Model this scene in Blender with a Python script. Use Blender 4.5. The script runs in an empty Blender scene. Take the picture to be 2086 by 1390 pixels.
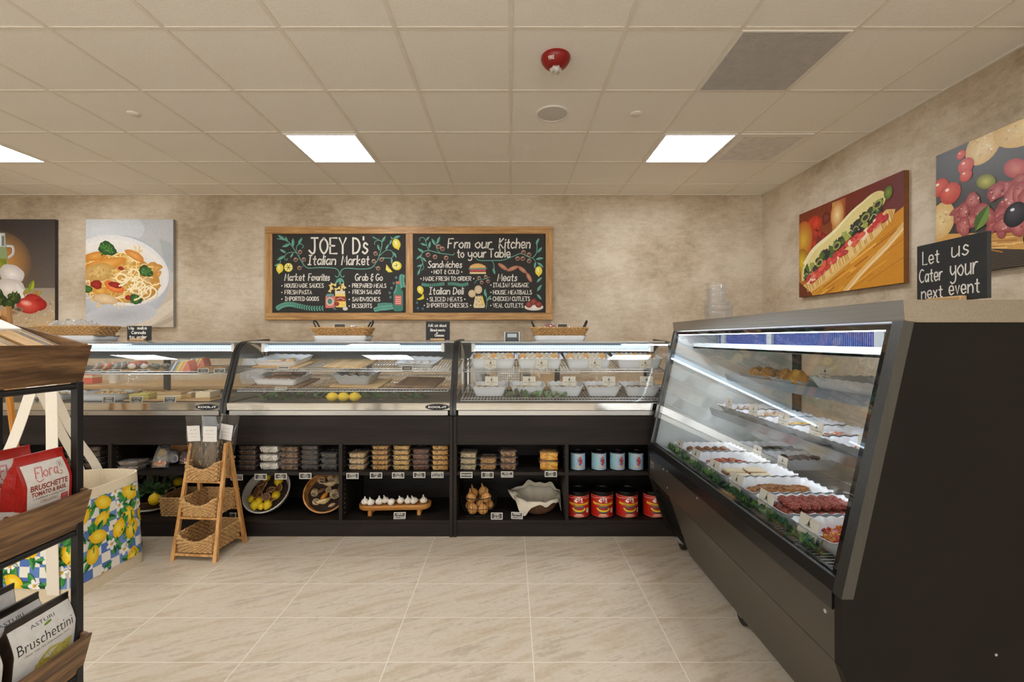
import bpy, math, random
from mathutils import Vector, Matrix, Euler
R = math.radians
random.seed(7)
S = bpy.context.scene
COL = S.collection
# ---------------------------------------------------------------- camera, world, exposure
F, CX, HY, EYE = 930.0, 1040.0, 690.0, 1.35          # focal length (px of 2086), vanishing point, eye height
cd = bpy.data.cameras.new('camera')
cam = bpy.data.objects.new('camera', cd)
COL.objects.link(cam)
cam.location = (0, 0, EYE)
cam.rotation_euler = (R(90), 0, 0)
cd.sensor_width = 36
cd.lens = 36 * F / 2086
cd.shift_x = (1043 - CX) / 2086
cd.shift_y = (HY - 695) / 2086
cd.clip_start = .02
S.camera = cam
W = bpy.data.worlds.new('world')
S.world = W
W.use_nodes = True
W.node_tree.nodes['Background'].inputs[0].default_value = (1, .975, .93, 1)
W.node_tree.nodes['Background'].inputs[1].default_value = 4.0        # daylight for the unseen windows added behind the viewer
S.view_settings.view_transform = 'Standard'
S.view_settings.look = 'None'
S.view_settings.gamma = 1
S.view_settings.exposure = 0.0
S.cycles.max_bounces = 10
S.cycles.diffuse_bounces = 5
S.cycles.glossy_bounces = 4
S.cycles.transparent_max_bounces = 48
S.cycles.caustics_reflective = False
S.cycles.caustics_refractive = False
S.cycles.sample_clamp_indirect = 6
PANEL = 24.0       # ceiling panel emission
TUBE = 7.5         # display case light emission

def wx(px, d): return (px - CX) * d / F
def wz(py, d): return EYE - (py - HY) * d / F

pd_ = bpy.data.lights.new('window_portal', 'AREA')  # steers the daylight in through the added windows
pd_.shape = 'RECTANGLE'; pd_.size = 9.0; pd_.size_y = 2.5
pd_.cycles.is_portal = True
po_ = bpy.data.objects.new('window_portal', pd_)
COL.objects.link(po_)
po_.location = (-2.1, -3.62, 1.4)
po_.rotation_euler = (R(90), 0, 0)
# ---------------------------------------------------------------- materials
def lin(c):
    o = []
    for v in c[:3]:
        v /= 255.
        o.append(v / 12.92 if v <= .04045 else ((v + .055) / 1.055) ** 2.4)
    return (o[0], o[1], o[2], 1)
MATS = {}
def N(t, kind, **kw):
    n = t.nodes.new(kind)
    for k, v in kw.items():
        if k in n.inputs: n.inputs[k].default_value = v
        else: setattr(n, k, v)
    return n
def base(name, rough=.5, metal=0., spec=.5):
    m = bpy.data.materials.new(name)
    m.use_nodes = True
    t = m.node_tree
    b = t.nodes['Principled BSDF']
    b.inputs['Roughness'].default_value = rough
    b.inputs['Metallic'].default_value = metal
    b.inputs['Specular IOR Level'].default_value = spec
    return m, t, b
def ramp(t, fac, stops):
    r = t.nodes.new('ShaderNodeValToRGB')
    e = r.color_ramp.elements
    while len(e) < len(stops): e.new(.5)
    for i, (p, c) in enumerate(stops):
        e[i].position = p; e[i].color = c
    t.links.new(fac, r.inputs[0])
    return r.outputs[0]
def coords(t, scale=(1, 1, 1), loc=(0, 0, 0), rot=(0, 0, 0)):
    tc = t.nodes.new('ShaderNodeTexCoord')
    mp = t.nodes.new('ShaderNodeMapping')
    mp.inputs['Scale'].default_value = scale
    mp.inputs['Location'].default_value = loc
    mp.inputs['Rotation'].default_value = rot
    t.links.new(tc.outputs['Object'], mp.inputs[0])
    return mp.outputs[0]
def noise(t, vec, scale, detail=4, rough=.55):
    n = N(t, 'ShaderNodeTexNoise')
    n.inputs['Scale'].default_value = scale
    n.inputs['Detail'].default_value = detail
    n.inputs['Roughness'].default_value = rough
    t.links.new(vec, n.inputs['Vector'])
    return n.outputs['Fac']
def bump(t, b, h, strength, dist=.01):
    bp = t.nodes.new('ShaderNodeBump')
    bp.inputs['Strength'].default_value = strength
    bp.inputs['Distance'].default_value = dist
    t.links.new(h, bp.inputs['Height'])
    t.links.new(bp.outputs[0], b.inputs['Normal'])
def mul(c, k): return (min(1, c[0] * k), min(1, c[1] * k), min(1, c[2] * k), 1)
def plain(name, rgb, rough=.5, metal=0., var=.12, scale=14, spec=.5, bmp=0, stretch=(1, 1, 1)):
    """a solid colour with a little procedural variation"""
    if name in MATS: return MATS[name]
    m, t, b = base(name, rough, metal, spec)
    c = lin(rgb)
    f = noise(t, coords(t, stretch), scale)
    t.links.new(ramp(t, f, [(.3, mul(c, 1 - var)), (.7, mul(c, 1 + var))]), b.inputs['Base Color'])
    if bmp: bump(t, b, f, bmp)
    MATS[name] = m
    return m
def wood(name, dark, light, axis=0, scale=1., rough=.45, grain=1.):
    if name in MATS: return MATS[name]
    m, t, b = base(name, rough)
    st = [22 * grain] * 3; st[axis] = 1.6 * grain
    v = coords(t, st)
    f = noise(t, v, 1.8 * scale, 6, .62)
    f2 = noise(t, v, 9 * scale, 3)
    mx = N(t, 'ShaderNodeMath', operation='MULTIPLY_ADD'); mx.inputs[1].default_value = .3
    t.links.new(f2, mx.inputs[0]); t.links.new(f, mx.inputs[2])
    mid = tuple((a + c) / 2 for a, c in zip(dark, light))
    t.links.new(ramp(t, mx.outputs[0], [(.52, lin(dark)), (.65, lin(mid)), (.80, lin(light))]), b.inputs['Base Color'])
    bump(t, b, f2, .15, .002)
    MATS[name] = m
    return m
def painted(name='paint', rough=.6, spec=.3, bmp=0, bscale=60):
    """colours stored on the mesh: prints, lettering, mixed food"""
    if name in MATS: return MATS[name]
    m, t, b = base(name, rough, 0, spec)
    a = N(t, 'ShaderNodeVertexColor', layer_name='Col')
    f = noise(t, coords(t), bscale, 3)
    mixn = N(t, 'ShaderNodeMix', data_type='RGBA', blend_type='MULTIPLY')
    mixn.inputs['Factor'].default_value = .35
    t.links.new(a.outputs[0], mixn.inputs[6])
    t.links.new(ramp(t, f, [(.3, (.72, .72, .72, 1)), (.65, (1, 1, 1, 1))]), mixn.inputs[7])
    t.links.new(mixn.outputs[2], b.inputs['Base Color'])
    if bmp: bump(t, b, f, bmp)
    MATS[name] = m
    return m
def glass(name, tint=(.97, .985, .98), k=1., haze=0.):
    """thin clear pane: see-through with a Schlick reflection"""
    if name in MATS: return MATS[name]
    m = bpy.data.materials.new(name)
    m.use_nodes = True
    t = m.node_tree
    t.nodes.clear()
    out = N(t, 'ShaderNodeOutputMaterial')
    lw = N(t, 'ShaderNodeLayerWeight'); lw.inputs[0].default_value = .5
    p = N(t, 'ShaderNodeMath', operation='POWER'); p.inputs[1].default_value = 5
    t.links.new(lw.outputs['Facing'], p.inputs[0])
    ma = N(t, 'ShaderNodeMath', operation='MULTIPLY_ADD', use_clamp=True)
    ma.inputs[1].default_value = .9 * k; ma.inputs[2].default_value = .04 * k
    t.links.new(p.outputs[0], ma.inputs[0])
    tr = N(t, 'ShaderNodeBsdfTransparent'); tr.inputs[0].default_value = (*tint, 1)
    gl = N(t, 'ShaderNodeBsdfGlossy'); gl.inputs['Roughness'].default_value = haze
    f = noise(t, coords(t), 6, 2)
    t.links.new(ramp(t, f, [(.2, (.93, .95, .97, 1)), (.8, (1, 1, 1, 1))]), gl.inputs[0])
    mx = N(t, 'ShaderNodeMixShader')
    t.links.new(ma.outputs[0], mx.inputs[0]); t.links.new(tr.outputs[0], mx.inputs[1]); t.links.new(gl.outputs[0], mx.inputs[2])
    t.links.new(mx.outputs[0], out.inputs[0])
    MATS[name] = m
    return m
def film(name, white=.12, k=1.6, tint=(.97, .97, .97), haze=.06):
    """clear plastic film or tub: glass with a little milky white in it"""
    if name in MATS: return MATS[name]
    m = glass(name, tint, k, haze)
    t = m.node_tree
    out = next(n for n in t.nodes if n.type == 'OUTPUT_MATERIAL')
    mx = out.inputs[0].links[0].from_node
    d = N(t, 'ShaderNodeBsdfDiffuse'); d.inputs[0].default_value = (.9, .9, .9, 1)
    m2 = N(t, 'ShaderNodeMixShader')
    f = noise(t, coords(t), 26, 4, .7)
    mr = N(t, 'ShaderNodeMapRange'); mr.inputs[1].default_value = .35; mr.inputs[2].default_value = .75
    mr.inputs[3].default_value = white * .3; mr.inputs[4].default_value = white * 2
    t.links.new(f, mr.inputs[0]); t.links.new(mr.outputs[0], m2.inputs[0])
    t.links.new(mx.outputs[0], m2.inputs[1]); t.links.new(d.outputs[0], m2.inputs[2])
    t.links.new(m2.outputs[0], out.inputs[0])
    return m
def emit(name, rgb, strength, dots=0):
    if name in MATS: return MATS[name]
    m, t, b = base(name, .4)
    c = lin(rgb)
    b.inputs['Base Color'].default_value = c
    b.inputs['Emission Strength'].default_value = strength
    b.inputs['Emission Color'].default_value = c
    w = N(t, 'ShaderNodeTexWave')
    w.inputs['Scale'].default_value = dots or .5
    t.links.new(coords(t), w.inputs[0])
    lo = .25 if dots else .97
    t.links.new(ramp(t, w.outputs['Fac'], [(.2, mul(c, lo)), (.6, c)]), b.inputs['Emission Color'])
    MATS[name] = m
    return m
def steel(name='brushed_steel', rgb=(185, 186, 186), rough=.28, axis=0):
    if name in MATS: return MATS[name]
    m, t, b = base(name, rough, 1.)
    st = [160, 160, 160]; st[axis] = 2
    f = noise(t, coords(t, st), 1.5, 3)
    c = lin(rgb)
    t.links.new(ramp(t, f, [(.3, mul(c, .88)), (.7, mul(c, 1.08))]), b.inputs['Base Color'])
    mr = N(t, 'ShaderNodeMapRange'); mr.inputs[3].default_value = rough * .8; mr.inputs[4].default_value = rough * 1.3
    t.links.new(f, mr.inputs[0]); t.links.new(mr.outputs[0], b.inputs['Roughness'])
    MATS[name] = m
    return m

# ---------------------------------------------------------------- mesh building
class MB:
    """collects shapes; build() links them as ONE mesh object"""
    def __init__(s): s.v, s.f, s.c, s.cur, s.k, s.m = [], [], [], None, 0, []
    def add(s, vs, fs, col=None, M=None):
        o = len(s.v)
        s.v += [tuple(M @ Vector(p)) if M else tuple(p) for p in vs]
        s.f += [tuple(i + o for i in f) for f in fs]
        c = col or s.cur or (200, 200, 200)
        s.c += [c] * len(fs)
        s.m += [s.k] * len(fs)
        return s
    def box(s, lo, hi, bev=0., col=None, M=None):
        x0, y0, z0 = lo; x1, y1, z1 = hi
        b = min(bev, (x1 - x0) * .45, (y1 - y0) * .45, (z1 - z0) * .45)
        if b <= 0:
            vs = [(x, y, z) for z in (z0, z1) for y in (y0, y1) for x in (x0, x1)]
            return s.add(vs, [(0, 2, 3, 1), (4, 5, 7, 6), (0, 1, 5, 4), (2, 6, 7, 3), (0, 4, 6, 2), (1, 3, 7, 5)], col, M)
        vs, idx = [], {}
        for i in (0, 1):
            for j in (0, 1):
                for k in (0, 1):
                    p = [(x0, x1)[i], (y0, y1)[j], (z0, z1)[k]]
                    sg = [1 - 2 * i, 1 - 2 * j, 1 - 2 * k]
                    for a in range(3):
                        q = [p[n] + (sg[n] * b if n != a else 0) for n in range(3)]
                        idx[i, j, k, a] = len(vs); vs.append(q)
        fs = []
        for i in (0, 1): fs.append([idx[i, 0, 0, 0], idx[i, 0, 1, 0], idx[i, 1, 1, 0], idx[i, 1, 0, 0]][::(1 if i == 0 else -1)])
        for j in (0, 1): fs.append([idx[0, j, 0, 1], idx[1, j, 0, 1], idx[1, j, 1, 1], idx[0, j, 1, 1]][::(1 if j == 0 else -1)])
        for k in (0, 1): fs.append([idx[0, 0, k, 2], idx[0, 1, k, 2], idx[1, 1, k, 2], idx[1, 0, k, 2]][::(1 if k == 0 else -1)])
        for j in (0, 1):
            for k in (0, 1): fs.append([idx[0, j, k, 1], idx[1, j, k, 1], idx[1, j, k, 2], idx[0, j, k, 2]])
        for i in (0, 1):
            for k in (0, 1): fs.append([idx[i, 0, k, 0], idx[i, 1, k, 0], idx[i, 1, k, 2], idx[i, 0, k, 2]])
        for i in (0, 1):
            for j in (0, 1): fs.append([idx[i, j, 0, 0], idx[i, j, 1, 0], idx[i, j, 1, 1], idx[i, j, 0, 1]])
        for i in (0, 1):
            for j in (0, 1):
                for k in (0, 1): fs.append([idx[i, j, k, 0], idx[i, j, k, 1], idx[i, j, k, 2]])
        return s.add(vs, fs, col, M)
    def loft(s, loops, cap0=True, cap1=True, closed=True, col=None, M=None, ring=False):
        n = len(loops[0])
        vs = [p for l in loops for p in l]
        fs = []
        m = len(loops)
        for i in range(m if ring else m - 1):
            for j in range(n if closed else n - 1):
                a, b = i * n + j, i * n + (j + 1) % n
                i2 = (i + 1) % m
                fs.append((a, b, i2 * n + (j + 1) % n, i2 * n + j))
        if cap0 and not ring: fs.append(tuple(range(n))[::-1])
        if cap1 and not ring: fs.append(tuple((m - 1) * n + j for j in range(n)))
        return s.add(vs, fs, col, M)
    def lathe(s, prof, n=24, col=None, M=None, cap0=False, cap1=False, ripple=None):
        loops = []
        for r, z in prof:
            l = []
            for i in range(n):
                a = 2 * math.pi * i / n
                k = r * (1 + (ripple(a, z) if ripple else 0))
                l.append((k * math.cos(a), k * math.sin(a), z))
            loops.append(l)
        return s.loft(loops, cap0, cap1, True, col, M)
    def tube(s, pts, r, n=6, closed=False, col=None, M=None, flat=1.):
        pts = [Vector(p) for p in pts]
        loops = []
        m = len(pts)
        ref = None
        for i, p in enumerate(pts):
            if closed: d = pts[(i + 1) % m] - pts[i - 1]
            else: d = pts[min(i + 1, m - 1)] - pts[max(i - 1, 0)]
            d.normalize()
            if ref is None:
                ref = Vector((0, 0, 1)) if abs(d.z) < .9 else Vector((1, 0, 0))
            a = d.cross(ref)
            if a.length < 1e-5: a = d.orthogonal()
            a.normalize()
            b = a.cross(d); b.normalize()
            if abs(d.z) >= .9 or not closed: ref = b
            rr_ = r[i] if isinstance(r, (list, tuple)) else r
            loops.append([tuple(p + a * (rr_ * math.cos(t)) + b * (rr_ * flat * math.sin(t))) for t in [2 * math.pi * k / n for k in range(n)]])
        return s.loft(loops, True, True, True, col, M, ring=closed)
    def cyl(s, p0, p1, r0, r1=None, n=16, col=None, M=None):
        return s.tube([p0, p1], [r0, r0 if r1 is None else r1], n, False, col, M)
    def ell(s, c, r, rot=None, nu=10, nv=7, col=None, lump=0., seed=0, M=None):
        rnd = random.Random(seed + 1)
        ph = [rnd.uniform(0, 6.28) for _ in range(4)]
        E = Euler(rot).to_matrix() if rot else None
        loops = []
        for i in range(nv + 1):
            th = math.pi * i / nv
            l = []
            for j in range(nu):
                a = 2 * math.pi * j / nu
                k = 1 + lump * (math.sin(3 * a + ph[0] + th * 2) + math.sin(2 * a + ph[1]) * math.cos(3 * th + ph[2])) * .5
                rad = math.sin(th) if 0 < i < nv else .001
                p = Vector((r[0] * rad * math.cos(a) * k, r[1] * rad * math.sin(a) * k, -r[2] * math.cos(th) * k))
                if E: p = E @ p
                l.append((p.x + c[0], p.y + c[1], p.z + c[2]))
            loops.append(l)
        return s.loft(loops, True, True, True, col, M)
    def sheet(s, grid, th=0., col=None, M=None):
        """grid[i][j] of points; th gives it thickness along its normal"""
        m, n = len(grid), len(grid[0])
        g = [[Vector(p) for p in row] for row in grid]
        if th == 0:
            return s.add([p for row in g for p in row], [(i * n + j, i * n + j + 1, (i + 1) * n + j + 1, (i + 1) * n + j) for i in range(m - 1) for j in range(n - 1)], col, M)
        top = []
        for i in range(m):
            row = []
            for j in range(n):
                du = g[i][min(j + 1, n - 1)] - g[i][max(j - 1, 0)]
                dv = g[min(i + 1, m - 1)][j] - g[max(i - 1, 0)][j]
                nn = du.cross(dv)
                if nn.length < 1e-9: nn = Vector((0, 0, 1))
                row.append(g[i][j] + nn.normalized() * th)
            top.append(row)
        vs = [p for row in g for p in row] + [p for row in top for p in row]
        o = m * n
        fs = []
        for i in range(m - 1):
            for j in range(n - 1):
                a = i * n + j
                fs.append((a, a + n, a + n + 1, a + 1)); fs.append((o + a, o + a + 1, o + a + n + 1, o + a + n))
        for j in range(n - 1):
            fs.append((j, j + 1, o + j + 1, o + j)); a = (m - 1) * n + j; fs.append((a + 1, a, o + a, o + a + 1))
        for i in range(m - 1):
            a = i * n; fs.append((a + n, a, o + a, o + a + n)); a += n - 1; fs.append((a, a + n, o + a + n, o + a))
        return s.add(vs, fs, col, M)
    def build(s, name, mat, parent=None, smooth=40):
        me = bpy.data.meshes.new(name)
        me.from_pydata(s.v, [], s.f)
        if smooth:
            me.polygons.foreach_set('use_smooth', [True] * len(me.polygons))
            me.set_sharp_from_angle(angle=R(smooth))
        mats = mat if isinstance(mat, list) else [mat]
        if any(n.type == 'VERTEX_COLOR' for m in mats for n in m.node_tree.nodes):
            at = me.color_attributes.new('Col', 'FLOAT_COLOR', 'CORNER')
            buf = []
            for p, c in zip(me.polygons, s.c):
                if isinstance(c, list):
                    for q in c: buf += lin(q)
                else: buf += list(lin(c)) * p.loop_total
            at.data.foreach_set('color', buf)
        for m in mats: me.materials.append(m)
        if len(mats) > 1: me.polygons.foreach_set('material_index', s.m)
        me.update()
        return link(name, me, parent)
def link(name, me, parent=None):
    o = bpy.data.objects.new(name, me)
    COL.objects.link(o)
    if parent: o.parent = parent
    return o
def tag(o, label, cat, group=None):
    o['label'] = label; o['category'] = cat
    if group: o['group'] = group
    return o
def thing(name, label, cat, loc=(0, 0, 0), rz=0., group=None, rot=None):
    o = link(name, None)
    o.empty_display_size = .05
    o.location = loc
    o.rotation_euler = rot or (0, 0, rz)
    return tag(o, label, cat, group)
def struct(o):
    o['kind'] = 'structure'
    return o
def stuff(o):
    o['kind'] = 'stuff'
    return o
def dup(root, loc, rz=None, label=None, group=None, rot=None, scale=None):
    """a copy of a thing with copies of its parts and sub-parts, sharing mesh data"""
    def cp(o, par):
        c = o.copy()
        COL.objects.link(c)
        if par: c.parent = par
        for ch in KIDS.get(o, [k for k in o.children]): cp(ch, c)
        return c
    c = cp(root, None)
    c.location = loc
    if rot: c.rotation_euler = rot
    elif rz is not None: c.rotation_euler = (0, 0, rz)
    if scale: c.scale = (scale,) * 3 if not isinstance(scale, tuple) else scale
    if label: c['label'] = label
    if group: c['group'] = group
    return c
KIDS = {}
def tree(o):
    out = [o]
    for c in o.children: out += tree(c)
    return out
def bounds(root):
    bpy.context.view_layer.update()
    P = [o.matrix_world @ v.co for o in tree(root) if o.type == 'MESH' for v in o.data.vertices]
    return [min(p[k] for p in P) for k in range(3)], [max(p[k] for p in P) for k in range(3)]
def seat(root, z=None, ymax=None):
    """rest a thing on height z, and keep it in front of ymax"""
    lo, hi = bounds(root)
    if z is not None: root.location.z += z - lo[2]
    if ymax is not None and hi[1] > ymax: root.location.y += ymax - hi[1]
    bpy.context.view_layer.update()
def tilt_new(n0, y0, z0, deg_):
    """lay everything built since object n0 on a shelf that slopes down to the front edge (y0, z0)"""
    Q = Matrix.Translation((0, y0, z0)) @ Matrix.Rotation(R(deg_), 4, 'X') @ Matrix.Translation((0, -y0, -z0))
    for o in list(COL.objects)[n0:]:
        if o.parent is None and o.get('kind') != 'structure':
            o.location = Q @ o.location
            o.rotation_euler = (Q.to_3x3() @ o.rotation_euler.to_matrix()).to_euler()
def count(): return len(COL.objects)
class Many:
    """first call places the prototype itself, later calls place copies of it"""
    def __init__(s, root): s.root, s.used = root, False
    def put(s, loc, label, group=None, rz=0., rot=None, scale=None):
        if s.used: return dup(s.root, loc, rz, label, group, rot, scale)
        s.used = True
        o = s.root
        o.location = loc; o.rotation_euler = rot or (0, 0, rz)
        if scale: o.scale = (scale,) * 3 if not isinstance(scale, tuple) else scale
        o['label'] = label
        if group: o['group'] = group
        return o
def rrect(lx, ly, r, n=5, z=0., cx=0., cy=0.):
    """rounded rectangle loop, counter-clockwise"""
    o = []
    for (sx, sy, a0) in ((1, 1, 0), (-1, 1, 90), (-1, -1, 180), (1, -1, 270)):
        for i in range(n):
            a = R(a0 + 90 * i / (n - 1))
            o.append((cx + sx * (lx / 2 - r) + r * math.cos(a), cy + sy * (ly / 2 - r) + r * math.sin(a), z))
    return o
def resample(loop, n):
    pts = [Vector(p) for p in loop] + [Vector(loop[0])]
    L = [0]
    for a, b in zip(pts, pts[1:]): L.append(L[-1] + (b - a).length)
    out, k = [], 0
    for i in range(n):
        t = L[-1] * i / n
        while L[k + 1] < t: k += 1
        u = (t - L[k]) / max(1e-9, L[k + 1] - L[k])
        out.append(tuple(pts[k].lerp(pts[k + 1], u)))
    return out
def smoothline(P, n=6, closed=False):
    """Catmull-Rom through points"""
    P = [Vector(p) for p in P]
    m = len(P)
    out = []
    for i in range(m if closed else m - 1):
        p0 = P[i - 1] if (closed or i > 0) else P[0] * 2 - P[1]
        p1, p2 = P[i], P[(i + 1) % m]
        p3 = P[(i + 2) % m] if (closed or i + 2 < m) else P[-1] * 2 - P[-2]
        for k in range(n):
            t = k / n
            out.append(.5 * ((2 * p1) + (p2 - p0) * t + (2 * p0 - 5 * p1 + 4 * p2 - p3) * t * t + (3 * p1 - p0 - 3 * p2 + p3) * t ** 3))
    if not closed: out.append(P[-1])
    return out

# ---------------------------------------------------------------- prints and hand lettering
GL = {'A': '04 3E 64/18 58', 'B': '04 0E/~0E 4E 5B 39 09/~09 49 66 44 04', 'C': '~6D 3E 0B 07 34 65', 'D': '04 0E/~0E 4D 69 45 04', 'E': '6E 0E 04 64/09 49',
      'F': '6E 0E 04/09 49', 'G': '~6D 3E 0B 07 34 66 68/68 48', 'H': '04 0E/64 6E/09 69', 'I': '24 2E/0E 4E/04 44', 'J': '~5E 56 34 06/2E 8E', 'K': '04 0E/5E 09 64', 'L': '0E 04 54',
      'M': '04 1E 47 7E 84', 'N': '04 0E 64 6E', 'O': '~3E 0B 07 34 67 6B 3E', 'P': '04 0E/~0E 5E 6B 49 09', 'Q': '~3E 0B 07 34 67 6B 3E/46 73', 'R': '04 0E/~0E 5E 6B 49 09/39 64',
      'S': '~5D 3E 1D 1B 39 57 55 34 05', 'T': '0E 6E/3E 34', 'U': '~0E 06 34 66 6E', 'V': '0E 34 6E', 'W': '0E 24 4A 64 8E', 'X': '0E 64/04 6E', 'Y': '0E 39 6E/39 34', 'Z': '0E 6E 04 64',
      'a': '~59 2A 07 24 57/5A 54', 'b': '0E 04/~08 3A 57 34 05', 'c': '~59 2A 07 24 55', 'd': '~59 2A 07 24 57/5E 54', 'e': '07 57/~57 4A 1A 07 24 55', 'f': '~5D 3E 2B 24/0A 4A',
      'g': '~59 2A 07 25 57/~5A 52 20 02', 'h': '0E 04/~08 3A 58 54', 'i': '0A 04/0C 0D', 'j': '2A 22/~22 11 01/2C 2D', 'k': '0E 04/4A 07 54', 'l': '0E 04', 'm': '0A 04/~08 2A 38 34/~38 5A 68 64',
      'n': '0A 04/~08 3A 58 54', 'o': '~3A 08 06 34 56 58 3A', 'p': '0A 00/~08 3A 57 34 05', 'q': '~59 2A 07 24 57/5A 50', 'r': '0A 04/~07 2A 4A', 's': '~49 2A 18 46 24 05', 't': '2D 25/~25 34 44/0A 4A',
      'u': '~0A 05 24 56/5A 54', 'v': '0A 24 4A', 'w': '0A 14 38 54 6A', 'x': '0A 44/04 4A', 'y': '~0A 07 25 57/~5A 52 20 01', 'z': '0A 4A 04 44', '&': '~4D 3E 1C 3A 5A/~3A 07 34 46/34 23',
      "'": '1F 1D', '.': '14 15', '*': '18 19', '-': '08 48', '0': '~3E 0B 07 34 67 6B 3E', '1': '0B 2E 24', '2': '~0C 3E 5B 04/04 64', '3': '~0D 3E 5C 39 56 34 05', '4': '44 4E 07 67', '5': '5E 0E 09/~09 49 56 34 05',
      '6': '~5D 2C 07 34 56 38 06', '7': '0E 6E 24', '8': '~3E 0C 39 56 34 06 39 5C 3E', '9': '~59 3A 0B 3E 5B 44', '$': '~5D 3E 1D 1B 39 57 55 34 05/3F 33', '/': '04 6E'}
def glyph(ch):
    out = []
    for st in GL[ch].split('/'):
        sm = st.startswith('~')
        pts = [(int(p[0], 16), int(p[1], 16) - 4) for p in st.lstrip('~').split()]
        if sm: pts = [(p.x, p.y) for p in smoothline([(x, y, 0) for x, y in pts], 5)]
        out.append(pts)
    return out
class Print:
    """flat coloured shapes in (u, v) units, laid on a surface by a mapping function (u, v, h) -> point"""
    def __init__(s, dh=1.5e-5, seg=0): s.items, s.h, s.dh, s.seg = [], 0, dh, seg
    def up(s): s.h += s.dh
    def poly(s, pts, col, up=True):
        if up: s.up()
        s.items.append((pts, [tuple(range(len(pts)))], [col], s.h)); return s
    def rect(s, x0, y0, x1, y1, col, n=1, m=1, up=True):
        """col: one colour, or four for the corners x0y0 x1y0 x1y1 x0y1"""
        if up: s.up()
        pts, fs, cs = [], [], []
        def cc(a, b):
            if not isinstance(col, list): return col
            return tuple((col[0][k] * (1 - a) + col[1][k] * a) * (1 - b) + (col[3][k] * (1 - a) + col[2][k] * a) * b for k in range(3))
        for j in range(m + 1):
            for i in range(n + 1): pts.append((x0 + (x1 - x0) * i / n, y0 + (y1 - y0) * j / m))
        for j in range(m):
            for i in range(n):
                a = j * (n + 1) + i
                fs.append((a, a + 1, a + n + 2, a + n + 1))
                cs.append([cc(i / n, j / m), cc((i + 1) / n, j / m), cc((i + 1) / n, (j + 1) / m), cc(i / n, (j + 1) / m)] if isinstance(col, list) else col)
        s.items.append((pts, fs, cs, s.h)); return s
    def ell(s, cx, cy, rx, ry, c0, c1=None, rot=0, n=20, a0=0, a1=360, wob=0., up=True, off=(0, 0)):
        if up: s.up()
        c1 = c1 or c0
        pts = [(cx + off[0], cy + off[1])]
        ca, sa = math.cos(R(rot)), math.sin(R(rot))
        full = a1 - a0 >= 360
        ph = random.uniform(0, 6)
        for i in range(n + (0 if full else 1)):
            a = R(a0 + (a1 - a0) * i / n)
            k = 1 + wob * (math.sin(3 * a + ph) + .6 * math.sin(7 * a + 2 * ph))
            x, y = rx * math.cos(a) * k, ry * math.sin(a) * k
            pts.append((cx + x * ca - y * sa, cy + x * sa + y * ca))
        m = len(pts) - 1
        fs = [(0, 1 + i, 1 + (i + 1) % m) for i in range(m if full else m - 1)]
        s.items.append((pts, fs, [[c0, c1, c1]] * len(fs), s.h)); return s
    def stroke(s, pts, w, col, sm=0, taper=False, up=True):
        if up: s.up()
        if sm: pts = [(p.x, p.y) for p in smoothline([(x, y, 0) for x, y in pts], sm)]
        if s.seg:                                            # short pieces, so that the stroke follows a curved surface
            q = [pts[0]]
            for a, b in zip(pts, pts[1:]):
                k = max(1, int(math.hypot(b[0] - a[0], b[1] - a[1]) / s.seg + .5))
                q += [(a[0] + (b[0] - a[0]) * i / k, a[1] + (b[1] - a[1]) * i / k) for i in range(1, k + 1)]
            pts = q
        m = len(pts)
        L, Rr = [], []
        for i, (x, y) in enumerate(pts):
            ax, ay = pts[max(i - 1, 0)]; bx, by = pts[min(i + 1, m - 1)]
            dx, dy = bx - ax, by - ay
            d = math.hypot(dx, dy) or 1
            k = w / 2 * (1 - .8 * i / (m - 1) if taper else 1)
            ex = 0
            if not taper and i in (0, m - 1): ex = (w * .3) * (-1 if i == 0 else 1)
            px, py = x + dx / d * ex, y + dy / d * ex
            L.append((px - dy / d * k, py + dx / d * k)); Rr.append((px + dy / d * k, py - dx / d * k))
        s.items.append((L + Rr, [(i, i + 1, m + i + 1, m + i) for i in range(m - 1)], [col] * (m - 1), s.h)); return s
    def leaf(s, x, y, ang, ln, w, c0, c1=None, up=True):
        if up: s.up()
        ca, sa = math.cos(R(ang)), math.sin(R(ang))
        pr = [(0, 0), (.25, .8), (.5, 1), (.75, .65), (1, 0), (.75, -.65), (.5, -1), (.25, -.8)]
        pts = [(x + a * ln * ca - b * w / 2 * sa, y + a * ln * sa + b * w / 2 * ca) for a, b in pr]
        s.items.append((pts, [(0, 1, 2, 3, 4), (0, 4, 5, 6, 7)], [c0, c1 or c0], s.h)); return s
    def text(s, txt, x0, x1, yb, h, w, col, vs=-1, slant=0., rot=0.):
        """hand lettering fitted between x0 and x1 on baseline yb; vs=-1 when v runs downwards"""
        s.up()
        adv, runs = 0, []
        for ch in txt:
            if ch == ' ': adv += 4.; continue
            g = glyph(ch)
            mx = max(p[0] for q in g for p in q)
            runs.append((adv, g)); adv += mx + 2.2
        kx, ky = (x1 - x0) / max(adv - 2.2, 1), h / 10
        for a, g in runs:
            for q in g:
                pts = [(x0 + (a + px) * kx + slant * py * ky, yb + vs * py * ky + (x0 + (a + px) * kx - x0) * rot) for px, py in q]
                if len(pts) > 1: s.stroke(pts, w, col, up=False)
                s.h += 2e-7
        return s
    def scribble(s, x0, x1, yb, h, w, col):
        """a line of print too small to read: a row of tiny marks"""
        s.up()
        q = random.Random(int((x1 - x0) * 1e5) + int(yb * 1e5))
        x = x0
        while x < x1 - h * .3:
            k = h * q.uniform(.35, .6)
            if q.random() < .86: s.stroke([(x, yb + h * q.uniform(.0, .25)), (x + k * .5, yb + h * q.uniform(.5, 1)), (x + k, yb + h * q.uniform(.0, .4))], w, col, up=False)
            x += k * 1.25
        return s
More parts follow.
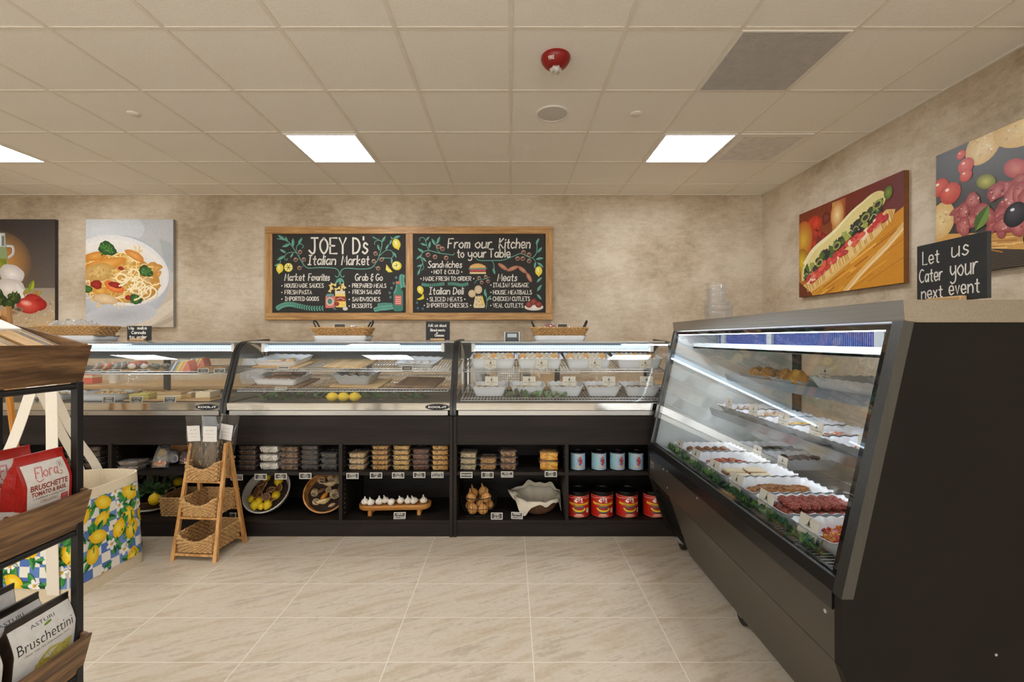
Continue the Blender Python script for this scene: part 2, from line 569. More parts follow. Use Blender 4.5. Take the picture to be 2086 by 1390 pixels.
    def btext(s, txt, x0, x1, yb, h, col, vs=-1, bold=0.02, slant=0.):
        """printed lettering from the built-in typeface fitted between x0 and x1, cap height h"""
        s.up()
        cu = bpy.data.curves.new('t', 'FONT')
        cu.body = txt; cu.size = 1; cu.offset = bold; cu.resolution_u = 3; cu.shear = slant
        ob = bpy.data.objects.new('t', cu)
        COL.objects.link(ob)
        dg = bpy.context.evaluated_depsgraph_get()
        me = bpy.data.meshes.new_from_object(ob.evaluated_get(dg))
        xs = [v.co.x for v in me.vertices]; ys = [v.co.y for v in me.vertices]
        a, b = min(xs), max(xs)
        kx, ky = (x1 - x0) / (b - a), h / .69
        pts = [(x0 + (v.co.x - a) * kx, yb + vs * v.co.y * ky) for v in me.vertices]
        fs = [tuple(p.vertices) for p in me.polygons]
        s.items.append((pts, fs, [col] * len(fs), s.h))
        bpy.data.objects.remove(ob); bpy.data.curves.remove(cu); bpy.data.meshes.remove(me)
        return s
    def clip(s, x0, y0, x1, y1):
        """keep everything inside the sheet by cutting polygons at its edges"""
        out = []
        for pts, fs, cs, h in s.items:
            if all(x0 <= p[0] <= x1 and y0 <= p[1] <= y1 for p in pts): out.append((pts, fs, cs, h)); continue
            for f, c in zip(fs, cs):
                poly = [(pts[i][0], pts[i][1], (c[k] if isinstance(c, list) else c)) for k, i in enumerate(f)]
                for ax, lim, sg in ((0, x0, 1), (0, x1, -1), (1, y0, 1), (1, y1, -1)):
                    q = []
                    for i in range(len(poly)):
                        a, b = poly[i - 1], poly[i]
                        ia, ib = (a[ax] - lim) * sg >= 0, (b[ax] - lim) * sg >= 0
                        if ia != ib:
                            t = (lim - a[ax]) / (b[ax] - a[ax])
                            q.append((a[0] + (b[0] - a[0]) * t, a[1] + (b[1] - a[1]) * t, tuple(a[2][k] * (1 - t) + b[2][k] * t for k in range(3))))
                        if ib: q.append(b)
                    poly = q
                    if len(poly) < 3: break
                if len(poly) >= 3: out.append(([(p[0], p[1]) for p in poly], [tuple(range(len(poly)))], [[p[2] for p in poly]], h))
        s.items = out
        return s
    def build(s, name, mapf, mat, parent=None, h0=0.):
        b = MB()
        for pts, fs, cs, h in s.items:
            vs = [mapf(p[0], p[1], h + h0) for p in pts]
            o = len(b.v)
            b.v += vs
            b.f += [tuple(i + o for i in f) for f in fs]
            b.c += cs
        return b.build(name, mat, parent, smooth=0)
def plane_map(O, U, V, Nn, su=1., sv=1.):
    """u, v units scaled by su, sv metres along U and V from O; h lifts along Nn"""
    O, U, V, Nn = Vector(O), Vector(U) * su, Vector(V) * sv, Vector(Nn)
    return lambda u, v, h: tuple(O + U * u + V * v + Nn * h)
PAINT = painted()
# ================================================================ the room
XR, YB, HC, XL, YF = 2.871, 5.205, 2.99, -7.0, -3.6
def plaster():
    m, t, b = base('plaster', .75, 0, .25)
    v = coords(t)
    f1 = noise(t, v, 1.3, 6, .6)
    f2 = noise(t, coords(t, (5, 5, 14)), 1.5, 6, .7)
    f3 = noise(t, v, 46, 3, .6)
    a = N(t, 'ShaderNodeMath', operation='MULTIPLY_ADD'); a.inputs[1].default_value = .45
    t.links.new(f2, a.inputs[0]); t.links.new(f1, a.inputs[2])
    c = N(t, 'ShaderNodeMath', operation='MULTIPLY_ADD'); c.inputs[1].default_value = .16
    t.links.new(f3, c.inputs[0]); t.links.new(a.outputs[0], c.inputs[2])
    t.links.new(ramp(t, c.outputs[0], [(.6, lin((160, 142, 119))), (.78, lin((189, 173, 149))), (.96, lin((212, 199, 178)))]), b.inputs['Base Color'])
    bump(t, b, f2, .12, .004)
    return m
PL = plaster()
def room_box(name, lo, hi, m): return struct(MB().box(lo, hi).build(name, m, None, 0))
room_box('wall_back', (XL - .1, YB, -.1), (XR + .1, YB + .1, HC + .1), PL)
room_box('wall_right', (XR, YF, -.1), (XR + .1, YB, HC + .1), PL)
room_box('wall_left', (XL - .1, YF, -.1), (XL, YB, HC + .1), PL)
b = MB()                                                 # shop front behind the viewer; its tall windows are added to brighten the room
b.box((XL - .1, YF - .1, -.1), (XR + .1, YF, .15)); b.box((XL - .1, YF - .1, 2.65), (XR + .1, YF, HC + .1)); b.box((XL - .1, YF - .1, .15), (-6.6, YF, 2.65)); b.box((2.4, YF - .1, .15), (XR + .1, YF, 2.65))
struct(b.build('wall_front', PL, None, 0))
for i in range(4):
    x0, x1 = -6.6 + 2.25 * i, -4.35 + 2.25 * i
    b = MB()
    for lo, hi in (((x0, YF - .09, .15), (x0 + .05, YF - .01, 2.65)), ((x1 - .05, YF - .09, .15), (x1, YF - .01, 2.65)), ((x0 + .05, YF - .09, .15), (x1 - .05, YF - .01, .21)), ((x0 + .05, YF - .09, 2.59), (x1 - .05, YF - .01, 2.65))): b.box(lo, hi)
    w = struct(b.build('window_%d' % (i + 1), plain('window_frame', (60, 58, 56), .4), None, 0))
    MB().box((x0 + .05, YF - .053, .21), (x1 - .05, YF - .047, 2.59)).build('glass_pane', glass('window_glass', (.985, .99, .99), .8), w, 0)
def floor_mat():
    m, t, b = base('floor_tile', .42, 0, .4)
    br = N(t, 'ShaderNodeTexBrick', offset=0., squash=1.)
    br.inputs['Scale'].default_value = 1
    br.inputs['Brick Width'].default_value = .61
    br.inputs['Row Height'].default_value = .305
    br.inputs['Mortar Size'].default_value = .0024
    br.inputs['Mortar Smooth'].default_value = .1
    br.inputs['Color1'].default_value = (.2, .2, .2, 1); br.inputs['Color2'].default_value = (.8, .8, .8, 1)
    t.links.new(coords(t, (1, 1, 1), (-.095, -.073, 0)), br.inputs['Vector'])
    v = coords(t, (1, 1, 1), (0, 0, 0), (0, 0, R(-24)))
    sx = N(t, 'ShaderNodeVectorMath', operation='MULTIPLY'); sx.inputs[1].default_value = (1.7, 8.5, 1)
    t.links.new(v, sx.inputs[0])
    off = N(t, 'ShaderNodeVectorMath', operation='MULTIPLY_ADD'); off.inputs[1].default_value = (9, 5, 0)
    t.links.new(br.outputs['Color'], off.inputs[0]); t.links.new(sx.outputs[0], off.inputs[2])
    f1 = noise(t, off.outputs[0], 1.5, 8, .62)
    f2 = noise(t, v, 40, 4, .6)
    a = N(t, 'ShaderNodeMath', operation='MULTIPLY_ADD'); a.inputs[1].default_value = .26
    t.links.new(f2, a.inputs[0]); t.links.new(f1, a.inputs[2])
    c = ramp(t, a.outputs[0], [(.40, lin((172, 154, 128))), (.52, lin((187, 171, 147))), (.66, lin((202, 190, 171))), (.78, lin((178, 164, 143)))])
    mx = N(t, 'ShaderNodeMix', data_type='RGBA')
    t.links.new(br.outputs['Fac'], mx.inputs['Factor']); t.links.new(c, mx.inputs[6])
    mx.inputs[7].default_value = lin((220, 211, 195))
    t.links.new(mx.outputs[2], b.inputs['Base Color'])
    bump(t, b, a.outputs[0], .08, .004)
    return m
room_box('floor', (XL - .1, YF - .1, -.1), (XR + .1, YB + .1, 0), floor_mat())
CEIL = plain('ceiling_tile', (243, 240, 232), .9, 0, .035, 90, .1, .12)
room_box('ceiling', (XL - .1, YF - .1, HC), (XR + .1, YB + .1, HC + .1), CEIL)
BAR = plain('ceiling_bar', (234, 228, 216), .6, 0, .03)
xs = [-.61 * k for k in range(-4, 12)]
ys = [3.02 + .61 * k for k in range(-10, 4)]
b = MB()
for x in xs: b.box((x - .012, YF, HC - .0035), (x + .012, YB, HC + .001))
for y in ys: b.box((XL, y - .012, HC - .003), (XR, y + .012, HC + .001))
struct(b.build('trim_1', BAR, None, 0))
b = MB()
b.box((XL, YB - .022, HC - .006), (XR, YB, HC)); b.box((XR - .022, YF, HC - .006), (XR, YB, HC))
struct(b.build('trim_2', BAR, None, 0))

# ---------------------------------------------------------------- ceiling fittings
LPM = emit('panel_light', (246, 249, 255), PANEL)
FRW = plain('white_enamel', (235, 232, 225), .4, 0, .03)
def make_panel():
    t = thing('ceiling_light', '', 'light', group='square ceiling light panels')
    b = MB()
    for lo, hi in (((-.293, -.293, -.012), (.293, -.275, 0)), ((-.293, .275, -.012), (.293, .293, 0)), ((-.293, -.275, -.012), (-.275, .275, 0)), ((.275, -.275, -.012), (.293, .275, 0))):
        b.box(lo, hi)
    b.build('frame', FRW, t, 0)
    MB().box((-.275, -.275, -.009), (.275, .275, -.004)).build('diffuser', LPM, t, 0)
    return t
P_ = Many(make_panel())
for (ix, lx) in ((0, -1.525), (1, 1.525), (2, -4.575)):
    nm = ['lit square ceiling panel over the curved glass cases, above the chalkboards', 'lit square ceiling panel beside the small grey vent', 'lit square ceiling panel in the left corner of the photo'][ix]
    P_.put((lx, 3.935, HC), nm)
for y in (1.495, -1.555):
    for lx in (-4.575, -1.525, 1.525):
        P_.put((lx, y, HC), 'lit square ceiling panel in the shop behind the viewer', 'ceiling panels behind the viewer')
GRL = plain('vent_grey', (196, 193, 187), .5, 0, .05)
GRD = plain('vent_dark', (104, 102, 98), .8)
def return_grille():
    t = thing('return_air_grille', 'large dark grey mesh air grille in the ceiling', 'vent', (1.525, 2.715, HC))
    MB().box((-.283, -.283, -.003), (.283, .283, -.001)).build('backing', GRD, t, 0)
    b = MB()
    n = 44
    for i in range(n + 1):
        p = -.28 + .56 * i / n
        b.box((p - .0022, -.283, -.008), (p + .0022, .283, -.004))
        b.box((-.283, p - .0022, -.0085), (.283, p + .0022, -.0045))
    b.build('mesh_grate', GRL, t, 0)
    b = MB()
    for lo, hi in (((-.293, -.293, -.009), (.293, -.283, 0)), ((-.293, .283, -.009), (.293, .293, 0)), ((-.293, -.283, -.009), (-.283, .283, 0)), ((.283, -.283, -.009), (.293, .283, 0))): b.box(lo, hi)
    b.build('frame', FRW, t, 0)
return_grille()
def diffuser():
    t = thing('supply_air_vent', 'small pale grey louvred vent beside the ceiling light', 'vent', (2.135, 3.935, HC))
    b = MB()
    for lo, hi in (((-.293, -.293, -.01), (.293, -.24, 0)), ((-.293, .24, -.01), (.293, .293, 0)), ((-.293, -.24, -.01), (-.24, .24, 0)), ((.24, -.24, -.01), (.293, .24, 0))): b.box(lo, hi)
    b.build('frame', FRW, t, 0)
    b = MB()
    for i in range(24):
        y = -.24 + .02 * i
        b.add([(-.24, y, -.001), (.24, y, -.001), (.24, y + .016, -.009), (-.24, y + .016, -.009)], [(0, 1, 2, 3)])
    b.build('louvres', plain('louvre_grey', (214, 209, 201), .5), t, 0)
    MB().box((-.24, -.24, -.002), (.24, .24, -.0005)).build('backing', plain('vent_pale', (186, 181, 173), .8), t, 0)
diffuser()
def alarm():
    t = thing('fire_alarm', 'red round fire alarm strobe on the ceiling', 'alarm', (.263, 2.66, HC))
    red = plain('alarm_red', (140, 15, 13), .35, 0, .06)
    MB().lathe([(.001, 0), (.084, 0), (.086, -.012), (.08, -.028), (.066, -.048), (.048, -.06), (.026, -.066), (.001, -.066)], 40).build('housing', red, t)
    MB().lathe([(.03, -.062), (.032, -.07), (.026, -.088), (.012, -.094), (.001, -.094)], 12, ripple=lambda a, z: .12 * math.cos(6 * a)).build('strobe_lens', plain('lens_clear', (215, 213, 210), .08, .5, .3, 90), t, 20)
    p = Print()
    p.btext('FIRE', -.03, .012, .0, .016, (235, 225, 220), 1, .03)
    def m(u, v, h):                      # lettering follows the curved skirt of the housing, on the side towards the shop
        a = -math.pi / 2 - .35 + u * 11
        z = -.028 - .02 + v * .95 + .0
        r = .0812 + (z + .028) * .72 + .0008 + h
        return (r * math.cos(a), r * math.sin(a), z)
    p.build('lettering', m, PAINT, t)
alarm()
t = thing('ceiling_speaker', 'flat round grey speaker grille in the ceiling behind the fire alarm', 'speaker', (.305, 3.325, HC))
MB().lathe([(.118, 0), (.118, -.006), (.108, -.008), (.107, -.004)], 40).build('rim', FRW, t)
MB().lathe([(.108, -.005), (.06, -.008), (.001, -.009)], 40).build('grille', plain('speaker_grey', (206, 203, 197), .7, 0, .12, 400), t)
for x, l in ((.915, 'small round white sprinkler cap by the ceiling speaker'), (-2.745, 'small round white sprinkler cap alone in the left part of the ceiling')):
    tag(MB().lathe([(.04, 0), (.04, -.005), (.036, -.008), (.001, -.0085)], 28).build('sprinkler_cap', FRW), l, 'sprinkler', 'concealed sprinkler caps').location = (x, 3.325, HC)

# ================================================================ back counter: cabinets
ESP = wood('espresso', (26, 21, 18), (40, 33, 29), 0, .7, .55, .6)
ESPV = wood('espresso_upright', (28, 23, 20), (44, 37, 32), 2, .7, .5, .6)
INN = wood('espresso_inside', (22, 18, 15), (36, 30, 26), 0, .7, .5, .6)
PIN = plain('shelf_pin', (200, 195, 185), .4)
YC = 3.10
for m_ in (ESP, ESPV, INN): m_.node_tree.nodes['Principled BSDF'].inputs['Specular IOR Level'].default_value = .22
def cabinet(x0, x1, xd, label, open_left=False):
    t = thing('shelf_cabinet', label, 'cabinet', ((x0 + x1) / 2, YC, 0), 0, 'dark shelf cabinets under the glass cases')
    c = (x0 + x1) / 2
    a, e, d = x0 - c, x1 - c, xd - c
    MB().box((a, .012, .627), (e, .03, .822), .001).build('fascia', ESP, t, 0)
    MB().box((a + .02, .012, 0), (e - .02, .03, .108), .001).build('plinth', ESP, t, 0)
    def pins(b, x, s):                                   # rows of shelf-pin holes in the board's face
        b.k = 1
        for y in (.05, .38):
            for k in range(15):
                z = .15 + .032 * k
                if .40 < z < .46 or z > .6: continue
                b.cyl((x, y, z), (x + s * .0006, y, z), .0026, n=6)
        b.k = 0
        return b
    pins(MB().box((a, .0, 0), (a + .022, .68, .822), .001), a + .0222, 1).build('side_panel', [ESPV, PIN], t, 0)
    pins(MB().box((e - .022, .0, 0), (e, .68, .822), .001), e - .0222, -1).build('side_panel', [ESPV, PIN], t, 0)
    pins(pins(MB().box((d - .012, .006, .108), (d + .012, .46, .64), .001), d + .0122, 1), d - .0122, -1).build('divider', [ESPV, PIN], t, 0)
    MB().box((a + .022, .008, .09), (e - .022, .46, .112), .001).build('bottom_board', ESP, t, 0)
    MB().box((a + .022, .46, .09), (e - .022, .475, .82)).build('backing_panel', INN, t, 0)
    MB().box((a + .022, .03, .62), (e - .022, .46, .635)).build('ceiling_board', INN, t, 0)
    MB().box((a + .022, .008, .418), (d - .012, .46, .44), .001).build('shelf', ESP, t, 0)
    MB().box((d + .012, .008, .418), (e - .022, .46, .44), .001).build('shelf', ESP, t, 0)
    return t
cabinet(-3.85, -1.952, -2.727, 'dark shelf cabinet behind the lemon tote bag and bamboo stand')
cabinet(-1.948, -.393, -1.157, 'dark shelf cabinet with the garlic board, in the middle')
cabinet(-.389, 1.16, .383, 'dark shelf cabinet with onions and tomato cans')
XBAY = {'A': (-1.926, -1.169), 'B': (-1.145, -.415), 'C': (-.367, .371), 'D': (.395, 1.138)}

# ---------------------------------------------------------------- curved glass cases
ST = steel()
STD = plain('canopy_grey', (104, 110, 114), .45, .3, .08, 40)
STM = steel('mirror_steel', (205, 203, 198), .09)
BLK = plain('black_trim', (22, 21, 20), .3, 0, .1)
DKM = plain('dark_mullion', (58, 54, 50), .5)
CHR = plain('chrome_wire', (206, 208, 210), .3, .75, .05)
CG = glass('case_glass', (.975, .985, .985), 1.15)
DG = glass('door_glass', (.96, .97, .965), .7)
TUBEM = emit('case_light', (232, 243, 255), TUBE)
STRIPM = emit('case_strip', (196, 222, 245), .6, 16)
PROF = [(.004, .875), (.02, .93), (.068, 1.05), (.115, 1.17), (.14, 1.23), (.165, 1.272), (.2, 1.305), (.245, 1.322), (.30, 1.328)]
PROF = [(p.x, p.y) for p in smoothline([(y, z, 0) for y, z in PROF], 4)]
TILT = (5, 9, 8, 8.5, 6)                            # degrees the wire shelves slope to the front
def case(x0, x1, label, shelves, badge, mull=None):
    c = (x0 + x1) / 2
    h = (x1 - x0) / 2
    t = thing('display_case', label, 'display case', (c, YC, 0), 0, 'curved glass display cases on the back counter')
    for s in (-1, 1):                                    # black end frames that follow the curve of the glass
        b = MB()
        xa, xb = (s * h, s * (h - .019)) if s < 0 else (h - .019, h)
        pr = [(.0, .828)] + [(y - .004, z) for y, z in PROF] + [(.56, 1.34)]
        lo = []
        for i, (y, z) in enumerate(pr):
            q0, q1 = pr[max(i - 1, 0)], pr[min(i + 1, len(pr) - 1)]
            dy, dz = q1[0] - q0[0], q1[1] - q0[1]
            n = math.hypot(dy, dz)
            ny, nz = -dz / n * .012, dy / n * .012
            lo.append([(xa, y + ny * .5, z + nz * .5), (xb, y + ny * .5, z + nz * .5), (xb, y - ny * 1.6, z - nz * 1.6), (xa, y - ny * 1.6, z - nz * 1.6)])
        b.loft(lo).build('curved_end_frame', BLK, t, 30)
        x = s * (h - .023)
        pts = [(x, y, z) for y, z in PROF] + [(x, .66, 1.328), (x, .66, .90)]
        MB().add(pts, [tuple(range(len(pts)))]).build('end_glass', CG, t, 0)
    MB().sheet([[(-h + .019, y, z), (h - .019, y, z)] for y, z in PROF], .005).build('curved_glass', CG, t, 30)
    b = MB()                                             # steel sill under the glass
    b.box((-h + .019, .0, .862), (h - .019, .03, .912), .002)
    b.box((-h + .019, .03, .862), (h - .019, .64, .9))
    b.build('sill', STM, t, 0)
    b = MB()
    b.box((-h + .03, .006, .824), (h - .03, .64, .862), .004)
    for k in range(5):
        for d in (-.012, .012): b.cyl((-h + .2 + (2 * h - .4) * k / 4 + d, .006, .842), (-h + .2 + (2 * h - .4) * k / 4 + d, .003, .842), .005, n=8)
    b.build('base_rail', steel('rail_steel', (168, 165, 160), .3), t, 0)
    MB().box((-h + .019, .27, 1.318), (h - .019, .66, 1.329), .002).build('top_panel', ST, t, 0)
    MB().sheet([[(-h + .023, y, z), (h - .023, y, z)] for y, z in ((.29, 1.317), (.38, 1.298), (.46, 1.268), (.525, 1.234), (.55, 1.207), (.555, 1.19))], .004).build('light_canopy', STD, t, 60)
    MB().tube([(-h + .11, .30, 1.263), (h - .11, .30, 1.263)], .0065, 8).build('light_tube', TUBEM, t)
    MB().box((-h + .1, .33, 1.274), (h - .1, .336, 1.301)).build('light_strip', STRIPM, t, 0)
    for s in (-1, 1): MB().box((s * (h - .11) - .012, .285, 1.25), (s * (h - .11) + .012, .345, 1.318), .003).build('lamp_holder', FRW, t, 0)
    for x in [-h + .035, h - .035] + [mull - c if mull is not None else 0]:
        MB().box((x - .02, .655, .88), (x + .02, .69, 1.32), .003).build('door_post', DKM, t, 0)
    for a, e in ((-h + .05, 0), (0, h - .05)):
        MB().box((a, .668, .90), (e, .674, 1.31)).build('sliding_door_glass', DG, t, 0)
    MB().box((-h + .02, .64, .862), (h - .02, .70, .90), .003).build('door_track', DKM, t, 0)
    MB().box((-h + .023, .03, .9), (h - .023, .65, .906)).build('deck', plain('deck_dark', (58, 54, 50), .5, .3), t, 0)
    for s in (-1, 1):
        b = MB()
        b.box((s * (h - .045) - .008, .60, .906), (s * (h - .045) + .008, .615, 1.3), .001)
        for k in range(10): b.box((s * (h - .045) - .003, .5985, .93 + .036 * k), (s * (h - .045) + .003, .5995, .942 + .036 * k))
        b.build('shelf_upright', ST, t, 0)
    for (z, y0, y1, dg) in shelves:
        b = MB()
        i0 = len(b.v)
        n = int((2 * h - .09) / .022)
        for k in range(n + 1):
            x = -h + .05 + (2 * h - .1) * k / n
            b.tube([(x, y0, z - .002), (x, y1, z - .002)], .0026, 4)
        for y in (y0, (y0 + y1) / 2, y1): b.tube([(-h + .045, y, z - .006), (h - .045, y, z - .006)], .0035, 6)
        b.tube([(-h + .045, y0 - .002, z + .012), (h - .045, y0 - .002, z + .012)], .0024, 6)
        for k in range(9):
            x = -h + .05 + (2 * h - .1) * k / 8
            b.tube([(x, y0, z - .006), (x, y0 - .002, z + .012)], .002, 4)
        for s in (-1, 1): b.tube([(s * (h - .045), y0, z - .006), (s * (h - .045), y1, z - .006)], .004, 6)
        Q = Matrix.Translation((0, y0, z)) @ Matrix.Rotation(R(dg), 4, 'X') @ Matrix.Translation((0, -y0, -z))
        b.v = [tuple(Q @ Vector(v)) for v in b.v]
        b.build('wire_shelf', CHR, t)
    if badge:
        p = Print(3e-5)
        p.ell(0, 0, 1, 1, (24, 24, 25), n=40)
        p.ell(0, 0, .95, .93, (190, 190, 188), n=40)
        p.ell(0, 0, .93, .88, (26, 26, 28), n=40)
        p.btext('KOOL-IT', -.76, .76, -.28, .55, (238, 238, 236), 1, .03, .1)
        g = p.build('badge', plane_map((badge - c, -.0005, .885), (1, 0, 0), (0, 0, 1), (0, -1, 0), .083, .0225), PAINT, t)
    return t
case(-3.85, -1.952, 'long curved glass case of pastries and rainbow cake', [(1.100, .19, .60, TILT[0])], wx(422, YC), wx(342, 3.78))
case(-1.948, -.393, 'curved glass case with lemons and cutting boards inside', [(1.122, .17, .60, TILT[1]), (.988, .08, .60, TILT[2])], wx(891, YC))
case(-.389, 1.16, 'curved glass case of cookies in white trays', [(1.118, .17, .60, TILT[3]), (.926, .06, .60, TILT[4])], None)

# worktop along the back wall
t = thing('worktop', 'long pale wooden worktop along the back wall behind the cases', 'counter', (-2.3, 4.88, 0))
MB().box((-4.6, -.32, .84), (5.1, .32, .88), .003).build('top', wood('oak_top', (176, 136, 88), (206, 170, 122), 0, 1, .4), t, 0)
MB().box((-4.58, -.29, 0), (5.08, .31, .84)).build('base_cabinet', plain('worktop_base', (70, 60, 52), .6), t, 0)
# ================================================================ wall pictures and menu board
def canvas(name, label, O, U, V, Nn, w, h, print_, edge, su, sv):
    """stretched canvas: O is the top-left corner of the wall side, w x h metres, depth 38 mm"""
    O, U, V, Nn = map(Vector, (O, U, V, Nn))
    t = thing(name, label, 'picture', tuple(O + U * w / 2 - V * h))
    base_ = O - (O + U * w / 2 - V * h)
    b = MB()
    c = [base_ + Nn * d + U * x - V * y for d in (.002, .04) for y in (0, h) for x in (0, w)]
    b.add(c, [(0, 1, 3, 2), (4, 5, 7, 6), (0, 1, 5, 4), (2, 3, 7, 6), (0, 2, 6, 4), (1, 3, 7, 5)])
    b.build('stretched_canvas', edge, t, 0)
    print_.build('printed_picture', plane_map(base_ + Nn * .0405, U, -V, Nn, su, sv), PRINT, t)
    return t
PRINT = painted('print_paper', .38, .35)
rnd = random.Random(3)
def mix(a, b, t): return tuple(a[k] * (1 - t) + b[k] * t for k in range(3))
def blobs(p, n, x0, y0, x1, y1, r, cols, wob=.15, inside=None):
    for _ in range(n):
        x, y = rnd.uniform(x0, x1), rnd.uniform(y0, y1)
        if inside and not inside(x, y): continue
        c = rnd.choice(cols); k = rnd.uniform(.6, 1.2)
        p.ell(x, y, r * k, r * k * rnd.uniform(.5, 1), mix(c, (255, 255, 255), .15), mix(c, (0, 0, 0), .12), rnd.uniform(0, 180), 12, wob=wob)

# --- bowl of pasta (units: px of the photo, origin 175,447; 178 x 220)
def pic_pasta():
    p = Print()
    p.rect(0, 0, 178, 220, [(196, 200, 203), (178, 180, 180), (196, 192, 184), (186, 188, 188)], 6, 6)
    p.ell(30, 20, 90, 40, (212, 216, 218), (198, 202, 205))
    p.poly([(150, 40), (178, 50), (178, 110), (160, 90)], (168, 172, 172))
    p.poly([(60, 220), (120, 175), (178, 130), (178, 220)], (198, 186, 166))
    p.poly([(95, 220), (178, 160), (178, 185), (128, 220)], (214, 203, 184))
    p.poly([(130, 220), (178, 196), (178, 206), (150, 220)], (178, 166, 148))
    p.ell(66, 125, 105, 92, (226, 225, 222), (176, 182, 190), -8, 40, off=(30, -40))
    p.ell(70, 196, 76, 22, (170, 172, 176), (196, 198, 202), -6, 30)
    p.ell(68, 104, 103, 70, (240, 238, 233), (224, 222, 219), 14, 44)
    p.ell(70, 107, 97, 63, (205, 196, 182), (232, 228, 221), 14, 44, off=(-10, 20))
    def ins(x, y):
        dx, dy = x - 66, y - 118
        return (dx / 84) ** 2 + (dy / 50) ** 2 < 1
    p.ell(66, 118, 86, 50, (214, 160, 70), (188, 136, 60), 12, 36)
    blobs(p, 60, 0, 70, 150, 165, 11, [(226, 176, 84), (214, 150, 60), (235, 196, 120), (206, 160, 96)], inside=ins)
    for _ in range(150):                                          # spaghetti strands
        x, y = rnd.uniform(0, 146), rnd.uniform(66, 165)
        if not ins(x, y): continue
        a = rnd.uniform(0, 6.28); pts = []
        for k in range(6):
            pts.append((x, y)); a += rnd.uniform(-.7, .9); x += 6 * math.cos(a); y += 4.5 * math.sin(a)
        p.stroke(pts, rnd.uniform(1.6, 2.8), rnd.choice([(240, 214, 150), (236, 200, 120), (246, 228, 180), (222, 176, 90)]), 3)
    for (x, y, rx, ry, r, c) in ((20, 75, 24, 9, -10, (214, 140, 44)), (40, 92, 44, 12, -12, (222, 150, 52)), (26, 108, 34, 18, -8, (206, 166, 92)), (100, 74, 22, 8, 30, (220, 140, 50)), (58, 138, 22, 10, 24, (236, 120, 50)), (30, 146, 16, 8, 0, (224, 160, 60)), (40, 163, 26, 10, 8, (226, 200, 160))):
        p.ell(x, y, rx, ry, mix(c, (255, 240, 200), .25), mix(c, (120, 60, 10), .2), r, 18, wob=.06)
    blobs(p, 26, 8, 98, 60, 118, 3, [(196, 150, 70), (230, 196, 120)])
    for (x, y, rx, ry) in ((22, 133, 12, 9), (60, 134, 14, 6), (88, 160, 8, 5), (72, 100, 6, 4)): p.ell(x, y, rx, ry, (176, 50, 40), (130, 30, 28), 15, 14, wob=.08)
    for (x, y, r) in ((44, 60, 19), (122, 106, 15), (102, 163, 13), (4, 142, 10)):
        p.ell(x, y, r, r * .72, (70, 118, 52), (34, 66, 34), 25, 18, wob=.1)
        for k in range(16): p.leaf(x + rnd.uniform(-r, r) * .6, y + rnd.uniform(-r, r) * .4, rnd.uniform(0, 360), r * .5, r * .22, (96, 148, 66), (44, 84, 40))
    for k in range(9):
        x, y = rnd.uniform(60, 130), rnd.uniform(110, 150)
        p.stroke([(x, y), (x + 10, y - 9), (x + 22, y - 3), (x + 20, y + 10), (x + 8, y + 16)], 3.2, (248, 232, 190), 4)
    return p.clip(0, 0, 178, 220)
def bwall(px): return (px - CX) * 5.165 / F
WGRAY = plain('canvas_edge_grey', (150, 146, 140), .7); WBRN = plain('canvas_edge_brown', (54, 46, 42), .7)
K = 5.165 / F
canvas('canvas_picture', 'canvas print of a white bowl of pasta on the plaster wall', (bwall(175), YB, wz(447, 5.165)), (1, 0, 0), (0, 0, 1), (0, -1, 0), 178 * K, 220 * K, pic_pasta(), WGRAY, K, K)

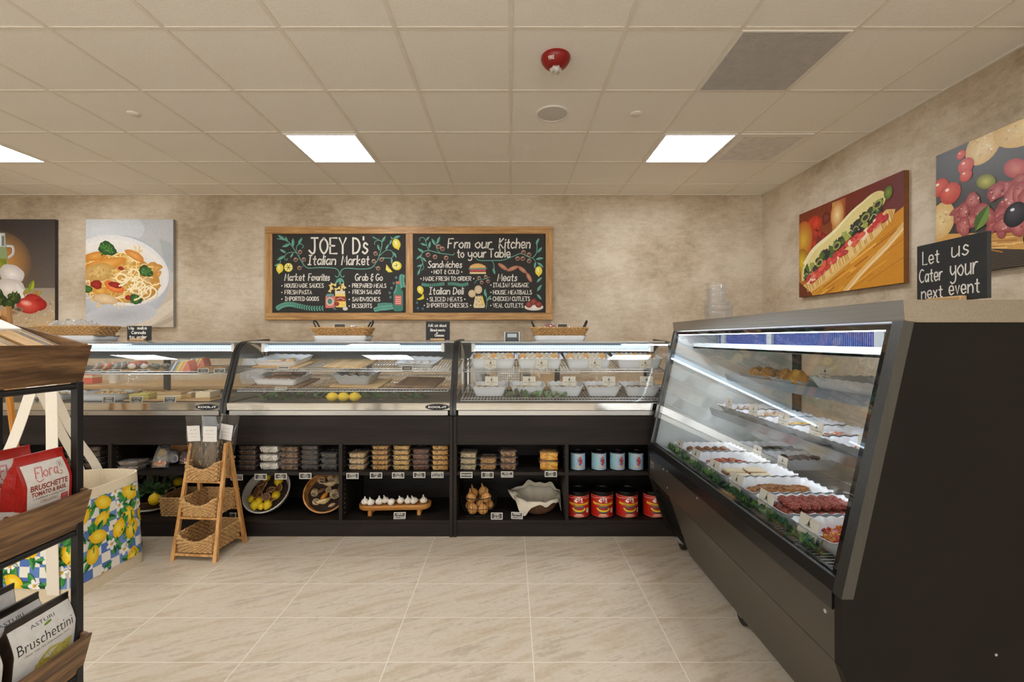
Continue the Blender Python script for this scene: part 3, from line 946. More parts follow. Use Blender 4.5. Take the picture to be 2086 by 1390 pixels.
def pic_mozz():                                                   # 178 x 220, the photo shows its right two thirds (x > 63)
    p = Print()
    p.rect(0, 0, 178, 142, [(60, 54, 52), (66, 60, 60), (98, 90, 84), (120, 90, 60)], 6, 6)
    p.ell(60, 90, 70, 66, (226, 160, 80), (104, 84, 66), 0, 30)
    p.rect(0, 140, 178, 220, [(176, 164, 148), (150, 140, 126), (206, 178, 136), (196, 170, 132)], 4, 4)
    blobs(p, 90, 70, 160, 178, 218, 2, [(206, 196, 180), (150, 140, 126), (226, 214, 196), (188, 164, 130)])
    p.poly([(52, 28), (77, 28), (79, 52), (82, 90), (82, 150), (48, 150), (50, 60)], (150, 168, 120))
    p.poly([(54, 28), (76, 28), (77, 56), (54, 56)], (206, 212, 216))
    p.rect(60, 30, 68, 54, (240, 244, 246)); p.rect(70, 34, 75, 54, (120, 126, 130))
    p.stroke([(80, 54), (92, 56), (93, 70), (84, 78)], 5, (190, 196, 200), 5); p.stroke([(81, 55), (91, 57), (92, 69), (84, 76)], 1.6, (240, 244, 246), 5)
    p.rect(50, 80, 80, 150, [(150, 160, 50), (130, 140, 40), (60, 80, 40), (70, 90, 40)])
    p.ell(60, 100, 16, 20, (190, 190, 60), (120, 132, 40), 20, 18)
    p.ell(90, 112, 26, 20, (250, 246, 240), (206, 198, 192), 20, 26, wob=.04)
    p.ell(84, 142, 34, 22, (246, 240, 232), (206, 196, 186), 8, 26, wob=.05)
    p.poly([(100, 130), (120, 150), (118, 172), (100, 165)], (236, 230, 224))
    p.leaf(126, 148, -70, 26, 12, (170, 178, 40), (120, 140, 40)); p.leaf(112, 150, -20, 22, 9, (140, 158, 60))
    blobs(p, 14, 112, 146, 146, 160, 4, [(196, 120, 60), (170, 150, 60)])
    p.ell(138, 168, 22, 14, (206, 66, 54), (160, 36, 30), 30, 22); p.ell(146, 174, 16, 12, (196, 44, 40), (150, 30, 28), 0, 20)
    p.ell(124, 176, 24, 16, (226, 96, 80), (176, 44, 36), 10, 26)
    p.ell(120, 171, 12, 6, (244, 190, 176), (226, 100, 84), 10, 18)
    for (x, y) in ((70, 165), (84, 172), (96, 160), (60, 150)):
        p.ell(x, y, 14, 11, (70, 90, 40), (36, 52, 26), 20, 16, wob=.1)
        for k in range(5): p.leaf(x + rnd.uniform(-8, 8), y + rnd.uniform(-8, 8), rnd.uniform(0, 360), 12, 5, (96, 118, 50), (50, 70, 36))
    p.ell(104, 184, 10, 5, (60, 40, 36), (150, 130, 110)); p.ell(90, 190, 16, 6, (120, 96, 76), (186, 160, 126))
    return p.clip(0, 0, 178, 220)
canvas('canvas_picture', 'canvas print of mozzarella and tomatoes at the left edge', (bwall(112 - 178), YB, wz(447, 5.165)), (1, 0, 0), (0, 0, 1), (0, -1, 0), 178 * K, 220 * K, pic_mozz(), WBRN, K, K)

def pic_sub():                                                    # 119 x 81 (centimetres); left is the far end
    p = Print()
    p.rect(0, 0, 119, 81, [(120, 50, 26), (110, 44, 40), (120, 60, 24), (200, 130, 40)], 8, 6)
    blobs(p, 26, 4, 8, 40, 40, 6, [(170, 36, 18), (206, 50, 20), (140, 20, 14), (110, 30, 20)])
    p.ell(6, 26, 14, 18, (214, 176, 60), (180, 90, 30)); p.ell(4, 48, 10, 14, (220, 190, 40), (150, 100, 20))
    p.rect(46, 2, 62, 44, [(206, 160, 90), (160, 80, 40), (110, 44, 24), (170, 90, 50)], 3, 3)
    p.ell(52, 14, 8, 12, (240, 214, 150), (190, 120, 60))
    p.rect(62, 4, 119, 34, [(120, 50, 34), (104, 44, 44), (112, 56, 56), (96, 30, 24)], 3, 3)
    p.ell(92, 12, 9, 4, (226, 180, 120), (140, 80, 60), -8); p.rect(74, 22, 80, 38, (50, 34, 36))
    p.poly([(0, 81), (0, 74), (119, 26), (119, 81)], (206, 140, 40))
    for k in range(46):
        x = rnd.uniform(-10, 100); y = 78 - x * .38 + rnd.uniform(-4, 34); l = rnd.uniform(14, 40)
        p.stroke([(x, y), (x + l, y - l * .42)], rnd.uniform(.4, 1.6), rnd.choice([(226, 166, 60), (196, 124, 34), (170, 100, 30), (236, 184, 84), (214, 150, 50)]))
    p.stroke([(62, 81), (82, 66), (104, 52), (119, 40)], 5, (226, 184, 116), 4); p.stroke([(64, 81), (84, 66), (106, 52), (119, 42)], 1.4, (244, 214, 160), 4)
    p.poly([(0, 81), (0, 66), (14, 74), (20, 81)], (110, 50, 24))
    bot = [(6, 70), (18, 78), (40, 70), (70, 56), (96, 42), (110, 32), (112, 26), (104, 24), (60, 46), (20, 66)]
    p.poly(bot, (226, 186, 110))
    for k in range(70):
        t_ = k / 69; x = 10 + 98 * t_; y = 74 - 44 * t_ ** 1.1
        p.stroke([(x, y - 5), (x + 3, y + 3)], .8, rnd.choice([(240, 212, 150), (196, 140, 70), (206, 160, 90)]))
    top = [(p_.x, p_.y) for p_ in smoothline([(5, 66, 0), (6, 52, 0), (20, 40, 0), (46, 30, 0), (66, 19, 0), (86, 9, 0), (98, 8, 0), (104, 14, 0), (96, 24, 0), (70, 36, 0), (40, 48, 0), (16, 58, 0)], 4, True)]
    p.poly(top, (222, 206, 140))
    p.stroke([(8, 50), (22, 38), (48, 28), (70, 16), (90, 9)], 5, (238, 228, 180), 5, True)
    for k in range(60):                                           # salad, meats
        t_ = rnd.random(); x = 10 + 94 * t_; y = 62 - 44 * t_ + rnd.uniform(-5, 4)
        c = rnd.choice([(40, 52, 36), (30, 40, 34), (66, 90, 40), (52, 40, 48), (150, 160, 70)])
        p.ell(x, y, rnd.uniform(3, 6), rnd.uniform(2, 4), mix(c, (255, 255, 200), .12), c, rnd.uniform(0, 180), 12, wob=.2)
        if k % 3 == 0: p.stroke([(x - 3, y), (x, y - 3), (x + 3, y - 1)], .6, (196, 200, 150), 4)
    for k in range(60):
        t_ = rnd.random(); x = 12 + 96 * t_; y = 67 - 42 * t_ + rnd.uniform(-3, 4)
        c = rnd.choice([(206, 60, 50), (190, 40, 36), (226, 120, 110), (220, 80, 60), (240, 214, 180), (170, 40, 50)])
        p.ell(x, y, rnd.uniform(2.5, 5), rnd.uniform(1.4, 2.8), mix(c, (255, 255, 255), .18), c, -25 + rnd.uniform(-20, 20), 12, wob=.12)
    for (x, y) in ((30, 52), (52, 41), (84, 25), (96, 18)): p.ell(x, y, 5, 3.5, (206, 200, 120), (130, 140, 60), -20, 14); p.ell(x, y, 3, 2, (60, 56, 50), (60, 56, 50), -20, 12)
    p.ell(106, 12, 4, 5, (130, 150, 60), (80, 100, 40))
    return p.clip(0, 0, 119, 81)
canvas('canvas_picture', 'canvas print of a long filled sandwich roll on a board', (XR, 4.476, 2.563), (0, -1, 0), (0, 0, 1), (-1, 0, 0), 1.19, .81, pic_sub(), plain('canvas_edge_rust', (120, 74, 34), .7), .01, .01)

def pic_antipasto():                                              # 119 x 81, right part runs out of the photo
    p = Print()
    p.rect(0, 0, 119, 81, [(86, 88, 90), (104, 104, 104), (60, 52, 46), (52, 46, 42)], 6, 6)
    p.poly([(0, 81), (0, 58), (119, 78), (119, 81)], (50, 44, 38))
    for k in range(16):
        y = 66 + k
        p.stroke([(0, y), (60, y + 3), (119, y + 4)], .4, (96, 86, 74))
    p.poly([(0, 52), (20, 56), (60, 64), (119, 66), (119, 76), (60, 74), (24, 66), (0, 58)], (212, 160, 88))
    for k in range(26):
        x = rnd.uniform(0, 80); y = 56 + x * .14 + rnd.uniform(0, 8)
        p.stroke([(x, y), (x + rnd.uniform(14, 40), y + rnd.uniform(3, 6))], .8, rnd.choice([(236, 194, 124), (176, 120, 60), (196, 146, 80)]))
    for (x, y, rx, ry, r) in ((30, 6, 10, 11, 40), (52, 4, 16, 11, 6), (72, 14, 9, 11, 70), (98, 10, 16, 10, 0), (4, 44, 9, 12, 10)):
        p.ell(x, y, rx, ry, (232, 208, 156), (214, 176, 110), r, 26)
        blobs(p, 22, x - rx * .6, y - ry * .6, x + rx * .6, y + ry * .6, .6, [(250, 234, 196), (206, 166, 106)])
    def tom(x, y, r, c=(206, 40, 22)): p.ell(x, y, r, r * .98, mix(c, (255, 150, 110), .5), c, 0, 24, off=(-r * .3, -r * .3)); p.ell(x - r * .3, y - r * .4, r * .2, r * .14, (255, 230, 214))
    def olive(x, y, r, c=(24, 24, 28)): p.ell(x, y, r * .86, r, mix(c, (170, 170, 180), .35), c, 15, 22, off=(-r * .2, -r * .4)); p.ell(x - r * .2, y - r * .45, r * .16, r * .12, (236, 236, 240))
    for (x, y, r) in ((3, 22, 6), (10, 28, 7), (20, 14, 5), (20, 20, 4), (17, 6, 3)): tom(x, y, r, (186, 60, 50))
    for (x, y, r) in ((32, 28, 6), (80, 24, 9), (86, 34, 7), (92, 54, 6)): p.ell(x, y, r, r * .7, (186, 180, 80), (110, 112, 44), 30, 18)
    p.poly([(52, 30), (62, 24), (68, 34), (58, 40)], (222, 190, 150)); p.ell(48, 26, 7, 5, (206, 120, 110), (170, 70, 70), 40)
    p.ell(56, 36, 14, 4, (214, 96, 70), (170, 50, 40), -8); p.ell(70, 30, 12, 8, (186, 70, 60), (140, 40, 40))
    for k in range(26):                                           # folded salami
        x, y = rnd.uniform(16, 66), rnd.uniform(34, 62)
        a = rnd.uniform(0, 180)
        p.ell(x, y, rnd.uniform(5, 9), rnd.uniform(3, 5), (206, 130, 124), (150, 66, 68), a, 16, wob=.1)
        blobs(p, 5, x - 4, y - 3, x + 4, y + 3, .7, [(232, 190, 180), (120, 40, 44), (226, 170, 160)])
    p.leaf(26, 56, -60, 16, 8, (110, 142, 64), (70, 104, 44)); p.leaf(20, 62, 150, 14, 7, (120, 150, 70), (70, 104, 44)); p.leaf(88, 42, -20, 18, 9, (120, 140, 60))
    olive(48, 52, 7); olive(62, 36, 6, (60, 60, 64)); olive(58, 66, 7); olive(86, 62, 8); olive(104, 60, 7)
    p.ell(82, 50, 9, 8, (255, 253, 250), (226, 222, 216), 20, 22); p.ell(74, 40, 6, 5, (246, 240, 232), (214, 206, 196))
    p.stroke([(70, 44), (66, 38), (70, 33), (74, 38), (70, 46), (62, 50)], 1.2, (206, 180, 120), 4)
    tom(86, 56, 8); tom(72, 66, 11); tom(110, 50, 9)
    return p.clip(0, 0, 119, 81)
canvas('canvas_picture', 'canvas print of cured meats, olives and tomatoes behind the catering sign', (XR, 3.036, 2.564), (0, -1, 0), (0, 0, 1), (-1, 0, 0), 1.19, .81, pic_antipasto(), plain('canvas_edge_dark', (60, 58, 58), .7), .01, .01)

# ---------------------------------------------------------------- chalkboards (drawn in units of 0.1511 px)
YBD = 5.175
KB = .15108 * YBD / F
WHT, TEAL, YEL, PINK = (226, 220, 208), (84, 150, 130), (226, 204, 50), (214, 130, 110)
def vine(p, pts, w=11): p.stroke(pts, w, TEAL, 6); p.stroke([(x + 1.5, y - 2) for x, y in pts], w * .35, (132, 186, 164), 6)
def lf(p, L):
    for (x, y, a, l) in L: p.leaf(x, y, a, l, l * .36, (70, 134, 116), (110, 170, 148)); p.stroke([(x, y), (x + l * .9 * math.cos(R(a)), y + l * .9 * math.sin(R(a)))], 2.5, (150, 200, 178))
def berry(p, L, r=27):
    for (x, y) in L: p.ell(x, y, r, r, (196, 128, 96), (214, 176, 150), 0, 20); p.ell(x, y, r * .82, r * .82, (120, 66, 48), (70, 42, 34), 0, 20, off=(-8, 8)); p.stroke([(x - r * .5, y - r * .2), (x - r * .1, y - r * .6), (x + r * .3, y - r * .5)], 5, (236, 214, 190), 4)
def lemon(p, x, y, r, rot=0):
    p.ell(x, y, r, r * 1.3, (240, 226, 110), YEL, rot, 24, off=(-r * .2, -r * .2)); p.ell(x - math.sin(R(rot)) * r * 1.3, y + math.cos(R(rot)) * r * 1.3, r * .25, r * .3, YEL); p.ell(x - r * .2, y - r * .3, r * .35, r * .6, (246, 238, 200), (238, 226, 130), rot)
def sprig(p, pts, l=34, w=6):
    q = [(a.x, a.y) for a in smoothline([(x, y, 0) for x, y in pts], 5)]
    p.stroke(q, w, TEAL)
    for i in range(len(q) - 1):
        a = math.degrees(math.atan2(q[i + 1][1] - q[i][1], q[i + 1][0] - q[i][0]))
        for s in (-55, 55): p.leaf(q[i][0], q[i][1], a + s, l, l * .4, (88, 156, 136), (120, 180, 158), up=False)
    p.up()
def board_one():
    p = Print(); T = p.text
    T('JOEY D', 655, 1340, 440, 210, 24, WHT); T("'", 1372, 1390, 440, 205, 24, WHT); T('s', 1378, 1445, 440, 240, 24, WHT)
    T('Italian', 640, 1010, 590, 125, 16, WHT, slant=.12); T('Market', 1095, 1460, 592, 125, 16, WHT, slant=.08)
    T('Market', 325, 590, 805, 92, 12.5, WHT, slant=.1); T('Favorites', 645, 928, 805, 92, 12.5, WHT, slant=.1)
    T('Grab & Go', 1280, 1645, 805, 88, 12.5, WHT, slant=.05)
    for s, x0, x1, y in (('HOUSEMADE SAUCES', 328, 850, 898), ('FRESH PASTA', 328, 690, 988), ('IMPORTED GOODS', 332, 785, 1077), ('PREPARED MEALS', 1240, 1695, 900), ('FRESH SALADS', 1245, 1620, 985), ('SANDWICHES', 1240, 1612, 1083), ('DESSERTS', 1240, 1502, 1172)):
        T(s, x0, x1, y, 52, 9.5, WHT)
        p.ell((288 if x0 < 1000 else 1198), y - 22, 9, 9, WHT)
    vine(p, [(1010, 740), (1030, 760), (1060, 735), (1055, 680), (1000, 640), (800, 630), (650, 637), (585, 595), (525, 495), (480, 420), (400, 310), (340, 262), (225, 240)])
    vine(p, [(1130, 740), (1110, 760), (1082, 735), (1085, 680), (1150, 640), (1350, 650), (1490, 635), (1560, 560), (1600, 480), (1640, 300), (1590, 255), (1530, 225)])
    vine(p, [(500, 430), (400, 425), (335, 460), (325, 510), (350, 530), (365, 505)], 9); vine(p, [(485, 400), (490, 340), (540, 310), (580, 340), (560, 370)], 9)
    vine(p, [(1610, 470), (1690, 400), (1760, 400), (1790, 450), (1770, 500), (1690, 500)], 9); vine(p, [(1600, 258), (1545, 280), (1540, 320)], 8)
    lf(p, [(340, 262, 215, 130), (365, 285, -110, 80), (400, 310, 160, 120), (440, 350, -90, 120), (510, 320, -60, 110), (345, 430, 210, 100), (325, 470, 150, 120), (440, 430, 120, 80), (1070, 770, 130, 100), (1072, 770, 90, 100), (1074, 770, 50, 90), (1640, 290, -60, 100), (1610, 400, -110, 90), (1690, 390, -60, 90), (1790, 420, 60, 90), (1770, 500, 90, 80), (1690, 505, 190, 60), (1560, 240, 210, 60)])
    for x, y, x2, y2 in ((535, 420, 520, 480), (475, 520, 530, 515), (585, 520, 570, 580), (525, 635, 590, 605), (1552, 440, 1600, 470), (1530, 540, 1560, 555), (1635, 520, 1590, 520), (1590, 640, 1530, 615)): p.stroke([(x, y), (x2, y2)], 6, TEAL)
    berry(p, [(535, 418), (475, 522), (585, 520), (525, 635), (1552, 440), (1528, 543), (1635, 520), (1588, 640)])
    lf(p, [(270, 575, -200, 90), (265, 570, -80, 40)]); lemon(p, 262, 640, 48, 10)
    p.ell(378, 628, 58, 60, YEL); p.ell(378, 628, 50, 52, (244, 232, 140))
    for k in range(6): p.stroke([(378, 628), (378 + 42 * math.cos(R(60 * k)), 628 + 44 * math.sin(R(60 * k)))], 7, (60, 52, 30))
    lf(p, [(1790, 250, -130, 50), (1790, 240, -20, 110), (1770, 250, 110, 80)]); lemon(p, 1835, 310, 54, -20)
    p.ell(1840, 605, 66, 60, YEL, None, 20); p.ell(1832, 600, 52, 46, (244, 232, 140), None, 20); p.stroke([(1800, 610), (1860, 590)], 6, (60, 52, 30)); p.stroke([(1830, 570), (1836, 630)], 6, (60, 52, 30))
    p.poly([(1700, 585), (1785, 690), (1730, 695), (1690, 660)], YEL); p.poly([(1703, 605), (1760, 675), (1728, 680), (1704, 655)], (244, 232, 140)); p.stroke([(1715, 620), (1735, 670)], 5, (60, 52, 30))
    sprig(p, [(215, 1190), (300, 1140), (400, 1125), (520, 1150), (680, 1180), (860, 1180)], 46)
    sprig(p, [(1530, 1205), (1620, 1180), (1700, 1175), (1790, 1160)], 44); sprig(p, [(1580, 1140), (1680, 1130), (1780, 1135)], 36); sprig(p, [(1920, 720), (1905, 800), (1925, 900)], 50)
    p.poly([(1005, 945), (1140, 945), (1160, 1170), (1015, 1165)], (236, 206, 110)); p.rect(1008, 945, 1142, 985, (226, 214, 190)); p.poly([(1012, 1020), (1146, 1020), (1150, 1085), (1012, 1085)], (150, 56, 44)); p.stroke([(1030, 1060), (1080, 1040), (1130, 1065)], 8, (226, 190, 160), 4); p.ell(1105, 1130, 26, 24, (226, 190, 70), (240, 214, 120))
    p.rect(878, 1015, 1005, 1175, (214, 120, 104)); p.ell(940, 1005, 55, 24, (130, 170, 170), (90, 130, 130)); p.rect(888, 990, 992, 1015, (110, 150, 150)); p.ell(940, 1090, 52, 56, (70, 130, 110), (226, 200, 190)); p.ell(935, 1085, 30, 36, (84, 150, 120), (60, 110, 100))
    p.ell(1030, 1120, 34, 30, (176, 70, 56), (120, 40, 34)); p.ell(1145, 1185, 36, 26, (232, 226, 220), (196, 184, 176)); p.ell(1005, 1190, 22, 14, (110, 130, 130), (70, 90, 96)); p.ell(985, 1175, 16, 12, (130, 150, 150), (70, 90, 96))
    for (x, y, a) in ((985, 860, 10), (945, 925, 110), (1040, 915, -20), (1125, 880, 60), (955, 895, 70), (1100, 915, 100)):
        ca, sa = math.cos(R(a)), math.sin(R(a))
        p.poly([(x + u * ca - v * sa, y + u * sa + v * ca) for u, v in ((-42, -24), (0, -8), (42, -24), (36, 0), (42, 24), (0, 8), (-42, 24), (-36, 0))], (232, 206, 130))
    p.poly([(1830, 840), (1880, 840), (1885, 900), (1925, 960), (1925, 1200), (1900, 1220), (1815, 1220), (1795, 1200), (1795, 960), (1828, 900)], (66, 124, 106)); p.rect(1828, 815, 1882, 850, (206, 110, 90))
    p.rect(1815, 1005, 1905, 1135, (206, 96, 84))
    for k in range(4): p.stroke([(1828, 1030 + 28 * k), (1894, 1030 + 28 * k)], 10, (240, 200, 190))
    p.stroke([(1835, 870), (1830, 930), (1805, 980)], 6, (150, 200, 180), 4)
    for (x, y) in ((1832, 765), (1800, 840), (1770, 905), (1745, 972), (1755, 1030)): p.ell(x, y, 18, 20, (110, 136, 140), (70, 96, 104))
    return p
def board_two():
    p = Print(); T = p.text
    T('From', 545, 835, 365, 125, 16.5, WHT, slant=.1); T('our', 915, 1130, 365, 130, 16.5, WHT, slant=.1); T('Kitchen', 1235, 1650, 367, 130, 16.5, WHT, slant=.1)
    T('to', 672, 760, 492, 110, 15.5, WHT); T('your', 820, 1060, 490, 110, 15.5, WHT); T('Table', 1100, 1385, 490, 110, 15.5, WHT)
    T('Sandwiches', 275, 728, 630, 88, 12.5, WHT, slant=.1); T('Italian Deli', 292, 748, 990, 90, 12.5, WHT, slant=.1); T('Meats', 1215, 1472, 810, 96, 13, WHT, slant=.1)
    for s, x0, x1, y in (('HOT & COLD', 358, 694, 715), ('MADE FRESH TO ORDER', 212, 855, 806), ('SLICED MEATS', 300, 735, 1083), ('IMPORTED CHEESES', 258, 813, 1166), ('ITALIAN SAUSAGE', 1157, 1633, 892), ('HOUSE MEATBALLS', 1157, 1675, 990), ('CHICKEN CUTLETS', 1154, 1648, 1078), ('VEAL CUTLETS', 1155, 1560, 1168)):
        T(s, x0, x1, y, 53, 9.5, WHT)
        p.ell(x0 - 32, y - 26, 9, 9, WHT)
        if x0 < 1000: p.ell(x1 + 38, y - 26, 9, 9, WHT)
    vine(p, [(632, 435), (610, 460), (540, 450), (430, 435), (280, 400), (200, 430), (180, 500), (205, 560), (180, 620), (140, 720)]); vine(p, [(160, 270), (165, 235), (215, 225), (245, 280), (260, 340), (290, 400)], 9); vine(p, [(440, 435), (395, 380), (390, 300), (430, 230)], 8); vine(p, [(205, 570), (215, 640), (180, 670)], 7)
    lf(p, [(245, 270, -50, 80), (255, 330, -160, 90), (290, 370, -80, 100), (380, 330, -120, 110), (400, 310, -70, 110), (220, 420, 210, 100), (185, 460, 140, 90), (190, 490, 45, 90), (200, 590, 160, 80), (165, 650, 110, 90)])
    berry(p, [(470, 375), (275, 455), (370, 485), (520, 498), (420, 345)], 29)
    vine(p, [(930, 512), (980, 535), (1140, 535), (1280, 530), (1400, 490), (1530, 440), (1600, 470), (1680, 500), (1740, 430), (1750, 310), (1775, 245)]); vine(p, [(1140, 540), (1165, 590), (1170, 700)], 9); vine(p, [(1690, 500), (1730, 560), (1720, 640)], 8)
    lf(p, [(1150, 640, 70, 90), (1735, 320, -65, 100), (1755, 430, -50, 100), (1730, 520, -10, 110), (1750, 560, 40, 110), (1720, 560, 95, 80), (1745, 830, -45, 100), (1750, 950, -55, 110), (1745, 990, 50, 100)])
    berry(p, [(1565, 425), (1640, 455), (1485, 508), (1555, 508), (1640, 540)], 29)
    vine(p, [(905, 845), (940, 800), (1040, 785), (1110, 760)], 8); berry(p, [(965, 770), (1055, 755), (1000, 830), (1085, 815)], 24)
    sprig(p, [(190, 855), (280, 870), (400, 860), (500, 848)], 30, 4); sprig(p, [(820, 845), (730, 868), (640, 850), (540, 850)], 30, 4)
    p.ell(945, 640, 110, 66, (236, 204, 130), (214, 160, 90), 0, 30, 180, 360); p.rect(845, 605, 1052, 640, (226, 184, 110))
    p.poly([(815, 640), (1080, 632), (1060, 655), (830, 655)], (96, 140, 130)); p.rect(840, 655, 1055, 690, (186, 84, 76)); p.rect(843, 676, 1052, 694, (150, 60, 56)); p.rect(840, 692, 1058, 715, (236, 214, 160))
    for (x0, y0, x1, y1, x2, y2) in ((1230, 580, 1262, 650, 1345, 660), (1350, 670, 1410, 655, 1490, 615), (1500, 620, 1530, 670, 1600, 700), (1610, 705, 1665, 745, 1670, 820)):
        a_ = math.degrees(math.atan2(y2 - y0, x2 - x0)); l_ = math.hypot(x2 - x0, y2 - y0)
        p.ell((x0 + x2) / 2, (y0 + y2) / 2, l_ * .56, 27, (206, 152, 122), (164, 104, 82), a_, 22, off=(0, -6))
    lemon(p, 1770, 675, 48, 0); lemon(p, 172, 930, 42, -20); p.poly([(215, 980), (225, 1050), (170, 1068), (120, 1060), (180, 1030)], YEL)
    for (x, y) in ((128, 1105), (140, 1178), (205, 1185)): p.ell(x, y, 18, 18, (96, 126, 140), (60, 86, 100))
    p.ell(955, 928, 52, 58, (226, 206, 170), (206, 180, 140)); p.ell(870, 982, 50, 52, (226, 206, 170), (206, 180, 140))
    p.poly([(915, 1010), (1010, 1005), (1048, 1150), (1030, 1175), (900, 1175), (888, 1150)], (226, 206, 160)); p.poly([(990, 1010), (1010, 1005), (1048, 1150), (1000, 1120)], (230, 200, 100))
    for (x, y) in ((930, 1060), (960, 1090), (930, 1130), (985, 1060), (975, 1140), (1010, 1130)): p.ell(x, y, 13, 15, (186, 160, 120), (206, 184, 146))
    for x in (930, 950, 975, 1000): p.rect(x - 6, 1000, x + 6, 1022, (40, 38, 36))
    vine(p, [(1060, 1185), (1070, 1080), (1050, 920)], 8); lf(p, [(1065, 1030, -105, 110), (1075, 1080, -55, 90)])
    p.ell(1705, 1165, 128, 46, (240, 234, 224), (220, 206, 190), 0, 30)
    for (x, y) in ((1640, 1130), (1770, 1130), (1705, 1090), (1700, 1095)): p.ell(x, y, 46, 42, (176, 84, 66), (110, 44, 34), 0, 22, off=(-10, -14))
    return p
WFR = wood('board_frame', (150, 106, 54), (196, 152, 92), 0, 1, .45); WFRV = wood('board_frame_upright', (150, 106, 54), (196, 152, 92), 2, 1, .45)
CHALK = plain('chalkboard', (42, 40, 37), .8, 0, .15, 9)
def menu_board():
    x0, x1, z0, z1 = wx(540, YBD), wx(1126, YBD), wz(652, YBD), wz(462, YBD)
    c = (x0 + x1) / 2
    t = thing('menu_board', 'wood framed double chalkboard menu on the back wall', 'chalkboard', (c, YB, z0))
    k = YBD / F
    wpx = (x1 - x0)
    h = z1 - z0
    m = 14.5 * k
    d0, d1 = -.035, -.003
    mid = wx(834, YBD) - c
    a, e = x0 - c, x1 - c
    for lo, hi, mt in (((a, d0, 0), (e, d1, m), WFR), ((a, d0, h - m), (e, d1, h), WFR)): MB().box(lo, hi, .003).build('frame_rail', mt, t, 0)
    for q0, q1 in ((a, a + m), (mid - m / 2, mid + m / 2), (e - m, e)): MB().box((q0, d0 + .0015, m - .001), (q1, d1 + .001, h - m + .001), .002).build('frame_stile', WFRV, t, 0)
    for q0, q1, pr, ox in ((a + m, mid - m / 2, board_one, 530), (mid + m / 2, e - m, board_two, 830)):
        bd = MB().box((q0, -.022, m), (q1, -.008, h - m)).build('slate_panel', CHALK, t, 0)
        O = (wx(ox, YBD) - c, -.0225, wz(450, YBD) - z0)
        pr().build('chalk_drawing', plane_map(O, (1, 0, 0), (0, 0, -1), (0, -1, 0), KB, KB), PAINT, bd)
menu_board()

# ---------------------------------------------------------------- small chalk signs
def chalk_sign(name, label, loc, w, h, lines, rz=0, foot=(.6, .022), ink=.012, th=.008):
    """slate on a little wooden foot; lines: (text, x0, x1, baseline, cap height) in fractions of the slate"""
    t = thing(name, label, 'sign', loc, rz)
    z0 = .008
    MB().box((-w / 2, -th / 2, z0), (w / 2, th / 2, z0 + h), .001).build('slate', plain('sign_slate', (38, 40, 42), .7, 0, .12, 20), t, 0)
    b = MB()
    b.box((-w * foot[0] / 2, -.028, 0), (w * foot[0] / 2, -th / 2 - .0005, foot[1]), .002); b.box((-w * foot[0] / 2, th / 2 + .0005, 0), (w * foot[0] / 2, .028, foot[1]), .002); b.box((-w * foot[0] / 2, -.028, 0), (w * foot[0] / 2, .028, .007), .001)
    b.build('wooden_foot', wood('sign_foot', (186, 146, 96), (214, 176, 126), 0, 1), t, 0)
    p = Print(3e-5)
    for (s, a, e, y, ch) in lines: p.text(s, a * w, e * w, y * h, ch * h, ink * h, (236, 234, 228), 1)
    p.build('chalk_lettering', plane_map((-w / 2, -th / 2 - .0003, z0), (1, 0, 0), (0, 0, 1), (0, -1, 0)), PAINT, t)
    return t
ZT = 1.329
YS = 3.45
ZT = 1.3295
chalk_sign('chalk_sign', 'small chalk sign about cannolis on the pastry case', (wx(284, YS), YS, ZT), .18, .108, [('We', .06, .28, .74, .2), ('make', .44, .82, .76, .2), ('Cannolis', .2, .78, .44, .2), ('to', .1, .3, .12, .22), ('order', .42, .82, .12, .22)], ink=.045)
chalk_sign('chalk_sign', 'small chalk sign about sliced meats, by the middle of the counter', (wx(892, YS), YS, ZT), .18, .142, [('Ask us', .1, .5, .72, .16), ('about', .57, .86, .72, .13), ('Sliced meats', .18, .8, .48, .12), ('&', .44, .5, .34, .09), ('Cheeses', .38, .76, .2, .12)], ink=.028)
chalk_sign('chalk_sign', 'larger chalk sign offering catering, on top of the dark case', (1.34, 1.388, 1.456), .222, .188, [('Let', .1, .35, .66, .22), ('us', .54, .76, .7, .26), ('Cater', .05, .4, .36, .22), ('your', .52, .88, .39, .28), ('next', .08, .4, .08, .2), ('event', .5, .9, .1, .22)], R(-90), (.5, .02), .022, .012)
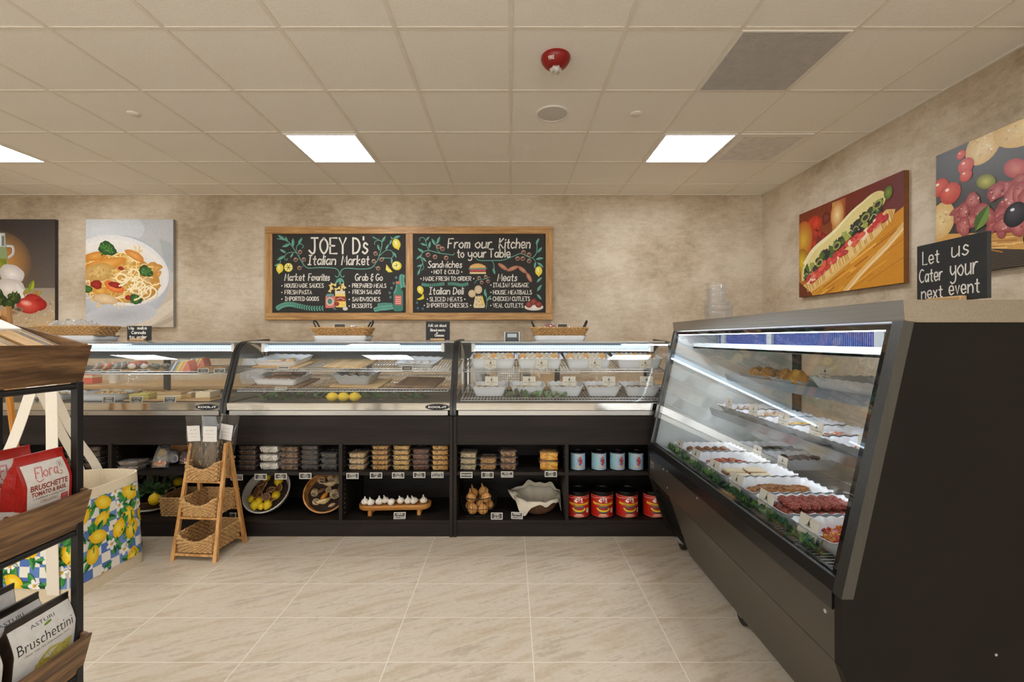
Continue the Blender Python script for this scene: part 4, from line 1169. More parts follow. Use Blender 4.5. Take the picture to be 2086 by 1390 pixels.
# ================================================================ dark slanted case on the right
Y0, Y1 = 1.27, 3.06
XBK = 1.93
BRN = plain('powder_brown', (24, 21, 18), .55, 0, .1, 5, .18)
BRN_LIT = plain('powder_brown_fold', (60, 53, 45), .36, 0, .08, 5, .5)  # same brown coat, lightened for the floor light on the lower boards
WPL = plain('case_white', (232, 238, 238), .35, 0, .04)
GLS = glass('slanted_glass', (.975, .985, .985), 1.3)
FRIT = plain('glass_border', (14, 14, 14), .15, 0, .1)
def gx(z): return .922 + (1.094 - .922) * (z - .624) / (1.40 - .624)      # x of the slanted front at height z
SHM = steel('shelf_steel', (170, 174, 178), .22, 1)
def slanted_case():
    t = thing('slanted_display_case', 'large dark brown display case of hot dishes with slanted glass', 'display case', (1.45, 2.165, 0))
    ox, oy = -1.45, -2.165
    T = Matrix.Translation((ox, oy, 0))
    prof = [(1.094, 1.40), (.922, .624), (.923, .428), (1.04, .09), (XBK, .09), (XBK, 1.40)]
    for ya, yb in ((Y0, Y0 + .03), (Y1 - .03, Y1)):
        MB().loft([[(x, ya, z) for x, z in prof], [(x, yb, z) for x, z in prof]], M=T).build('end_panel', BRN, t, 0)
    capp = [(1.089, 1.458), (1.094, 1.40), (1.13, 1.395), (XBK, 1.395), (XBK, 1.458)]
    MB().loft([[(x, Y0 - .004, z) for x, z in capp], [(x, Y1 + .004, z) for x, z in capp]], M=T).build('top_cap', steel('cap_steel', (186, 182, 174), .3, 1), t, 0)
    # posts at both ends of the glass, rails above and below it
    for ya, yb in ((Y0 - .001, Y0 + .036), (Y1 - .036, Y1 + .001)):
        q = [(1.094, 1.40), (.922, .624), (.955, .624), (1.125, 1.40)]
        MB().loft([[(x - .002, ya, z) for x, z in q], [(x - .002, yb, z) for x, z in q]], M=T).build('frame_post', steel('post_steel', (104, 106, 106), .34, 2), t, 0)
    q = [(.921, .628), (.932, .664), (.962, .664), (.962, .575), (.921, .575)]
    MB().loft([[(x - .002, Y0 + .036, z) for x, z in q], [(x - .002, Y1 - .036, z) for x, z in q]], M=T).build('sill_rail', BLK, t, 0)
    ga, gb = Y0 + .036, Y1 - .036
    b = MB()
    b.sheet([[(gx(z) + .004, ya, z) for ya in (ga, gb)] for z in (.655, 1.392)], .006, M=T)
    b.build('slanted_glass', GLS, t, 0)
    def strip(y_a, y_b, za, zb): return [[(gx(z) + .014, yy, z) for yy in (y_a, y_b)] for z in (za, zb)]
    for s in (strip(ga, ga + .035, .655, 1.392), strip(gb - .02, gb, .655, 1.392), strip(ga, gb, .655, .668), strip(ga, gb, 1.375, 1.392)):
        MB().sheet(s, .002, M=T).build('glass_border', FRIT, t, 0)
    # fascia below the glass: upright board, folded kick board, louvred panel at the far end
    MB().box((.924, Y0 + .03, .43), (.944, Y1 - .03, .578), .001, M=T).build('fascia', BRN_LIT, t, 0)
    b = MB()
    ys_ = Y1 - .40
    q = [(.925, .428), (1.042, .09), (1.062, .09), (.945, .428)]
    b.loft([[(x, Y0 + .03, z) for x, z in q], [(x, ys_ - .003, z) for x, z in q]], M=T)
    b.build('kick_panel', BRN_LIT, t, 0)
    b = MB()
    q2 = [(.945, .428), (1.052, .12), (1.072, .12), (.965, .428)]
    b.loft([[(x, ys_, z) for x, z in q2], [(x, Y1 - .03, z) for x, z in q2]], M=T)
    for k in range(5):
        z = .16 + .045 * k; x = 1.052 - (z - .12) * (1.052 - .945) / .308
        b.loft([[(x - .016, ys_ + .02, z), (x + .004, ys_ + .02, z + .012), (x + .006, ys_ + .02, z - .004)], [(x - .016, Y1 - .04, z), (x + .004, Y1 - .04, z + .012), (x + .006, Y1 - .04, z - .004)]], M=T)
    b.build('louvred_panel', BRN, t, 0)
    MB().box((1.06, Y0 + .03, .09), (XBK - .02, Y1 - .03, .11), M=T).build('base_tray', BRN, t, 0)
    b = MB()
    for k, (yy, z) in enumerate(((Y0 + .07, .55), (Y1 - .3, .56), (Y1 - .8, .56), (ys_ + .03, .47), (ys_ + .03, .57))): b.cyl((.9225, yy, z), (.9255, yy, z), .006, n=10, M=T)
    for y_, z in ((1.35, .47), (1.52, .47), (1.72, .95)): b.cyl((y_, Y0 - .0015, z), (y_, Y0 + .001, z), .004, n=8, M=T)
    b.build('screw', CHR, t)
    p = Print(3e-5)
    p.rect(0, 0, 10, 6, (186, 184, 178)); p.rect(.4, .4, 9.6, 5.6, (34, 32, 30)); p.rect(.9, .9, 9.1, 5.1, (120, 116, 110)); p.scribble(1.6, 8.4, 1.8, 2.4, .5, (26, 24, 22))
    p.build('maker_plate', plane_map((.9235 + ox, Y1 - .05 + oy, .51), (0, -1, 0), (0, 0, 1), (-1, 0, 0), .0062, .0062), PAINT, t)
    # casters
    RUB = plain('caster_rubber', (26, 25, 24), .6)
    for cx, cy in ((1.105, 2.157), (1.105, 2.93), (1.105, 1.40), (1.82, 1.40), (1.82, 2.93)):
        w = MB(); w.cyl((cx - .014, cy, .048), (cx + .014, cy, .048), .048, n=24, M=T); w.cyl((cx - .017, cy, .048), (cx + .017, cy, .048), .02, n=14, M=T)
        o = w.build('caster', RUB, t)
        b = MB(); b.box((cx - .03, cy - .035, .082), (cx + .03, cy + .035, .09), M=T)
        for s in (-1, 1): b.box((cx + s * .022 - .002, cy - .018, .04), (cx + s * .022 + .002, cy + .018, .084), M=T)
        b.box((cx - .03, cy - .07, .058), (cx + .012, cy - .03, .064), .002, M=T); b.box((cx - .052, cy - .012, .07), (cx - .022, cy + .012, .076), .002, M=T)
        b.build('fork', CHR, o, 0)
    # inside
    for ya, yb in ((Y1 - .034, Y1 - .031), (Y0 + .031, Y0 + .034)):
        q = [(gx(1.392) + .026, 1.392), (gx(.64) + .026, .64), (XBK - .04, .64), (XBK - .04, 1.392)]
        MB().loft([[(x, ya, z) for x, z in q], [(x, yb, z) for x, z in q]], M=T).build('inner_end_wall', WPL, t, 0)
    MB().box((.965, Y0 + .03, .575), (XBK - .03, Y1 - .03, .63), M=T).build('floor_pan', steel('pan_steel', (150, 154, 156), .4, 1), t, 0)
    b = MB()
    n = 84
    for k in range(n + 1):
        yy = Y0 + .06 + (Y1 - Y0 - .12) * k / n
        b.tube([(.985, yy, .648), (1.86, yy, .648)], .0017, 4, M=T)
    for x in (.985, 1.2, 1.42, 1.64, 1.86): b.tube([(x, Y0 + .06, .6445), (x, Y1 - .06, .6445)], .003, 6, M=T)
    b.build('wire_deck', CHR, t)
    b = MB(); b.box((1.20, Y0 + .05, 1.285), (1.72, Y1 - .06, 1.30), .003, M=T); b.box((1.20, Y0 + .05, 1.285), (1.212, Y1 - .06, 1.322), .003, M=T)
    b.build('evaporator_tray', WPL, t, 0)
    b = MB()
    n = 150
    for k in range(n):                                            # blue corrugated cooling coil
        yy = Y0 + .08 + (Y1 - Y0 - .2) * k / n
        b.box((1.34, yy, 1.302), (1.66, yy + .006, 1.39), M=T)
    b.build('cooling_coil', plain('coil_blue', (104, 124, 208), .45, 0, .25, 90), t, 0)
    for yy in (2.83, 2.32, 1.62): MB().box((1.325, yy, 1.30), (1.338, yy + .045, 1.392), M=T).build('coil_bracket', WPL, t, 0)
    MB().box((1.105, Y0 + .06, 1.372), (1.118, Y1 - .06, 1.38), M=T).build('light_strip', emit('slant_light', (238, 245, 255), 26, 0), t, 0)
    for z, xs_ in ((.852, 1.34), (1.078, 1.44)): MB().box((xs_, Y0 + .08, z), (xs_ + .012, Y1 - .09, z + .008), M=T).build('shelf_light', emit('shelf_led', (238, 245, 255), 14, 0), t, 0)  # lamps added under the shelf fronts to brighten the dishes below
    for z, xa, xb, nm in ((.87, 1.30, 1.70, 0), (1.095, 1.40, 1.72, 1)):
        b = MB()
        b.box((xa + .01, Y0 + .06, z), (xb, Y1 - .07, z + .008), .002, M=T)
        b.loft([[(xa, yy, z + .03), (xa + .018, yy, z - .02), (xa + .024, yy, z - .02), (xa + .012, yy, z + .03)] for yy in (Y0 + .06, Y1 - .07)], M=T)
        b.build('shelf', SHM, t, 0)
    for yy in (1.36, 2.165, 2.95):
        MB().box((XBK - .10, yy - .02, .63), (XBK - .06, yy + .02, 1.39), .002, M=T).build('door_post', DKM, t, 0)
        for z in (.87, 1.095): MB().box((1.45, yy - .004, z - .03), (XBK - .10, yy + .004, z - .001), M=T).build('shelf_bracket', CHR, t, 0)
    for ya, yb in ((1.36, 2.165), (2.165, 2.95)): MB().box((XBK - .082, ya, .64), (XBK - .077, yb, 1.38), M=T).build('sliding_door_glass', DG, t, 0)
    return t
slanted_case()

# ---------------------------------------------------------------- dishes
POR = plain('porcelain', (238, 240, 243), .16, 0, .02, 8, .5)
def dish_mesh(lx, ly, h, wav=.006, taper=.78, k=20, th=.004):
    n = 96
    b = MB()
    def lp(sx, z, w=0., inset=0.):
        l = resample(rrect(lx * sx - 2 * inset, ly * sx - 2 * inset, .02 * sx, 6), n)
        return [(x * (1 + w * .018 * math.cos(2 * math.pi * k * i / n)), y * (1 + w * .018 * math.cos(2 * math.pi * k * i / n)), z + w * wav * (.5 + .5 * math.cos(2 * math.pi * k * i / n))) for i, (x, y, _) in enumerate(l)]
    b.loft([lp(taper, 0), lp(taper + .02, .004), lp((1 + taper) / 2, h * .55), lp(.97, h - wav, .6), lp(1, h - wav * .6, 1), lp(1, h - wav * .6, 1, th), lp((1 + taper) / 2, h * .55, 0, th), lp(taper, th, 0, th)], True, True)
    return b
def new_dish(lx, ly, h, label='', group=None, wav=.006, taper=.78, name='serving_dish', m=None, k=20):
    t = dish_mesh(lx, ly, h, wav, taper, k).build(name, m or POR, None, 60)
    return tag(t, label, 'dish', group)
FOOD = painted('food', .5, .5, .5, 130)
WETF = painted('wet_food', .26, .5, .4, 110)
rf = random.Random(11)
def scatter_food(name, label, cat, loc, lx, ly, hmax, n, size, cols, kind='ball', mat_=None, group=None, rz=0.):
    """a mound of small uncountable pieces"""
    b = MB()
    b.ell((0, 0, hmax * .36), (lx * .44, ly * .44, hmax * .36), None, 16, 8, rf.choice(cols), .1, 3)
    for i in range(n):
        a, r = rf.uniform(0, 6.28), math.sqrt(rf.random())
        x, y = lx / 2 * r * math.cos(a), ly / 2 * r * math.sin(a)
        z = max(size * 1.3, hmax * (1 - r * r) ** .5 * .76)
        c = rf.choice(cols); s = size * rf.uniform(.7, 1.25)
        if kind == 'ball': b.ell((x, y, z), (s, s, s * .8), (rf.random(), rf.random(), 0), 7, 5, c, .25, i)
        elif kind == 'penne':
            d = Vector((rf.uniform(-1, 1), rf.uniform(-1, 1), rf.uniform(-.3, .6))).normalized() * s * 2
            b.cyl((x, y, z), (x + d.x, y + d.y, z + d.z), s * .45, n=6, col=c)
        elif kind == 'shred':
            d = Vector((rf.uniform(-1, 1), rf.uniform(-1, 1), rf.uniform(-.2, .6))).normalized() * s * 2
            b.tube([(x, y, z), (x + d.x * .5, y + d.y * .5, z + d.z * .5 + s * .3), (x + d.x, y + d.y, z + d.z)], s * .22, 5, col=c)
        else: b.box((x - s, y - s * .7, z - s * .3), (x + s, y + s * .7, z + s * .4), s * .2, c)
    o = stuff(b.build(name, mat_ or FOOD, None, 60))
    tag(o, label, cat, group)
    o.location = loc; o.rotation_euler.z = rz
    return o
def paper_tag_proto():
    t = thing('price_card', '', 'price card')
    MB().box((-.035, -.0008, .008), (.035, .0008, .058), .0004).build('card', plain('card_cream', (214, 206, 190), .6, 0, .03), t, 0)
    p = Print(3e-5)
    D = (54, 50, 48)
    p.poly([(-.4, 2.6), (0, 3.6), (.5, 2.6), (.2, 2.4), (-.2, 2.4)], D); p.stroke([(-.8, 2.3), (.8, 2.3)], .15, D); p.stroke([(0, 3.5), (.4, 4.1)], .12, D)
    p.scribble(-2.5, 2.5, 1.25, .6, .14, D); p.scribble(-.9, .9, .45, .36, .08, D)
    p.build('print', plane_map((0, -.00085, .009), (1, 0, 0), (0, 0, 1), (0, -1, 0), .0115, .0115), PAINT, t)
    MB().box((-.018, -.006, 0), (.018, .012, .009), .001).build('clip_base', film('acrylic', .1), t, 0)
    return t
CARD = Many(paper_tag_proto())
G_HOT = 'price cards in the slanted case'
def deg(a): return R(a)
# front row of dishes on the deck
ZD = .6505
big = Many(new_dish(.36, .215, .055, taper=.8, k=26))
front = [(1.545, 'white scalloped dish of red sauced penne, nearest the viewer in the slanted case'),
         (1.785, 'white scalloped dish heaped with red meatballs'),
         (2.02, 'white scalloped dish of flat brown fried cutlets'),
         (2.255, 'white scalloped dish of layered pale sandwich slices'),
         (2.49, 'white scalloped dish of red saucy filling, behind the sandwich slices'),
         (2.735, 'white scalloped dish of small round brown fritters at the far end')]
for y, l in front: big.put((1.185, y, ZD), l, 'scalloped dishes on the deck of the slanted case')
zf = ZD + .006
scatter_food('baked_penne', 'red and yellow sauced penne heaped in the nearest dish', 'pasta', (1.185, 1.545, zf), .245, .135, .06, 300, .0085, [(196, 60, 26), (214, 120, 30), (224, 160, 46), (180, 44, 22), (232, 176, 70)], 'penne', WETF)
scatter_food('tomato_filling', 'red saucy chopped filling in the dish behind the sandwich slices', 'food', (1.185, 2.49, zf), .235, .125, .04, 150, .009, [(168, 62, 50), (150, 52, 40), (186, 80, 62), (196, 140, 80)], 'ball', WETF)
b = MB(); b.ell((0, 0, 0), (.0235, .0235, .021), None, 16, 10, (150, 62, 48), .14, 4)
for i in range(26):
    a, c = rf.uniform(0, 6.28), rf.uniform(-.4, 1); s = math.sqrt(max(0, 1 - c * c))
    b.ell((.0225 * s * math.cos(a), .0225 * s * math.sin(a), .020 * c), (.005, .005, .004), None, 6, 4, rf.choice([(132, 48, 36), (170, 84, 66), (182, 110, 84)]), .2, i)
mb_ = Many(tag(b.build('meatball', WETF), '', 'meatball'))
k = 0
for iz, (nx, ny) in enumerate(((7, 4), (6, 3))):
    for i in range(nx):
        for j in range(ny):
            mb_.put((1.185 + (i - (nx - 1) / 2) * .0392 + rf.uniform(-.001, .001), 1.785 + (j - (ny - 1) / 2) * .0372 + rf.uniform(-.001, .001), zf + .019 + iz * .032), 'red sauced meatball in the heaped meatball dish of the slanted case', 'meatballs in the dish', rf.uniform(0, 6), scale=.8)
b = MB(); b.ell((0, 0, .012), (.07, .034, .013), None, 20, 8, (156, 100, 44), .12, 5)
for i in range(70):
    a, r = rf.uniform(0, 6.28), math.sqrt(rf.random()) * .9
    b.ell((.068 * r * math.cos(a), .033 * r * math.sin(a), .013 + .012 * math.sqrt(1 - r * r)), (.005, .004, .0025), None, 5, 4, rf.choice([(176, 116, 54), (130, 80, 34), (190, 134, 66)]), .2, i)
cut = Many(tag(b.build('fried_cutlet', FOOD), '', 'cutlet'))
for (x, y, z, rz, l) in ((1.105, 2.025, 0, .2, 'golden fried cutlet half hidden behind the leaves'), (1.18, 2.0, .016, -.1, 'dark brown fried cutlet on top, in the middle of its dish'), (1.26, 2.03, .004, .3, 'golden fried cutlet at the inner end of its dish'), (1.17, 2.06, .0, .1, 'brown fried cutlet underneath the others')):
    cut.put((x, y, zf + z + .004), l, 'fried cutlets', rz, scale=1.12)
def slice_thing():
    t = thing('sandwich_slice', '', 'sandwich')
    b = MB(); b.box((-.046, -.034, .02), (.046, .034, .03), .004, (236, 216, 178))
    b.build('bread', FOOD, t, 0)
    b = MB(); b.box((-.044, -.033, 0), (.044, .033, .019), .004, (176, 120, 60))
    for i in range(40): b.ell((rf.uniform(-.042, .042), rf.choice((-.033, .033)), rf.uniform(.003, .017)), (.006, .004, .004), None, 6, 4, rf.choice([(120, 70, 30), (206, 166, 96), (226, 196, 130), (150, 90, 40)]), .2, i)
    b.build('filling', FOOD, t)
    return t
sl = Many(slice_thing())
for (x, y, z, l) in ((1.125, 2.225, 0, 'pale topped sandwich slice at the leaf end, nearer the viewer'), (1.23, 2.225, 0, 'pale topped sandwich slice at the inner end, nearer the viewer'), (1.12, 2.295, .006, 'pale topped sandwich slice at the leaf end, further back'), (1.225, 2.295, .008, 'pale topped sandwich slice at the inner end, further back')): sl.put((x, y, zf + z), l, 'sandwich slices', rf.uniform(-.08, .08))
b = MB(); b.ell((0, 0, .018), (.023, .021, .02), None, 14, 9, (140, 88, 44), .1, 3)
for i in range(40):
    a, c = rf.uniform(0, 6.28), rf.uniform(-.3, 1); s = math.sqrt(max(0, 1 - c * c)); b.ell((.022 * s * math.cos(a), .02 * s * math.sin(a), .018 + .019 * c), (.004, .004, .003), None, 5, 4, rf.choice([(120, 72, 34), (160, 104, 54)]), .2, i)
fr = Many(tag(b.build('fritter', FOOD), '', 'fritter'))
for i in range(5):
    for j in range(2): fr.put((1.085 + i * .05, 2.711 + j * .048, zf + .004), 'round brown fritter in the farthest dish on the deck', 'fritters in the farthest dish', rf.uniform(0, 6))
# second row, towards the doors
mid = Many(new_dish(.33, .2, .06, taper=.76, k=22))
for y, l in ((2.50, 'white scalloped dish of dark roast meat, in front on the inner deck'), (2.74, 'white scalloped dish of dark roast meat, against the far end wall'), (1.80, 'white scalloped dish of dark meat near the steel post')):
    mid.put((1.585, y, ZD), l, 'scalloped dishes along the inner deck')
def slab_meat(c0, label, loc, group):
    b = MB()
    for i in range(6):
        x = -.08 + .032 * i
        b.ell((x, rf.uniform(-.012, .012), .022 + rf.uniform(0, .01)), (.026, .042, .016), (rf.uniform(-.4, .4), rf.uniform(-.5, -.1), rf.uniform(-.3, .3)), 14, 8, mix(c0, (20, 10, 6), rf.uniform(0, .5)), .14, i)
    o = b.build('roast_meat', WETF, None, 60)
    tag(o, label, 'meat', group); o.location = loc
    return o
slab_meat((96, 60, 44), 'pile of dark roast meat slices, in front on the inner deck', (1.585, 2.50, zf + .006), 'roast meat')
slab_meat((88, 56, 44), 'pile of dark roast meat slices against the far end wall', (1.585, 2.74, zf + .006), 'roast meat')
slab_meat((110, 76, 54), 'pile of brown meat slices near the steel post', (1.585, 1.80, zf + .006), 'roast meat')
# middle shelf
ZM = .879
sm = Many(new_dish(.34, .21, .05, taper=.74, k=22))
mids = [(2.84, 'pale crumbed salad', [(216, 170, 120), (232, 200, 160), (190, 130, 90)], 'shred', 'white scalloped dish of pale crumbed salad, farthest on the middle glass-case shelf'),
        (2.59, 'pale shredded salad with brown bits', [(226, 196, 160), (196, 130, 90), (240, 220, 190)], 'shred', 'white scalloped dish of pale shredded salad, second from the far end'),
        (2.345, 'yellow corn salad', [(236, 196, 70), (226, 176, 60), (240, 214, 120)], 'ball', 'white scalloped dish of yellow corn salad'),
        (2.10, 'pink and white seafood salad', [(226, 140, 100), (236, 226, 214), (190, 196, 196), (206, 110, 76)], 'ball', 'white scalloped dish of pink and white seafood salad'),
        (1.855, 'red tomato and cheese salad', [(196, 50, 36), (214, 80, 56), (230, 206, 170), (120, 84, 40)], 'ball', 'white scalloped dish of red tomato salad'),
        (1.61, 'red tomato and herb salad', [(190, 56, 40), (206, 96, 60), (226, 190, 150)], 'ball', 'white scalloped dish by the steel post on the shelf')]
for y, nm, cols, kd, l in mids:
    sm.put((1.495, y, ZM), l, 'scalloped dishes on the middle shelf of the slanted case')
    scatter_food('salad', nm + ' in its white dish', 'salad', (1.495, y, ZM + .0085), .17, .09, .042 if 'red' in nm else .03, 90, .010 if kd == 'ball' else .012, cols, kd, WETF)
# upper shelf
ZU = 1.1035
um = Many(new_dish(.28, .30, .036, taper=.82, k=24))
um.put((1.555, 2.70, ZU), 'white scalloped platter with a batch of rice balls, farther platter on the upper shelf', 'platters on the upper shelf of the slanted case')
um.put((1.555, 2.375, ZU), 'white scalloped platter with three big rice balls', 'platters on the upper shelf of the slanted case')
tag(dish_mesh(.30, .50, .07, .006, .78, 30).build('serving_dish', POR, None, 60), 'long deep white scalloped dish with orange shreds on the upper shelf', 'dish').location = (1.56, 1.93, ZU)
scatter_food('carrot_salad', 'orange shredded salad in the long deep white dish', 'salad', (1.545, 1.82, ZU + .008), .17, .17, .026, 70, .011, [(220, 110, 50), (236, 150, 80), (240, 214, 180)], 'shred')
b = MB()
b.lathe([(.001, 0), (.024, .001), (.033, .012), (.034, .024), (.028, .042), (.017, .06), (.007, .069), (.001, .071)], 18, (198, 144, 62), ripple=lambda a, z: .04 * math.sin(3 * a + z * 60))
for i in range(110):
    a, z = rf.uniform(0, 6.28), rf.uniform(.004, .066)
    r = .033 if z < .03 else .033 * (1 - (z - .03) / .048)
    b.ell((r * math.cos(a), r * math.sin(a), z), (.0035, .0035, .003), None, 5, 4, rf.choice([(214, 164, 80), (180, 122, 48), (224, 178, 96)]), .2, i)
rb = Many(tag(b.build('rice_ball', FOOD), '', 'rice ball'))
for i in range(5):
    for j in range(2):
        if (i, j) == (4, 0): continue
        rb.put((1.46 + j * .075 + (i % 2) * .012, 2.585 + i * .058, ZU + .009), 'golden pointed rice ball in the batch on the farther platter', 'rice balls in the batch', rf.uniform(0, 6), scale=rf.uniform(.85, .98))
for x, y, l in ((1.455, 2.29, 'golden rice ball of the three, nearest the viewer'), (1.475, 2.365, 'golden rice ball of the three, in the middle'), (1.475, 2.445, 'golden rice ball of the three, next to the farther platter')): rb.put((x, y, ZU + .009), l, 'three big rice balls', rf.uniform(0, 6), scale=1.12)
# price cards: they face the shop (-x), standing among the leaves or clipped on the dishes
fc = R(-90)
for y, z, l in ((1.60, 'penne', 0), (1.86, 'meatballs', 0), (2.10, 'cutlets', 0), (2.33, 'sandwich slices', 0), (2.56, 'saucy filling', 0), (2.80, 'fritters', 0)):
    CARD.put((1.012, y - .03, ZD + .004), 'cream price card among the leaves, in front of the %s' % z, G_HOT, fc, rot=(R(-14), 0, fc), scale=1.45)
for y, z in ((2.60, 'far dish of roast meat'), (2.36, 'nearer dish of roast meat'), (1.74, 'meat dish near the steel post')): CARD.put((1.40, y, ZD + .02), 'cream price card on the wire deck beside the %s' % z, G_HOT, rot=(R(-8), 0, fc), scale=1.2)
for y, z in ((2.80, 'crumbed salad, farthest'), (2.52, 'shredded salad'), (2.24, 'corn salad'), (2.0, 'seafood salad'), (1.72, 'red tomato salad')): CARD.put((1.333, y, ZM + .036), 'cream price card on the shelf rim in front of the %s' % z, G_HOT, rot=(R(-10), 0, fc), scale=1.2)
CARD.put((1.42, 2.07, ZU + .055), 'cream price card on the rim of the long deep dish of orange shreds', G_HOT, rot=(R(-8), 0, fc), scale=1.1)

# ---------------------------------------------------------------- greenery
LEAF = painted('leaf', .4, .4)
def leaf_shape(b, p, d, up, ln, w, c0, c1):
    """one cupped leaf from p along d"""
    d = d.normalized(); s = d.cross(up)
    if s.length < 1e-4: s = d.orthogonal()
    s.normalize(); n = s.cross(d)
    pr = [(0, 0, 0), (.3, .8, .1), (.6, 1, .1), (.88, .55, .02), (1, 0, -.04)]
    L = [p + d * (a * ln) + s * (e * w / 2) + n * (h * w) for a, e, h in pr]
    Rr = [p + d * (a * ln) - s * (e * w / 2) + n * (h * w) for a, e, h in pr]
    C = [p + d * (a * ln) - n * (.04 * w) for a, e, h in pr]
    vs = C + L + Rr
    fs, cs = [], []
    for i in range(4): fs += [(i, i + 1, 6 + i, 5 + i), (i + 1, i, 10 + i, 11 + i)]; cs += [[c0, c0, c1, c1]] * 2
    o = len(b.v)
    b.v += [tuple(v) for v in vs]; b.f += [tuple(i + o for i in f) for f in fs]; b.c += cs; b.m += [0] * len(fs)
def garland(name, label, cat, path, nleaf, ln, w, cols, spread=1., loc=(0, 0, 0), stem=.0025, up=.5, lim=None):
    t = thing(name, label, cat, loc)
    pts = smoothline(path, 8)
    MB().tube(pts, stem, 5).build('stem', plain('stem_brown', (70, 72, 40), .6), t)
    b = MB()
    for i in range(nleaf):
        k = rf.uniform(0, len(pts) - 1.01); a = int(k)
        p = pts[a].lerp(pts[a + 1], k - a)
        d = Vector((rf.uniform(-1, 1) * spread, rf.uniform(-1, 1), rf.uniform(-.1, 1.2) * up))
        c = rf.choice(cols); s = rf.uniform(.7, 1.15)
        leaf_shape(b, p, d, Vector((rf.uniform(-.4, .4), rf.uniform(-.4, .4), 1)), ln * s, w * s, c, mix(c, (190, 206, 170), rf.uniform(.05, .35)))
    if lim: b.v = [tuple(min(max(c, l), h) for c, l, h in zip(v, lim[0], lim[1])) for v in b.v]
    stuff(b.build('leaves', LEAF, t, 60))
    return t
GRN = [(44, 84, 48), (60, 104, 56), (36, 66, 44), (84, 128, 58), (50, 88, 66), (110, 150, 70)]
garland('leaf_garland', 'green leaf garland along the foot of the slanted glass', 'garland', [(.004, -.70, .008), (.006, -.4, .01), (-.004, -.1, .01), (.006, .25, .01), (0, .70, .012)], 300, .042, .026, GRN, .35, (.985, 2.15, .652), up=1., lim=((-.018, -.82, 0), (.014, .85, .08)))

# stacked clear tubs on the slanted case
TUB = film('tub_plastic', .05, 1.5)
def nested_stack():
    for k in range(6):
        big_ = k < 3
        w = .145 if big_ else .105
        b = MB()
        b.loft([rrect(w * .8, w * .8, .02, 5, 0), rrect(w * .96, w * .96, .022, 5, .045), rrect(w * 1.06, w * 1.06, .024, 5, .045), rrect(w * 1.06, w * 1.06, .024, 5, .05), rrect(w * .94, w * .94, .022, 5, .05), rrect(w * .78, w * .78, .02, 5, .003)], True, True)
        o = b.build('clear_tub', TUB)
        tag(o, ('empty clear tub on the dark case, %s' % ['lowest of the stack', 'second from the bottom of the stack', 'topmost of the three wide ones', 'lowest of the three narrow ones', 'second from the top of the stack', 'topmost of the stack'][k]), 'container', 'empty clear tubs stacked on the dark case')
        o.location = (1.235 if big_ else 1.225, 2.72, 1.459 + .034 * k)
nested_stack()
# ================================================================ goods in the cabinets
ZS, ZB = .4405, .1125                                    # top of the middle shelves, top of the bottom boards
r5 = random.Random(21)
TUBC = film('snack_tub', .01, 1.5); TUBL = film('snack_lid', .04, 2.0)
SNK = painted('snack', .45, .45)
def snack_tub(w, h, kind, cols):
    """square clear tub with a flat lid and its contents"""
    t = thing('snack_tub', '', 'tub')
    b = MB()
    b.loft([rrect(w * .80, w * .80, .02, 4, 0), rrect(w * .9, w * .9, .022, 4, h * .78), rrect(w * .99, w * .99, .024, 4, h * .78), rrect(w * .99, w * .99, .024, 4, h * .82)], True, False)
    b.build('tub', TUBC, t, 50)
    b = MB()
    b.loft([rrect(w, w, .024, 4, h * .825), rrect(w * 1.01, w * 1.01, .024, 4, h * .85), rrect(w * .92, w * .92, .022, 4, h * .86), rrect(w * .84, w * .84, .02, 4, h * .985), rrect(w * .80, w * .80, .02, 4, h * .99)], False, True)
    b.build('lid', TUBL, t, 50)
    b = MB()
    hz = h * .80
    b.loft([rrect(w * .64, w * .64, .02, 4, .004), rrect(w * .73, w * .73, .02, 4, hz * .93)], True, True, True, cols[0])
    n = 150 if kind != 'ring' else 46
    for i in range(n):
        c = r5.choice(cols)
        u, z = r5.uniform(-.5, .5), r5.uniform(.14, .93) * hz
        k = w * (.66 + .09 * z / hz)
        f = r5.choice((0, 0, 0, 1, 2, 3)) if i < n * .8 else 4
        if f == 0: p, rot = (u * k, -k / 2, z), (0, 0, 0)
        elif f == 1: p, rot = (-k / 2, u * k, z), (0, 0, 1.57)
        elif f == 2: p, rot = (k / 2, u * k, z), (0, 0, 1.57)
        elif f == 3: p, rot = (u * k, k / 2, z), (0, 0, 0)
        else: p, rot = (u * k, r5.uniform(-.5, .5) * k, hz * .95), (1.57, 0, 0)
        s = {'nut': .0062, 'mix': .0068, 'choc': .0115, 'small': .0052, 'ring': .014, 'slice': .0155}[kind] * r5.uniform(.75, 1.2)
        if kind == 'ring':
            q = [(s * math.cos(a), 0, s * math.sin(a)) for a in [6.283 * j / 10 for j in range(10)]]
            E = Euler((r5.uniform(-.5, .5), r5.uniform(0, 3), rot[2])).to_matrix()
            b.tube([tuple(E @ Vector(v) + Vector(p)) for v in q], .0042, 6, True, c)
            b.tube([tuple(E @ Vector(v) + Vector(p)) for v in ((-s, 0, 0), (0, 0, s * .4), (s, 0, 0))], .0036, 5, False, c)
        elif kind == 'slice': b.ell(p, (s * 1.5, s * .16, s * .6), (r5.uniform(-.4, .4), r5.uniform(-.6, .6), rot[2]), 10, 6, c, .2, i)
        elif kind == 'mix': b.ell(p, (s * r5.uniform(.6, 1.5), s * .6, s * r5.uniform(.4, .9)), (0, r5.uniform(-1, 1), rot[2]), 6, 5, c, .2, i)
        else: b.ell(p, (s, s * .6, s * .8), (0, r5.uniform(-1, 1), rot[2]), 7, 5, c, .1, i)
    b.v = [(min(max(x, -w * .43), w * .43), min(max(y, -w * .43), w * .43), min(max(z, .003), h * .81)) for x, y, z in b.v]
    stuff(b.build('snacks', SNK, t, 60))
    return t
